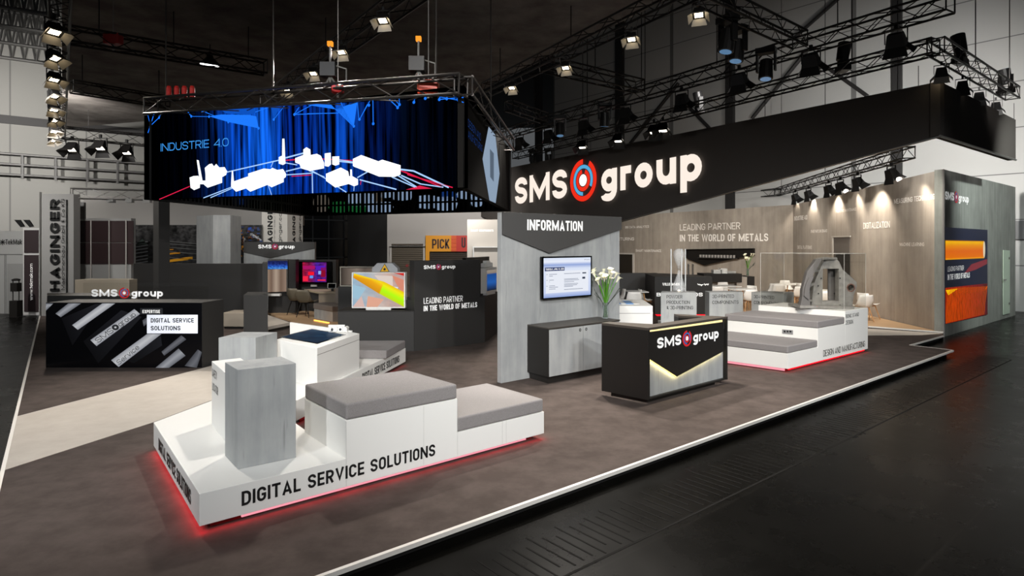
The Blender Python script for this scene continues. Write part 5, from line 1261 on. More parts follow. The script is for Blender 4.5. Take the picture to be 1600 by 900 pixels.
# smart components wall seen between partitions
sw0 = dp(730, 343, 24.5); sw1 = dp(790, 343, 24.5)
sw = thing('component_wall', 'pale concrete look wall with lit display niches behind the information wall', 'wall', (sw0.x, 24.5, 0))
MB().bx(sw0.x, sw1.x + .8, 24.5, 24.7, 0, sw0.z).build('wall_body', mat('pale_wall', '#cfc8be', .7), sw)
nb_ = MB(); na, nb2 = dp(739, 387, 24.45), dp(776, 402, 24.45)
nb_.bx(na.x, nb2.x + .5, 24.3, 24.48, na.z, na.z + .05); nb_.bx(na.x, na.x + .05, 24.3, 24.48, nb2.z - .6, na.z); nb_.build('niche_frame', M_white, sw)
m = MB(); SWP = Pl((sw0.x, 24.5), (sw1.x, 24.5)); text_px(m, 'SMART COMPONENTS', SWP, 735.5, 771, 362, 358.5, .006, .02); m.build('lettering', M_tx_w, sw)

# ================================================================ exterior face with picture and door
X0 = Vector((K.x, K.y, 0)); Xe = X0 + U * 7.7
XP = Pl(X0, Xe)
wz = MB(); XZ = XP.at(1587, 292.4).z
wz.slab([Vector((X0.x, X0.y, HZ)), Vector((Xe.x, Xe.y, HZ)), Vector((Xe.x, Xe.y, XZ)), Vector((X0.x, X0.y, KZ))], XP.n * -.2)
wx_ = struct(wz.build('wall_stand_outside', M_conc_g), 'grey green concrete look outer wall with the orange picture')
ex = MB(); ex.tube((K.x, K.y, HZ), (K.x, K.y, KZ), .03, 6); struct(ex.build('trim_8', mat('corner_trim', '#9c9a97', .4, .3)), 'pale corner strip of the outer wall')
def xc(x, y, off=.01): return XP.at(1465 + x * .2777, 270 + y * .2777, off)
pn = thing('wall_poster', 'tall orange and navy printed picture lettered LEADING PARTNER on the outer wall', 'picture', tuple(xc(160, 820)))
MB().slab([xc(44, 850, .012), xc(281, 797, .012), xc(281, 321, .012), xc(44, 306, .012)], XP.n * -.01).build('backing', mat('poster_navy', '#151b33', .5, emit='#151b33', es=.25), pn)
MB().quv([xc(44, 490, .016), xc(262, 480, .016), xc(262, 384, .016), xc(44, 380, .016)]).build('glowing_bar', uvramp('poster_bar', [(0, '#ffb400'), (.1, '#f07800'), (.45, '#ec6a10'), (.75, '#f59a10'), (.92, '#ffc400'), (1, '#e08000')], 1, .8), pn)
el = MB(); P_ = [xc(262 + 6*math.cos(t_), 432 + 47*math.sin(t_), .017) for t_ in [i*math.pi/8 for i in range(16)]]; el.poly(P_); el.build('bar_end', emat('bar_end', '#f0e0c0', .8), pn)
MB().quv([xc(44, 850, .016), xc(281, 797, .016), xc(281, 622, .016), xc(44, 648, .016)]).build('wire_field', uvramp('poster_wire', [(0, '#e84408'), (.4, '#d83610'), (.75, '#a8242c'), (1, '#6a2a30')], 0, .75, ((60, 3, 1), .35, .7, '#7a3a30', '#ffffff')), pn)
w_ = MB()
for k in range(26):
    x_ = 48 + k * 8.5; w_.path([xc(x_, 845 - k * 1.9, .02), xc(x_ + 4, 740, .02), xc(x_ + 14, 680 - k * .6, .02), xc(min(278, x_ + 34), 650 - k * .5, .02)], .006, 4)
w_.build('wire_strands', emat('wire_orange', '#f06a18', .7), pn)
MB().poly([xc(46, 660, .018), xc(115, 652, .018), xc(60, 690, .018)]).build('hot_spot', emat('hot_yellow', '#ffc010', .9), pn)
MB().poly([xc(150, 565, .016), xc(190, 515, .016), xc(279, 484, .016), xc(279, 512, .016), xc(215, 545, .016)]).build('red_streak', mat('streak', '#7a2a34', .5, emit='#8a2430', es=.3), pn)
m = MB()
for s, x0_, x1_, yb, yt, bd in (('LEADING PARTNER', 57, 148, 556, 528, 0), ('IN THE WORLD OF METALS', 57, 181, 604, 572, .03)):
    a_, b_, t_ = xc(x0_, yb, .018), xc(x1_, yb, .018), xc(x0_, yt, .018); put_text(m, s, a_, Vector((b_.x-a_.x, b_.y-a_.y, 0)), Vector((0, 0, t_.z-a_.z)), bd)
m.build('lettering', M_tx_w, pn)
A = xc(42, 150, .012); Bq = xc(174, 150, .012); T = xc(42, 103, .012)
lg = thing('wall_logo', 'white SMS group word mark at the top of the outer wall', 'sign', tuple(A)); logo(lg, A, Vector((Bq.x-A.x, Bq.y-A.y, 0)), Vector((0, 0, T.z-A.z)), LOGO, XP.n * .002)
d3 = MB(); d3.slab([xc(371, 799, .03), xc(407, 790, .03), xc(407, 437, .03), xc(371, 435, .03)], XP.n * -.02)
d3 = struct(d3.build('door_3', mat('pale_green_door', '#bfd2bd', .4)), 'pale green white service door in the outer wall')
h_ = MB(); h_.tube(xc(374, 603, .06), xc(385, 602, .06), .02, 6); h_.build('door_handle', M_alu, d3)
h_ = MB(); 
for y_ in (475, 730): h_.tube(xc(404, y_, .05), xc(404, y_ + 12, .05), .02, 6)
h_.build('door_hinges', M_alu, d3)

# ================================================================ DESIGN AND MANUFACTURING bench
a = at(1231, 576.7, .066); e_ = at(1356, 545, .066)
DM = Pl(a, e_); uD = (xy(e_) - xy(a)).normalized(); 
dm = thing('display_bench', 'stepped white bench unit lettered DESIGN AND MANUFACTURING with a glass case on top', 'bench', (a.x, a.y, 0))
s1_ = DM.at(1278, 560); s2_ = DM.at(1320.5, 552)
vL = xy(at(1138, 564, .066)) - xy(a); vdir = vL.normalized()
zc1, zt1_ = .34, .473; zc2, zt2_ = .69, .826; zt_top = .94
low = [xy(a), xy(s1_), xy(s1_) + vdir * 1.75, xy(a) + vdir * 1.75]
mid = [xy(s1_), xy(s2_), xy(s2_) + vdir * 1.85, xy(s1_) + vdir * 1.85]
tL_ = at(1231, 481, zt_top); tB_ = at(1256, 478.5, zt_top)
top_ = [xy(s2_), xy(e_), xy(e_) + vdir * 1.75, xy(s2_) + vdir * 1.75]
for pl_, zt_, nm in ((low, zc1, 'low_block'), (mid, zc2, 'step_block'), (top_, zt_top, 'tall_block')):
    MB().prism(pl_, .066, zt_).build(nm, M_white, dm, bevel=.003); MB().prism(inset(pl_, .08), .002, .066).build('plinth', M_redpl, dm)
MB().prism(inset(low, .004), zc1 + .001, zt1_).build('cushion', M_fabric, dm, bevel=.02, seg=3); MB().prism(inset(mid, .004), zc2 + .001, zt2_).build('cushion', M_fabric, dm, bevel=.02, seg=3)
nD = -DM.n
MB().box((xy(a)+xy(e_))/2 + nD * .04 + Vector((0, 0, .045)), uD * ((xy(e_)-xy(a)).length/2 - .1), nD * .01, (0, 0, .012)).build('led_strip', M_red, dm)
LPl = Pl(xy(a), xy(a) + vdir)
MB().box(xy(a) + vdir * .85 - LPl.n * .04 + Vector((0, 0, .04)), vdir * .78, LPl.n * .01, (0, 0, .022)).build('led_strip', M_ledp, dm)
red_glow(a, e_, .055, 3, DM.n * 1 if False else -DM.n); red_glow(a, xy(a) + vdir * 1.7, .055, 2, -LPl.n)
MD = Pl(xy(s1_), xy(s1_) + vdir)
sk_ = MB(); quadbox(sk_, MD, 1222, 514.5, 1239, 521, .006, .006); sk_.build('socket_panel', mat('socket_grey', '#8b8b8b', .4), dm)
sk_ = MB()
for x_ in (1226, 1230.5, 1235): 
    p = MD.at(x_, 518, .008); ring(sk_, p, vdir, Vector((0, 0, 1)), 0, .02, n=12)
sk_.build('socket', M_tx_k, dm)
m = MB(); A = DM.at(1286.5, 556.2, .004); Bq = DM.at(1351.5, 537.5, .004)
put_text(m, 'DESIGN AND MANUFACTURING', Vector((A.x, A.y, .13)), Vector((Bq.x-A.x, Bq.y-A.y, 0)), Vector((0, 0, .125)), .0); m.build('lettering', M_tx_k, dm)
m = MB(); text_px(m, 'BIONIC STAND', DM, 1321.5, 1342, 497.3, 491.5, .004, 0); text_px(m, 'DESIGN', DM, 1321.5, 1333, 507.6, 501, .004, 0); m.build('lettering', M_tx_d, dm)
# glass case
ins = inset(top_, .03); gzt = zt_top + .001; gh = CH + (HY - 396.5) / F * ((top_[0].y + top_[1].y)/2) ; gh = dp(1354, 396, e_.y).z
gc = thing('glass_case', 'clear glass case over the cast machine stand on the stepped bench', 'display case', (ins[0].x, ins[0].y, gzt))
for k in range(4):
    p, q = ins[k], ins[(k+1) % 4]; u_ = (q - p).normalized(); n_ = Vector((-u_.y, u_.x, 0))
    MB().box((p+q)/2 + Vector((0, 0, (gzt + gh)/2)), u_ * ((q-p).length/2 - .006), n_ * .004, (0, 0, (gh - gzt)/2)).build('glass_pane', M_glass, gc)
MB().prism(ins, gh, gh + .008).build('glass_lid', M_glass, gc)
m = MB()
for k in range(4): m.tube(ins[k] + Vector((0, 0, gh)), ins[(k+1) % 4] + Vector((0, 0, gh)), .004, 4)
for k in range(4): m.tube(ins[k] + Vector((0, 0, gzt)), ins[k] + Vector((0, 0, gh)), .004, 4)
m.build('edge_seams', mat('seam', '#c6c4be', .3), gc)
# cast machine stand model, standing upright inside
cd_ = (ins[0] + ins[1] + ins[2] + ins[3]) / 4
MSP = Pl(cd_ + Vector((-1, -.12, 0)), cd_ + Vector((1, -.12, 0)))
ms = thing('machine_stand_model', 'dark grey arched cast machine model with a round port inside the glass case', 'model', (cd_.x, cd_.y, gzt))
M_cast = mat('cast_grey', '#98958f', .4, .1, noise=((9, 9, 9), .35, .7, '#7b7875')); M_cast2 = mat('cast_dark', '#6a6765', .4, .1)
def mc(x, y, off=0): return MSP.at(1240 + x * .13333, 390 + y * .13333, off)
outer = [(205, 690), (215, 600), (240, 400), (300, 250), (355, 130), (390, 105), (500, 105), (535, 140), (580, 240), (740, 380), (745, 430), (705, 540), (690, 690)]
hole = [(345, 225), (530, 225), (530, 600), (340, 605)]
hc, hr = (672, 447), 42
def arch_pieces(mb, th_):
    P_ = lambda l: [mc(x, y, .14) for x, y in l]
    for l in ([(205, 690), (215, 600), (240, 400), (300, 250), (345, 225), (340, 605), (340, 690)], [(300, 250), (355, 130), (390, 105), (500, 105), (535, 140), (530, 225), (345, 225)], [(340, 690), (340, 605), (530, 600), (530, 690)], [(530, 225), (535, 140), (580, 240), (625, 275), (600, 447), (620, 690), (530, 690)]):
        mb.slab(P_(l), MSP.n * -th_)
    # plate around round port
    o_ = [(625, 275), (740, 380), (745, 430), (705, 540), (690, 690), (620, 690), (600, 447)]
    ci_ = [(hc[0] + hr*math.cos(t_), hc[1] + hr*math.sin(t_)) for t_ in [math.radians(a__) for a__ in (-105, -50, -5, 45, 80, 110, 180)]]
    for i in range(7):
        j = (i + 1) % 7; mb.slab(P_([o_[i], o_[j], ci_[j], ci_[i]]), MSP.n * -th_)
m = MB(); arch_pieces(m, .16); m.build('frame', M_cast, ms, bevel=.006)
m = MB()
for l in ([(75, 680), (100, 560), (105, 470), (160, 260), (265, 115), (340, 105), (300, 180), (230, 300), (190, 470), (200, 690)],):
    m.slab([mc(x, y, .38) for x, y in l], MSP.n * -.12)
m.slab([mc(x, y, .36) for x, y in ((110, 540), (125, 430), (170, 320), (225, 310), (180, 430), (165, 590))], MSP.n * .05)
m.build('front_flange', M_cast2, ms, bevel=.006)
m = MB()
for (x1_, y1_), (x2_, y2_) in (((265, 115), (390, 105)), ((160, 260), (300, 250)), ((105, 470), (240, 400)), ((120, 600), (215, 600)), ((340, 105), (500, 108))): m.tube(mc(x1_, y1_, .32), mc(x2_, y2_, .1), .03, 8)
m.build('ribs', M_cast, ms)
m = MB(); m.slab([mc(x, y, -.1) for x, y in ((405, 225), (530, 225), (530, 600), (410, 600))], MSP.n * -.04); m.build('rear_web', M_cast2, ms)
m = MB(); ring(m, mc(hc[0], hc[1], .145), Vector((1, 0, 0)), Vector((0, 0, 1)), .068, .088, n=24); m.build('port_ring', mat('port_copper', '#8a5f50', .4, .4), ms)
m = MB()
for x_, y_ in ((325, 338), (545, 335), (545, 652), (288, 425), (292, 515)): m.tube(mc(x_, y_, .145), mc(x_, y_, .155), .014, 10)
m.tube(mc(480, 515, -.06), mc(480, 515, -.04), .02, 10); m.build('bolts', M_tx_k, ms)
MB().slab([mc(75, 685, .42), mc(715, 700, .42), mc(715, 670, .42), mc(75, 655, .42)], MSP.n * -.55).build('foot_plate', M_cast, ms)
for o in ms.children: pass

# ================================================================ grey lettered pedestals and their white base
rb0 = at(1138, 530, .32)
zr = .32
rbp = [at(1040, 524, zr), at(1140, 519, zr), at(1168, 518.5, zr), at(1200, 511, zr), at(1260, 505, zr), at(1240, 498, zr), at(1030, 500, zr)]
r_ = at(1138, 519, .2)
db = thing('display_bench', 'low white base lettered MANUFACTURING behind the reception counter', 'bench', tuple(xy(rbp[1])))
zz_ = .26
A = at(1060, 521, zz_); Bb = at(1167, 516.8, zz_); 
pl_ = [xy(at(1028, 522.2, zz_)), xy(A), xy(Bb), xy(at(1262, 513, zz_)), xy(at(1262, 500, zz_)), xy(at(1028, 500, zz_))]
MB().prism(pl_, .05, zz_).build('base_plate', M_white, db, bevel=.003); MB().prism(inset(pl_, .08), 0, .05).build('plinth', M_redpl, db)
RPl_ = Pl(A, Bb); m = MB(); text_px(m, 'DESIGN AND MANUFACTURING', RPl_, 1058, 1159.5, 527.6, 520.4, .004, .03); m.build('lettering', M_tx_k, db)
def ped(name, label, tp, ztop, z0, texts, sub=None):
    pl_ = [at(x, y, ztop) for x, y in tp]; t = thing(name, label, 'pedestal', (pl_[0].x, pl_[0].y, z0))
    MB().prism([xy(p) for p in pl_], z0, ztop).build('body', M_conc, t, bevel=.003)
    P_ = Pl(pl_[0], pl_[1]); m = MB()
    for s, xl, xr, yb, yt in texts: text_px(m, s, P_, xl, xr, yb, yt, .004, .005)
    m.build('lettering', M_tx_k, t); return t
ped('text_pedestal', 'grey pedestal lettered POWDER PRODUCTION & 3D-PRINTING with a glass apparatus on it', [(1032.5, 457.2), (1088.5, 457.2), (1085, 454.8), (1034, 454.8)], 1.12, .262, (('POWDER', 1041.5, 1066.3, 466.3, 461), ('PRODUCTION', 1041.5, 1077.8, 475, 469.7), ('& 3D-PRINTING', 1041.5, 1083, 483.5, 478)))
zp = 1.12
ped('text_pedestal', 'grey pedestal lettered 3D-PRINTED COMPONENTS, the one closer to the powder pedestal', [(1108.3, 456.8), (1161, 456.3), (1150, 454.2), (1101.5, 454.6)], zp, .262, (('3D-PRINTED', 1113, 1147, 465.8, 460.6), ('COMPONENTS', 1113, 1154, 475, 469.8)))
ped('text_pedestal', 'grey pedestal lettered 3D-PRINTED COMPONENTS, the one beside the stepped bench', [(1174, 456.2), (1224, 458.5), (1240.5, 456.3), (1192, 454.4)], zp, .262, (('3D-PRINTED', 1178, 1209.5, 465.8, 461), ('COMPONENTS', 1178, 1216.5, 475, 469.8)))
# glass apparatus (atomiser) on the powder pedestal
pb = at(1061, 456.1, 1.121); gx_, gy_ = pb.x, pb.y
ap_ = thing('glass_apparatus', 'tall clear acrylic apparatus with funnel and cone flask on the powder pedestal', 'model', (gx_, gy_, 1.121))
hA = dp(1061, 389, gy_).z - 1.121; rr_ = .2
for k, (dx, dy) in enumerate(((-.19, .02), (.03, -.12), (.17, .05))):
    MB().tube((gx_ + dx, gy_ + dy, 1.135), (gx_ + dx, gy_ + dy, 1.121 + hA), .016, 10).build('rod', mat('acryl_rod', '#d9dcdd', .2, alpha=.75), ap_)
MB().lathe([(.26, 0), (.26, .014), (.0, .014)], (gx_, gy_, 1.121), 24).build('foot_disc', M_acryl, ap_)
MB().lathe([(.15, 0), (.17, .06), (.15, .14), (.05, .42), (.025, .52), (.02, .52), (.045, .41), (.14, .14), (.16, .06), (.14, .01)], (gx_, gy_, 1.137), 20).build('cone_flask', M_acryl, ap_, smooth=True)
MB().lathe([(.03, 0), (.06, .1), (.12, .25), (.15, .36), (.12, .46), (.06, .5), (.05, .49), (.11, .45), (.14, .36), (.11, .25), (.05, .1)], (gx_ + .0, gy_, 1.68), 20).build('funnel', M_acryl, ap_, smooth=True)
MB().lathe([(.03, 0), (.035, .02), (.02, .03)], (gx_, gy_, 1.14), 10).build('base_lamp', emat('base_lamp', '#fff0dc', 4), ap_)
# white vitrine
vt = thing('display_vitrine', 'white vitrine with blue samples under its glass top, behind the information wall', 'display case', tuple(at(1000, 500)))
VX = lambda x: 960 + x * .07775
VY = lambda y: 440 + y * .07775
vz = .95; v = [at(VX(60), VY(490), vz), at(VX(770), VY(490), vz), at(VX(665), VY(225), vz), at(VX(-200), VY(225), vz)]
vD = v[0].y; v[2].y = min(v[2].y, vD + 4.0)
vp = [xy(v[0]) + Vector((-.5, 0, 0)), xy(v[1]), xy(at(VX(665), VY(290), vz)), xy(at(VX(-60), VY(290), vz))]
vp = [xy(v[0]) + Vector((-.5, 0, 0)), xy(v[1]), Vector((v[1].x + .12, vD + 1.6, 0)), Vector((v[0].x - .4, vD + 1.6, 0))]
MB().prism(vp, .001, vz).build('body', M_white, vt, bevel=.004)
MB().box(((vp[0].x+vp[1].x)/2, vD - .002, vz - .16), ((vp[1].x-vp[0].x)/2 - .05, 0, 0), (0, .001, 0), (0, 0, .005)).build('panel_joint', mat('joint3', '#8c8a87', .6), vt)
for x0_, x1_, c_ in ((85, 130, '#5f86b8'), (240, 390, '#6f9cd0'), (140, 235, '#d9dfe4'), (395, 500, '#dcdad6')):
    a_, b_ = at(VX(x0_), VY(455), vz), at(VX(x1_), VY(455), vz); 
    MB().prism([(a_.x, a_.y + .02), (b_.x, b_.y + .02), (b_.x + .06, b_.y + .75), (a_.x + .02, a_.y + .75)], vz, vz + .012).build('sample_sheet', mat('smp' + c_[1:], c_, .3), vt)
# small wall side desk items
# ================================================================ lounge tables and chairs
def make_table(name, label, w, d, h=.74, group=None):
    t = thing(name, label, 'table', (0, 0, 0), group)
    MB().bx(-w/2, w/2, -d/2, d/2, h - .03, h).build('tabletop', M_white, t, bevel=.008)
    for sx in (-1, 1):
        for sy in (-1, 1): MB().tube((sx*(w/2 - .15), sy*(d/2 - .12), h - .03), (sx*(w/2 - .05), sy*(d/2 - .04), 0), .022, 8, .014).build('leg', M_ash, t)
    return t
tabs = [((dp(988, 449, 21).x, 20.3), 0, 'small white table between the two facing shell chairs behind the vitrine', .65, .8),
        ((dp(1129, 450, 22.8).x, 22.8), .2, 'white table by the bar, behind the first 3D-printed pedestal', 1.1, .8),
        ((dp(1154, 450, 21.4).x, 21.3), .1, 'white table just in front of the bar end', .8, .8),
        ((dp(1236, 446, 24).x, 23.9), .1, 'white table behind the pedestal beside the stepped bench', 1.0, .8),
        ((dp(1301, 452, 20.4).x, 20.6), -.1, 'white table seen through the opening of the cast machine model', .8, .8)]
tp_ = None
for (x, y), rz_, lab, w_, d_ in tabs:
    t = make_table('lounge_table', lab, w_, d_); t.location = (x, y, .006); t.rotation_euler = (0, 0, rz_)
ch0 = make_chair('shell_chair', 'white shell chair', M_chair, M_ash, .44, .36, .48)
chs = [(dp(964, 460, 20.3).x, 20.3, -90, 'white shell chair facing the small table, half hidden by the information wall'),
       (dp(1011, 460, 20.3).x, 20.3, 90 + 180 + 180, 'white shell chair seen from the side, beside the black welcome box'),
       (dp(988, 460, 19.4).x, 19.3, 180, 'white shell chair with its back to the vitrine at the small table'),
       (dp(1119, 455, 21.8).x, 21.8, 165, 'white shell chair directly beside the welcome box corner'),
       (dp(1138, 450, 23.4).x, 23.7, 10, 'white shell chair on the far side of the table by the bar'),
       (dp(1168, 455, 21.8).x, 21.8, -60, 'white shell chair above the gap between the 3D-printed pedestals, far side'),
       (dp(1171, 470, 20.2).x, 20.3, 185, 'white shell chair with ash legs in the gap between the 3D-printed pedestals'),
       (dp(1196, 452, 23.2).x, 23.0, -80, 'white shell chair in side view beside the dark bar end'),
       (dp(1213, 450, 23.2).x, 23.1, 172, 'white shell chair with its broad back above the pedestal by the stepped bench'),
       (dp(1229, 447, 25).x, 24.9, 5, 'white shell chair behind the farthest white table'),
       (dp(1247, 458, 21.6).x, 21.8, 195, 'white shell chair with ash legs just beside the glass case'),
       (dp(1259, 458, 23.3).x, 23.4, 85, 'white shell chair against the grey wall behind the glass case edge'),
       (dp(1291, 462, 19.6).x, 19.6, 175, 'white shell chair visible through the cast model opening'),
       (dp(1344, 470, 18.3).x, 18.2, 178, 'white shell chair with its broad back behind the glass case corner'),
       (dp(1364, 470, 18.5).x, 18.75, 110, 'white shell chair standing alone nearest the warm grey side wall')]
for i, (x, y, rz_, lab) in enumerate(chs):
    if i == 0: ch0.location = (x, y, .006); ch0.rotation_euler = (0, 0, math.radians(rz_)); ch0['label'] = lab; ch0['group'] = 'white shell chairs in the lounge'
    else: dup(ch0, (x, y, .006), math.radians(rz_), lab, 'white shell chairs in the lounge')
# ================================================================ trusses
UP = Vector((0, 0, 1))
def truss(label, p, q, s=.3, cables=(), ztop=CZ, m=None, bay=.42, name='lighting_truss', group=None):
    p, q = Vector(p), Vector(q); m = m or M_steel; L = (q - p).length; u = (q - p).normalized()
    n = u.cross(UP).normalized(); w = n.cross(u).normalized(); h = s / 2
    t = thing(name, label, 'truss', tuple((p + q) / 2), group)
    cs = [n*h + w*h, -n*h + w*h, -n*h - w*h, n*h - w*h]
    for c in cs: MB().tube(p + c, q + c, .024, 8).build('chord', m, t)
    b = MB(); k = max(2, int(L / bay))
    for i in range(k):
        a, e = p + u * (L*i/k), p + u * (L*(i+1)/k)
        for j in range(4):
            c1_, c2_ = cs[j], cs[(j+1) % 4]
            if i % 2: c1_, c2_ = c2_, c1_
            b.tube(a + c1_, e + c2_, .010, 5)
    for e in (p, q):
        for j in range(4): b.tube(e + cs[j], e + cs[(j+1) % 4], .014, 5)
    b.build('bracing', m, t)
    for f in cables:
        c = p.lerp(q, f); MB().tube(c + UP * h, Vector((c.x, c.y, ztop)), .012, 5).build('hanging_cable', m, t)
    return t
TZ0 = 6.5
def tl(px, py, z=TZ0): return line_at(z, px, py)
# lamp row truss running away from the visitor (both ends on one ray column)
rowA = tl(93, -60, 6.45); rowB = tl(94, 214, 6.45)
truss('black truss of the long floodlight row beside the roof girders, seen end on', rowA, rowB, .3, (.1, .5, .9))
truss('black truss along the far rim of the ceiling fabric, before the grey hall wall', tl(96, 207, 6.45), tl(96, 207, 6.45) + U * 8.3, .42, (.1, .5, .9), bay=.6)
truss('black cross truss with a red chain hoist, upper of the two beside the lamp row', tl(100, 53), tl(415, 106), .3, (.15, .5, .9))
truss('black cross truss ending above the LED cube, lower of two beside the lamp row', tl(112, 135), tl(262, 160), .3, (.1, .9))
truss('black truss carrying four bright lamps over the LED cube', tl(415, 160), tl(690, -45), .3, (.1, .5))
t1a, t1b = tl(800, 120), tl(1060, -8)
truss('black truss rising from the LED cube towards the top edge, with bright lamps below', t1a - (t1b - t1a) * .25, t1b + (t1b - t1a) * .15, .3, (.1, .5, .9))
t2a, t2b = tl(700, 236), tl(1485, 3)
truss('long black truss lined with floodlights above the hanging fascia, upper of two', t2a, t2b, .32, (.05, .2, .35, .5, .62, .75, .9), 15.5)
truss('black cross truss joining the upper long truss beside the nearest lamp', tl(1095, -12), tl(1250, 62), .3, ())
truss('black cross truss joining the upper long truss near its middle', tl(850, 100), tl(1000, 135), .3, (.5,))
truss('short black cross truss joining the upper long truss behind the LED cube', tl(795, 165), tl(850, 184), .3, ())
T3Z = 6.32
t3a = tl(1462, 72, T3Z); t3b = tl(805, 243, T3Z); t3c = tl(1582, 146, T3Z)
truss('black truss directly over the fascia face, lower of the two long ones', t3a, t3b, .3, (.1, .3, .5, .7, .9), 15.5)
truss('short black truss over the return side of the fascia', t3a, t3c, .3, (.45, .95), 15.5)
# truss ring over the LED cube
cz0 = 4.95
fA, fB = FP.at(236, 168, .1), FP.at(724, 134, .1)
truss('silvery truss along the upper rim of the LED cube front', Vector((fA.x, fA.y, fA.z)), Vector((fB.x, fB.y, fB.z)), .28, (.06, .45, .93), CZ, mat('truss_grey', '#3a3735', .35, .7), .5)
sB = SPn.at(794, 226, .1)
truss('grey truss along the side rim of the LED cube', Vector((fB.x, fB.y, fB.z)), Vector((sB.x, sB.y, sB.z)), .26, (.5,), CZ, mat('truss_grey', '#3a3735', .35, .7), .5)
# truss that washes the side wall
t4 = [tl(1420, 238, 4.7), tl(1310, 268, 4.7), tl(1215, 297, 4.7), tl(1130, 309, 4.7)]
t4[0] = dp(1420, 238, 16.2); t4[0].z = 4.7
def t4pt(px): return None
t4a = dp(1420, 238, 960*2.4/143); t4b = dp(1215, 300, 960*2.4/81); t4c = dp(1020, 322, 960*2.4/59)
for p in (t4a, t4b, t4c): p.z = 4.7
truss('black truss with wall washing floodlights under the fascia edge', t4a, t4b, .3, (.05, .5, .95), 15.5)
truss('farther black truss under the fascia edge, over the rear lounge', t4b, t4c, .3, (.6,), 15.5)
# fascia wires
for f in (.02, .2, .38, .55, .72):
    p = Vector((fa0.x, fa0.y, FZ)).lerp(Vector((farl.x, farl.y, FZ)), f); q = t3a.lerp(t3b, min(1, f * 1.15)); MB().tube(p, Vector((p.x, p.y, T3Z - .15)), .008, 5).build('suspension_wire', M_steel, fz)
for f in (.3, .65, .97):
    p = Vector((fa0.x, fa0.y, FZ)).lerp(Vector((fb.x, fb.y, FZ)), f); MB().tube(p, Vector((p.x, p.y, T3Z - .15)), .008, 5).build('suspension_wire', M_steel, fz)

# ================================================================ floodlights
def make_flood(name, label, glow, flap):
    """origin = clamp on the truss; lamp hangs below, mouth looks to +y and down"""
    t = thing(name, label, 'floodlight', (0, 0, 0))
    MB().bx(-.03, .03, -.03, .03, -.08, .02).build('clamp', M_lampblk, t)
    y = MB(); y.bx(-.19, .19, -.015, .015, -.1, -.08); y.bx(-.19, -.175, -.015, .015, -.34, -.08); y.bx(.175, .19, -.015, .015, -.34, -.08); y.build('yoke', M_lampblk, t)
    R = Matrix.Rotation(math.radians(-62), 3, 'X'); o = Vector((0, 0, -.3))
    def tr(pts): return [o + R @ Vector(p) for p in pts]
    h = MB(); vs = tr([(-.12, -.13, -.08), (.12, -.13, -.08), (.12, -.13, .08), (-.12, -.13, .08), (-.165, .1, -.13), (.165, .1, -.13), (.165, .1, .13), (-.165, .1, .13)])
    h.add(vs, [(0,1,2,3), (0,4,5,1), (1,5,6,2), (2,6,7,3), (3,7,4,0)]); h.build('housing', M_lampblk, t)
    MB().poly(tr([(-.11, .085, -.085), (.11, .085, -.085), (.11, .085, .085), (-.11, .085, .085)])[::-1]).build('lens', glow, t)
    for k, (a, b, c, d) in enumerate((((-.165, .1, .13), (.165, .1, .13), (.21, .26, .23), (-.21, .26, .23)), ((-.165, .1, -.13), (.165, .1, -.13), (.21, .26, -.23), (-.21, .26, -.23)), ((-.165, .1, -.13), (-.165, .1, .13), (-.28, .24, .17), (-.28, .24, -.17)), ((.165, .1, -.13), (.165, .1, .13), (.28, .24, .17), (.28, .24, -.17)))):
        MB().slab(tr([a, b, c, d]), R @ Vector((0, .004, .004))).build('barn_door', flap, t)
    return t
def aim_rz(p, target): return math.atan2(target[1] - p[1], target[0] - p[0]) - math.pi/2
FR = make_flood('floodlight', '', M_glow, M_flap)
FB = make_flood('floodlight', '', M_glow_w, M_lampblk)
used = {'FR': False, 'FB': False}
def flood(kind, pos, tgt, label, group, s=1.0):
    proto = FR if kind == 'FR' else FB
    if not used[kind]:
        used[kind] = True; proto.location = pos; proto.rotation_euler = (0, 0, aim_rz(pos, tgt)); proto.scale = (s,)*3; proto['label'] = label; proto['group'] = group; return proto
    return dup(proto, pos, aim_rz(pos, tgt), label, group, s)
MID = Vector((0, 10, 0))
ords = ['topmost and nearest', 'second from the top', 'third from the top', 'fourth from the top', 'fifth from the top', 'sixth from the top', 'seventh from the top', 'lowest and farthest']
for i, yy in enumerate((24, 68, 104, 132, 155, 173, 192, 207)):
    p = tl(84 if i != 7 else 82, yy, 6.35); flood('FR', p, (p.x + 6, p.y - (1 if i % 2 else 3), 0), 'glowing floodlight in the long lamp row beside the roof girders, ' + ords[i], 'floodlights of the long lamp row', .8)
for i, (px, py, w) in enumerate(((450, 128, 'beside the LED cube truss, lowest'), (490, 99, 'second lowest'), (534, 64, 'third lowest'), (599, 12, 'topmost'))):
    p = tl(px, py, 6.35); flood('FR', p, (p.x - 1, p.y - 5, 0), 'starry bright floodlight over the LED cube, ' + w + ' of four', 'starry floodlights over the LED cube', .62)
for i, (px, py, w) in enumerate(((800, 123, 'farthest'), (884, 90, 'third'), (987, 43, 'second'), (1092, 3, 'nearest'))):
    p = tl(px, py, 6.3); flood('FR', p, (p.x - 2, p.y - 5, 0), 'bright floodlight under the truss that rises from the LED cube, %s of four' % w, 'bright floodlights under the rising truss', .6)
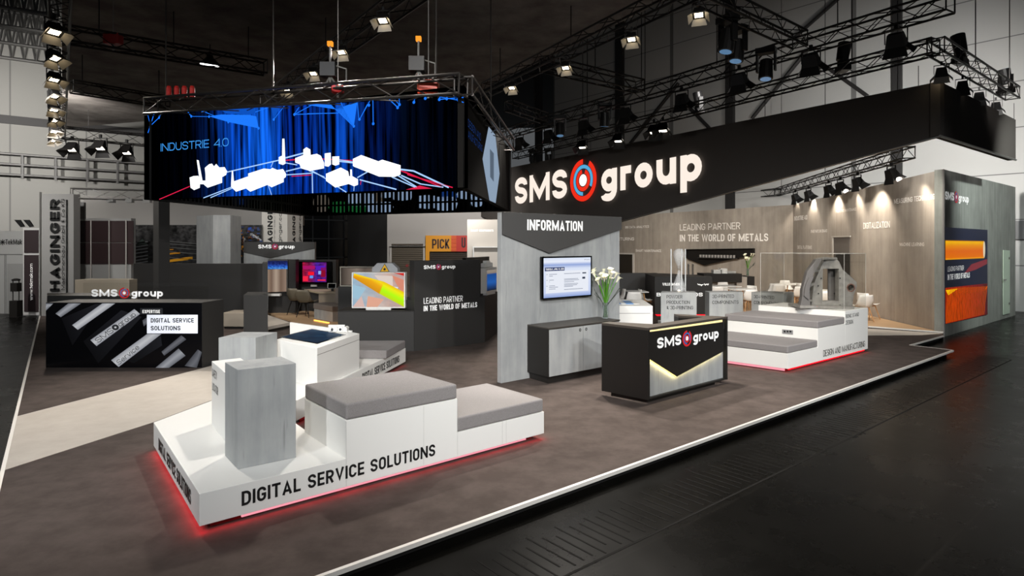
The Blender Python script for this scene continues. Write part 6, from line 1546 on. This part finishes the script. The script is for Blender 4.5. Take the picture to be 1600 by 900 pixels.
for px, py, w in ((812, 208, 'beside the LED cube, farthest of the row'), (857, 196, 'second farthest of the row'), (912, 180, 'third farthest, above the SMS letters'), (977, 160, 'middle of the row, by a hall column'), (1065, 137, 'above the letter p of the sign'), (1155, 103, 'by the hall column, before the cool spotlight'), (1267, 72, 'above the middle of the fascia'), (1400, 38, 'nearest of the row, wide open doors')):
    p = tl(px, py, 6.35); flood('FB', p, (p.x + 3, p.y + 3, 0), 'black floodlight on the upper long truss, ' + w, 'black floodlights on the upper long truss', 1.0)
for px, py, w in ((1471, 97, 'nearest the fascia corner'), (1504, 119, 'second from the fascia corner'), (1530, 137, 'third from the fascia corner'), (1556, 153, 'farthest from the fascia corner')):
    p = tl(px, py, 6.1); flood('FR' if px == 1471 else 'FB', p, (p.x + 2, p.y + 3, 0), 'floodlight under the short truss over the fascia side, ' + w, 'floodlights over the fascia side', .72)
for px, py, w in ((910, 213, 'above the roundel'), (966, 202, 'white faced, over the letter g'), (1022, 187, 'over the letter r, paired'), (1036, 184, 'over the letter o, paired')):
    p = tl(px, py, 6.2); flood('FB', p, (p.x - 2, p.y - 4, 0), 'floodlight under the lower long truss, ' + w, 'floodlights under the lower long truss', 1.05)
for i, px in enumerate((1243, 1264, 1295, 1314, 1340, 1393)):
    f = (1420 - px) / 205.0; z = 4.5
    # walk along truss to the column
    for k in range(200):
        c = t4a.lerp(t4b, k / 199)
        if 800 + F * c.x / c.y <= px: break
    c = Vector((c.x, c.y, 4.55)); flood('FB', c, (c.x + 3, c.y + .2, 0), 'wall washing floodlight under the fascia edge, %s from the far wall corner' % ('first', 'second', 'third', 'fourth', 'fifth', 'sixth')[i], 'wall washing floodlights', .95)
for px, w in ((1184, 'beside the hall column'), (1128, 'over the word METALS')):
    for k in range(200):
        c = t4b.lerp(t4c, k / 199)
        if 800 + F * c.x / c.y <= px: break
    c = Vector((c.x, c.y, 4.55)); flood('FB', c, (c.x + 1, c.y + 3, 0), 'black floodlight under the fascia edge, ' + w, 'floodlights over the rear lounge', 1.1)
for px, py, w in ((113, 214, 'nearest the lamp row'), (157, 211, 'pale box type in the middle'), (198, 219, 'nearest the LED cube')):
    p = tl(px, py, 6.3); flood('FB', p, (p.x, p.y - 4, 0), 'floodlight on the far rim truss by the grey wall, ' + w, 'floodlights on the far rim truss', 1.3)
# moving heads and spots
def make_spot(name, label):
    t = thing(name, label, 'spotlight', (0, 0, 0))
    MB().bx(-.2, .2, -.12, .12, .0, .12).build('base_box', M_lampblk, t, bevel=.01)
    y = MB(); y.bx(-.2, -.16, -.06, .06, -.38, 0); y.bx(.16, .2, -.06, .06, -.38, 0); y.build('yoke', M_lampblk, t)
    MB().tube((0, .02, -.14), (0, -.05, -.55), .13, 14, .15).build('head', M_lampblk, t, bevel=.01)
    MB().tube((0, -.05, -.551), (0, -.051, -.556), .11, 14).build('lens', mat('cool_lens', '#10202c', .1, emit='#8fc8ff', es=.3), t)
    return t
sp0 = make_spot('moving_spotlight', ''); first = True
for px, py, z, w, flip in ((875, 186, 6.35, 'tilted one beside the second floodlight of the upper long truss', 0), (945, 168, 6.35, 'above the sign roundel on the upper long truss', 0), (1197, 84, 6.35, 'with a cool lens near the cross truss', 0), (1137, 35, 6.4, 'big one under the near cross truss', 0), (1152, 52, 6.4, 'lower one beside the big spotlight under the near cross truss', 0), (1092, 172, 6.45, 'standing upright on the lower long truss above the sign', 1), (1317, 104, 6.45, 'standing upright on the lower long truss near the fascia corner', 1), (1500, 92, 6.5, 'standing upright on the short side truss, closer to the corner', 1), (1571, 140, 6.5, 'standing upright at the end of the short side truss', 1), (832, 238, 6.3, 'dark one behind the LED cube end', 0), (858, 236, 6.2, 'one with a small bright lens above the letter M', 0)):
    p = tl(px, py, z); lab = 'black moving head spotlight, ' + w
    if first: first = False; o = sp0; o.location = p; o['label'] = lab; o['group'] = 'black moving head spotlights'
    else: o = dup(sp0, p, px * .01, lab, 'black moving head spotlights')
    if flip: o.rotation_euler = (math.pi, 0, px * .013)
hl_ = tl(328, 100, 6.9); ht_ = thing('hall_lamp', 'round white glowing lamp below the ceiling fabric above the small red canisters', 'lamp', tuple(hl_))
MB().lathe([(.05, .3), (.09, .16), (.22, .02), (.24, -.02)][::-1], hl_, 20).build('reflector', M_lampblk, ht_); MB().lathe([(.2, -.03), (.23, -.022)], hl_, 20).build('diffuser', emat('hall_white', '#ffffff', 4), ht_)
MB().tube(hl_ + Vector((0, 0, .28)), Vector((hl_.x, hl_.y, CZ)), .012, 5).build('hanger', M_lampblk, ht_)
# hoists and small gear over the cube
def hoist(label, p, col, s=1):
    t = thing('chain_hoist', label, 'hoist', tuple(p)); p = Vector(p)
    MB().bx(p.x - .16*s, p.x + .16*s, p.y - .1*s, p.y + .1*s, p.z - .1*s, p.z + .12*s).build('motor_box', mat('hoist_' + col[1:], col, .4), t, bevel=.02)
    MB().tube(p + Vector((0, 0, .1*s)), Vector((p.x, p.y, CZ)), .008, 5).build('chain', M_alu, t)
    MB().tube(p - Vector((0, 0, .1*s)), p - Vector((0, 0, .22*s)), .02, 6).build('hook', M_alu, t)
hoist('red chain hoist on the upper cross truss beside the lamp row', tl(177, 62, 6.55), '#a01818')
pz_ = FP.at(668, 136, -.1); hoist('wide orange red hoist above the LED cube front near its corner', Vector((pz_.x, pz_.y + .1, pz_.z)), '#c03a1a', 1.0)
pz_ = FP.at(528, 140, -.1); hoist('small red hoist above the middle of the LED cube front', Vector((pz_.x, pz_.y, pz_.z)), '#a82020', .6)
pj = FP.at(283, 143, .05)
for k in range(4):
    c = Vector((pj.x - .22 + .14 * k, pj.y, pj.z)); o = MB().lathe([(.045, 0), (.045, .16), (.03, .2), (.01, .2)], (c.x, c.y, c.z - .1), 10)
    tag(o.build('red_flask', mat('flask_red', '#c02a24', .4)), 'small red canister on the cube truss, %s in the row of four' % ('outermost', 'second', 'third', 'innermost')[k], 'canister', 'red canisters on the cube truss')
def antenna(label, q, h_):
    t = thing('camera_mast', label, 'camera', tuple(q)); q = Vector(q)
    MB().tube(q, q + Vector((0, 0, h_)), .018, 6).build('mast', M_alu, t)
    MB().bx(q.x - .14, q.x + .1, q.y - .1, q.y + .1, q.z + .12, q.z + .34).build('control_box', M_lampblk, t)
    MB().bx(q.x - .04, q.x + .04, q.y - .04, q.y + .04, q.z + h_, q.z + h_ + .07).build('beacon', emat('amber', '#ff9a30', 1.2), t)
    m = MB(); m.path([q + Vector((.1, 0, .3)), q + Vector((.26, 0, .25)), q + Vector((.26, 0, .05)), q + Vector((.12, 0, -.05))], .012, 6); m.tube(q + Vector((-.1, 0, -.05)), q + Vector((0, 0, .14)), .015, 6); m.tube(q + Vector((.12, 0, -.05)), q + Vector((0, 0, .14)), .015, 6); m.build('tripod_and_hose', M_alu, t)
q = FP.at(516, 132, 0); antenna('silver tripod mast with amber beacon above the LED cube front', q, .62)
q = FP.at(654, 124, -.3); antenna('dark mast with amber beacon above the corner of the LED cube', q, .6)

# ================================================================ neighbouring stands
def board(name, label, cat, x0, x1, y0, y1, D_, m, dd=.2, z0=None, x1d=None):
    a_, b_ = dp(x0, y1, D_), dp(x1, y1, x1d or D_); zt_ = dp(x0, y0, D_).z; zb_ = HZ if z0 is None else z0
    o = MB().prism([(a_.x, a_.y), (b_.x, b_.y), (b_.x, b_.y + dd), (a_.x, a_.y + dd)], zb_, zt_).build(name, m, None, bevel=.004); return tag(o, label, cat)
M_nb = mat('neighbour_grey', '#a3a3a1', .7)
nw = thing('neighbour_stand_wall', 'pale grey wall of the neighbouring stand lettered TekMak', 'wall', tuple(dp(-60, 492, 21.6)))
a_, b_ = dp(-120, 490, 21.3), dp(64, 490, 21.3)
MB().bx(a_.x, b_.x, 21.3, 21.6, HZ, dp(0, 361, 21.3).z).build('wall_body', M_nb, nw)
NW = Pl((a_.x, 21.3), (b_.x, 21.3)); m = MB(); text_px(m, 'TekMak', NW, 8.5, 34.5, 382, 374, .01, .01); m.build('lettering', M_tx_k, nw)
m = MB()
for k in range(4):
    t_ = k * math.pi / 4; c = NW.at(4, 378.5, .012); m.box(c, Vector((math.cos(t_), 0, math.sin(t_))) * .1, Vector((-math.sin(t_), 0, math.cos(t_))) * .012, (0, .002, 0))
m.build('star_mark', M_tx_k, nw)
m = MB(); 
for x_ in (7, 9): m.add([], []); quadbox(m, NW, x_, 398, x_ + .6, 490, .01, .008)
quadbox(m, NW, -80, 397, 35, 398, .01, .008); m.build('panel_joint', mat('nb_joint', '#6c6c6b', .6), nw)
dd_ = MB(); quadbox(dd_, NW, 11, 412, 35, 489, .012, .01); dd_.build('door_leaf', mat('nb_door', '#8f8f8d', .7), nw)
m = MB()
for x_ in (22, 36): m.slab([NW.at(x_, 343.5, .2), NW.at(x_ + 9, 343.5, .2), NW.at(x_ + 16, 354, .2), NW.at(x_ + 10, 355, .2)], (0, .05, 0))
tg = tag(m.build('roof_emblem', M_tx_k), 'two dark slanted shapes on top of the neighbouring TekMak stand', 'emblem')
tp2 = thing('sign_pillar', 'dark brown sign pillar in a white frame with the vertical web address', 'sign', tuple(dp(50, 492, 20.8)))
D_ = 20.9; a_, b_ = dp(36, 492, D_), dp(62, 492, D_); z1_ = dp(50, 356, D_).z
MB().bx(a_.x, b_.x, D_, D_ + .35, HZ, z1_).build('frame', mat('nb_white', '#c9c8c6', .5), tp2)
m = MB(); TPp = Pl((a_.x, D_), (b_.x, D_)); quadbox(m, TPp, 37.6, 359.5, 60, 395, .02, .02); quadbox(m, TPp, 37.6, 398.5, 60, 487, .02, .02); m.build('brown_panel', mat('nb_brown', '#33282a', .6), tp2)
def vtext(par, pl_, s, xb, xt, y0_, y1_, m, bold=0.0, off=.03):
    """lettering turned to read upwards: baseline column xb, cap-top column xt, from row y0 (start, low) to y1"""
    a_, b_, c_ = pl_.at(xb, y0_, off), pl_.at(xb, y1_, off), pl_.at(xt, y0_, off)
    mb = MB(); put_text(mb, s, a_, Vector((0, 0, b_.z - a_.z)), Vector((c_.x - a_.x, c_.y - a_.y, 0)), bold); return mb.build('lettering', m, par)
vtext(tp2, TPp, 'www.tekmak.com', 51, 46, 469, 412, M_tx_w)
sd_ = thing('sanitiser_stand', 'black slim stand with a round top beside the brown sign pillar', 'stand', tuple(dp(25, 490, 20.3)))
q = dp(25, 489, 20.3); q.z = HZ
MB().bx(q.x - .13, q.x + .13, q.y - .12, q.y + .12, HZ, HZ + .55).build('bin', M_black, sd_); m = MB()
for s_ in (-.1, .1): m.tube((q.x + s_, q.y, HZ + .55), (q.x + s_, q.y, HZ + 1.2), .014, 6)
m.build('posts', M_black, sd_); MB().bx(q.x - .11, q.x + .11, q.y - .1, q.y + .1, HZ + .85, HZ + 1.13).build('tray', M_black, sd_); MB().lathe([(.12, 0), (.12, .05), (.04, .08)], (q.x, q.y, HZ + 1.2), 12).build('lid', M_black, sd_)
MB().bx(q.x - .2, q.x + .2, q.y - .15, q.y + .15, HZ, HZ + .02).build('foot', M_black, sd_)
# tall lettered tower
TD = 19.6
hg = thing('banner_tower', 'tall grey neighbouring banner tower lettered HAGINGER upwards', 'banner', tuple(dp(64, 480, TD)))
a_, b_ = dp(65, 480, TD), dp(115, 480, TD); z1_ = dp(90, 303, TD).z
MB().bx(a_.x, b_.x, TD, TD + .3, HZ, z1_).build('banner', mat('banner_grey', '#9a9997', .6), hg)
MB().tube((a_.x - .03, TD, HZ), (a_.x - .03, TD, z1_ + .06), .03, 8).build('pole', M_alu, hg)
HP = Pl((a_.x, TD), (b_.x, TD))
vtext(hg, HP, 'HAGINGER', 93.3, 78, 455, 311, M_tx_k, .07); vtext(hg, HP, 'Maschinenbau GmbH & Co KG', 101, 95.5, 453, 311, M_tx_k, .01)
m = MB(); quadbox(m, HP, 103, 312, 105, 470, .03, .02); m.build('upright_line', M_tx_k, hg)
# panel wall
PD = 20.5
pw = thing('neighbour_stand_wall', 'neighbouring stand wall with eight dark red panels between white posts', 'wall', tuple(dp(115, 470, PD)))
a_, b_ = dp(112, 470, PD), dp(212, 470, PD + .3)
MB().bx(a_.x, b_.x, PD + .05, PD + .3, HZ, dp(115, 341, PD).z).build('wall_body', M_nb, pw)
PP = Pl((a_.x, PD + .05), (b_.x, PD + .05)); mm = mat('dark_red_panel', '#392a2b', .5)
xs_ = (115, 142, 170.5, 197, 209)
for k in range(4):
    for r_ in range(2):
        m = MB(); quadbox(m, PP, xs_[k] + .6, 345 + r_ * 34.5, xs_[k+1] - .6, 378.5 + r_ * 34, .02, .02); m.build('red_panel', mm, pw)
    if k: MB().tube(PP.at(xs_[k], 344, .05), PP.at(xs_[k], 470, .05), .02, 6).build('post', M_trim, pw)
m = MB(); quadbox(m, PP, 112, 316, 131, 342, .1, .1); m.build('upper_block', mat('upper_grey', '#6f6e6d', .7), pw)
board('neighbour_counter', 'pale beige counter of the neighbouring stand behind the glass sign', 'counter', 117, 202, 437, 470, 18.8, mat('nb_beige', '#c5b9a6', .6), .6)
board('neighbour_canopy', 'pale grey band wall over the neighbouring stand, behind the lattice truss', 'wall', 131, 470, 306, 352, 23.6, mat('nb_band', '#a5a29e', .7), .4, z0=dp(131, 352, 23.6).z)
truss('thin grey truss with small lamps over the dark red panels of the neighbouring stand', dp(112, 302, 19.9), dp(236, 305, 20.8), .32, (), m=mat('truss_pale', '#8a8886', .4, .5), bay=.5)
for x_, w in ((173, 'nearest the banner tower'), (202, 'middle'), (230, 'nearest the dark column')):
    q = dp(x_, 313, 20.4); o = MB().bx(q.x - .11, q.x + .11, q.y - .05, q.y + .1, q.z - .08, q.z + .06); tag(o.build('wash_lamp', M_nb), 'small boxy lamp under the thin grey neighbouring truss, ' + w, 'lamp', 'small lamps under the thin grey truss')
# big factory pictures
fp_ = thing('factory_mural', 'large dark printed mural of a production line with yellow beams', 'picture', tuple(dp(212, 412, 20.9)))
FD = 22.0; fa_, fb_ = dp(211, 450, FD), dp(310, 450, FD)
MU = Pl((fa_.x, FD), (fb_.x, FD))
nzm = uvramp('mural_base', [(0, '#17181a'), (.3, '#3c3d3f'), (.6, '#2a2a2c'), (1, '#4b4a4a')], 1, 0, ((26, 18, 1), .4, .62, '#2a2a2c', '#ffffff'), True)
MB().quv([MU.at(211, 455, .0), MU.at(409, 455, .0), MU.at(409, 351.5, .0), MU.at(211, 351.5, .0)]).build('print', nzm, fp_)
q0, q1 = MU.at(211, 455, -.1), MU.at(409, 455, -.1); MB().bx(q0.x, q1.x, FD + .02, FD + .2, HZ, MU.at(300, 351, 0).z).build('backing_wall', M_nb, fp_)
def mbar(pts, col, nm='printed_beam'): MB().poly([MU.at(200 + x * .2222, 330 + y * .2222, .01) for x, y in pts]).build(nm, mat('pr' + col[1:], col, .6), fp_)
mbar([(262, 345), (455, 318), (455, 338), (262, 362)], '#d99a18'); mbar([(262, 297), (365, 286), (370, 297), (262, 308)], '#c98a14'); mbar([(262, 268), (318, 265), (320, 272), (262, 276)], '#b87c18'); mbar([(262, 255), (300, 253), (300, 258), (262, 260)], '#a8741a')
for y_ in (215, 240, 262, 285, 312, 335, 355): mbar([(50, y_ + 8), (140, y_ - 6), (140, y_ + 2), (50, y_ + 16)], '#74777a', 'printed_roller')
for y_ in (208, 225, 250, 280, 322): mbar([(262, y_), (482, y_ + 18), (482, y_ + 22), (262, y_ + 4)], '#6a6a69', 'printed_rail')
mbar([(50, 235), (100, 195), (140, 235)], '#3f4a46', 'printed_gable')
m2_ = MB(); rnd = random.Random(3); cols = {'#c88418': MB(), '#6a3c1c': MB(), '#8a8c90': MB(), '#1a1a1e': MB(), '#3a4a78': MB()}
for k in range(150):
    c_ = rnd.choice(list(cols)); x_, y_ = rnd.uniform(722, 940), rnd.uniform(108, 352)
    if x_ > 815 and c_ in ('#c88418',): continue
    w_, h_ = rnd.uniform(5, 22), rnd.uniform(5, 20); cols[c_].poly([MU.at(200 + (x_+a*w_) * .2222, 330 + (y_+b*h_) * .2222, .012 + k * .0001) for a, b in ((-.5, .5), (.5, .35), (.4, -.5), (-.6, -.4))])
for c_, mb_ in cols.items(): mb_.build('printed_machinery', mat('mc' + c_[1:], c_, .6), fp_)
mbar([(845, 115), (868, 112), (866, 150), (838, 150)], '#2850b8', 'printed_motor'); mbar([(880, 160), (940, 200), (940, 212), (875, 175)], '#b9bcc2', 'printed_pipe')
# second banner tower
BD = 22.3
bt = thing('banner_tower', 'white two faced banner tower lettered HAGINGER behind the header wall', 'banner', tuple(dp(409, 400, BD)))
a_, c_, b_ = dp(409, 400, BD), dp(449, 400, BD + .1), dp(473, 400, BD + .9)
z1_ = 5.2
mbw = mat('banner_white', '#d6d2ca', .6)
MB().prism([(a_.x, a_.y), (c_.x, c_.y), (b_.x, b_.y), (a_.x + .3, b_.y)], HZ, z1_).build('banner', mbw, bt)
BP1 = Pl(a_, c_); BP2 = Pl(c_, b_)
vtext(bt, BP1, 'HAGINGER', 426, 418, 388, 318, M_tx_k, .07, .01); vtext(bt, BP1, 'Maschinenbau GmbH', 430, 427.5, 400, 310, M_tx_k, 0, .01); vtext(bt, BP1, 'www.haginger.com', 440, 435, 425, 322, M_tx_k, .02, .01)
vtext(bt, BP2, 'HAGINGER', 461.5, 457, 388, 320, M_tx_k, .07, .01); vtext(bt, BP2, 'www.haginger.com', 470.5, 466.5, 425, 322, M_tx_k, .02, .01)

# ================================================================ light
def spot(p, tgt, e, col=(1, .93, .84), ang=70, blend=.6, r=.12, nm='stand_lamp'):
    l = bpy.data.lights.new(nm, 'SPOT'); l.energy = e; l.color = col; l.spot_size = math.radians(ang); l.spot_blend = blend; l.shadow_soft_size = r
    o = bpy.data.objects.new(nm, l); C.objects.link(o); o.location = p
    o.rotation_euler = (Vector(tgt) - Vector(p)).to_track_quat('-Z', 'Y').to_euler(); return o
WARM = (1, .93, .84); NEU = (1, .97, .93); COOL = (.93, .97, 1)
for yy, tg_, e in ((24, (-3, 6, 0), 250), (68, (-4, 8, 0), 800), (104, (-4, 10, 0), 1100), (132, (-6, 12, 0), 1100), (155, (-5, 14, 0), 1100), (192, (-5, 16, 0), 1100)):
    p = tl(84, yy, 5.95); spot(p, tg_, e, WARM, 62)
for (px, py), tg_, e in (((450, 140), (-5, 9, 0), 1100), ((490, 112), (-3.5, 7, 0), 1100), ((534, 78), (-2.5, 6, 0), 1000), ((599, 26), (-1, 5.5, 0), 800), ((800, 134), (-2, 13, 0), 1500), ((884, 102), (1.2, 10, 0), 1400), ((987, 57), (3, 8, 0), 1300), ((1092, 18), (2.5, 7, 0), 800)):
    p = tl(px, py, 5.9); spot(p, tg_, e, WARM, 75)
# front lamps on the trusses above the aisle (outside the picture)
for p, tg_, e, c_ in (((-1, -3.5, 6.2), (-1.6, 6, .4), 1500, COOL), ((4, -4, 6.2), (1.2, 10.5, 1.3), 3300, NEU), ((5, -2, 6.4), (2.5, 9.5, .6), 1700, COOL), ((9, 2, 6.6), (6.5, 12, .5), 2600, COOL), ((-6.5, -2, 6.4), (-4.5, 11, .7), 2600, COOL), ((-1, 1, 6.8), (-1.8, 13.5, 1.2), 2600, NEU)):
    spot(p, tg_, e, c_, 56, .7, .2)
for q, tg_, e in (((6, 24, 5.2), (9.6, 30.5, 1.6), 650), ((4.2, 27.5, 5.2), (7, 34, 1.8), 700), ((8.2, 21.5, 5.2), (11.6, 27, 1.4), 700), ((8.6, 18, 5.0), (11.3, 21.5, 1.2), 700), ((9.3, 15.0, 4.9), (11.2, 17.6, 1.6), 520), ((3, 24, 5.2), (5, 29, .5), 600), ((7.5, 16, 5.0), (8, 19, .3), 900), ((5.5, 19, 5.2), (6, 22, .4), 1000)):
    spot(q, tg_, e, WARM, 80, .85, .15, 'lounge_fill')  # added fill spots brightening the lounge and rear walls, no fixtures modelled for them
for p, tg_, e in (((3.6, 9.5, 6.3), (5.2, 15, .3), 1200), ((4.6, 7.5, 6.3), (7, 13.4, .3), 1200)):
    spot(p, tg_, e, WARM, 60, .8)
for px in (1243, 1264, 1295, 1318, 1350, 1400):
    for k in range(200):
        c = t4a.lerp(t4b, k / 199)
        if 800 + F * c.x / c.y <= px: break
    spot((c.x + .1, c.y, 4.15), (12.0, c.y + .2, 1.4), 190, (1, .88, .74), 95, .7, .05, 'wall_wash')
for k_ in (2.6, 4.6):
    p = xy(fa0) + U * k_ + V * .75; spot((p.x, p.y, 5.3), (p.x + 4.5, p.y + 7, 3.2), 500, NEU, 75, .8)
spot((14, 12, 7), (14.8, 19, 2), 2600, (.93, 1, .97), 60, .8)
spot((12.4, 17.5, 4.7), (16.5, 24, 5.6), 2400, NEU, 95, .8)
for x, y, tgt, e in ((11, 14, (17, 27, 5), 800), (6, 18, (11, 31, 5), 700), (14, 8, (22, 18, 5), 750)):
    spot((x, y, 6.9), tgt, e, NEU, 85, .9, .3, 'hall_lamp')
for x, y, z, tgt, e in ((-17, 15, 7, (-17.5, 22, 1), 1700), (-12, 15, 7, (-12.5, 21, 1), 800), (-7, 15.5, 7, (-8, 22, 2), 1300), (-20, 18, 6.2, (-23, 28, 6), 5500), (-15, 19, 6.4, (-19, 31, 8.5), 2600), (-2, 22, 6.5, (-3.5, 30, 2.5), 2600), (-1, 21, 5, (-.6, 24.5, 2.5), 700)):
    spot((x, y, z), tgt, e, NEU, 80, .9, .2, 'hall_lamp')
for q0, q1 in ((c5[4], c5[3]), (c5[3], c5[2]), (c5[0], c5[1])):
    l = bpy.data.lights.new('counter_led', 'AREA'); l.shape = 'RECTANGLE'; d_ = (q1 - q0); l.size = d_.length; l.size_y = .01; l.energy = .8; l.color = (1, .82, .35)
    o = bpy.data.objects.new('counter_led', l); C.objects.link(o); ax = d_.normalized(); dn = ax.cross(nb).normalized()
    if dn.z > 0: dn = -dn
    if q0 is c5[0]: dn = -dn; l.energy = .4
    zz = -(nb * .9 + dn).normalized(); yy = zz.cross(ax).normalized(); o.location = (q0 + q1) / 2 + nb * .02 + dn * .012; o.rotation_euler = Matrix((ax, yy, zz)).transposed().to_euler()
w = bpy.data.worlds.new('hall_air'); bpy.context.scene.world = w; w.use_nodes = True
w.node_tree.nodes['Background'].inputs[0].default_value = (.9, .95, 1, 1); w.node_tree.nodes['Background'].inputs[1].default_value = .09

# ================================================================ camera
cam = bpy.data.cameras.new('camera'); cam.sensor_width = 36; cam.lens = F / 1600 * 36; cam.shift_y = -(450 - HY) / 1600; cam.clip_end = 300
co = bpy.data.objects.new('camera', cam); C.objects.link(co); co.location = CAM; co.rotation_euler = (math.pi/2, 0, 0)
sc_ = bpy.context.scene; sc_.camera = co
sc_.view_settings.view_transform = 'Standard'; sc_.view_settings.look = 'None'; sc_.view_settings.gamma = 1; sc_.view_settings.use_curve_mapping = False
sc_.view_settings.exposure = 0.0
sc_.cycles.use_denoising = True; sc_.cycles.max_bounces = 6; sc_.cycles.sample_clamp_indirect = 6
for o in bpy.data.objects:
    if '_o' in o: del o['_o']
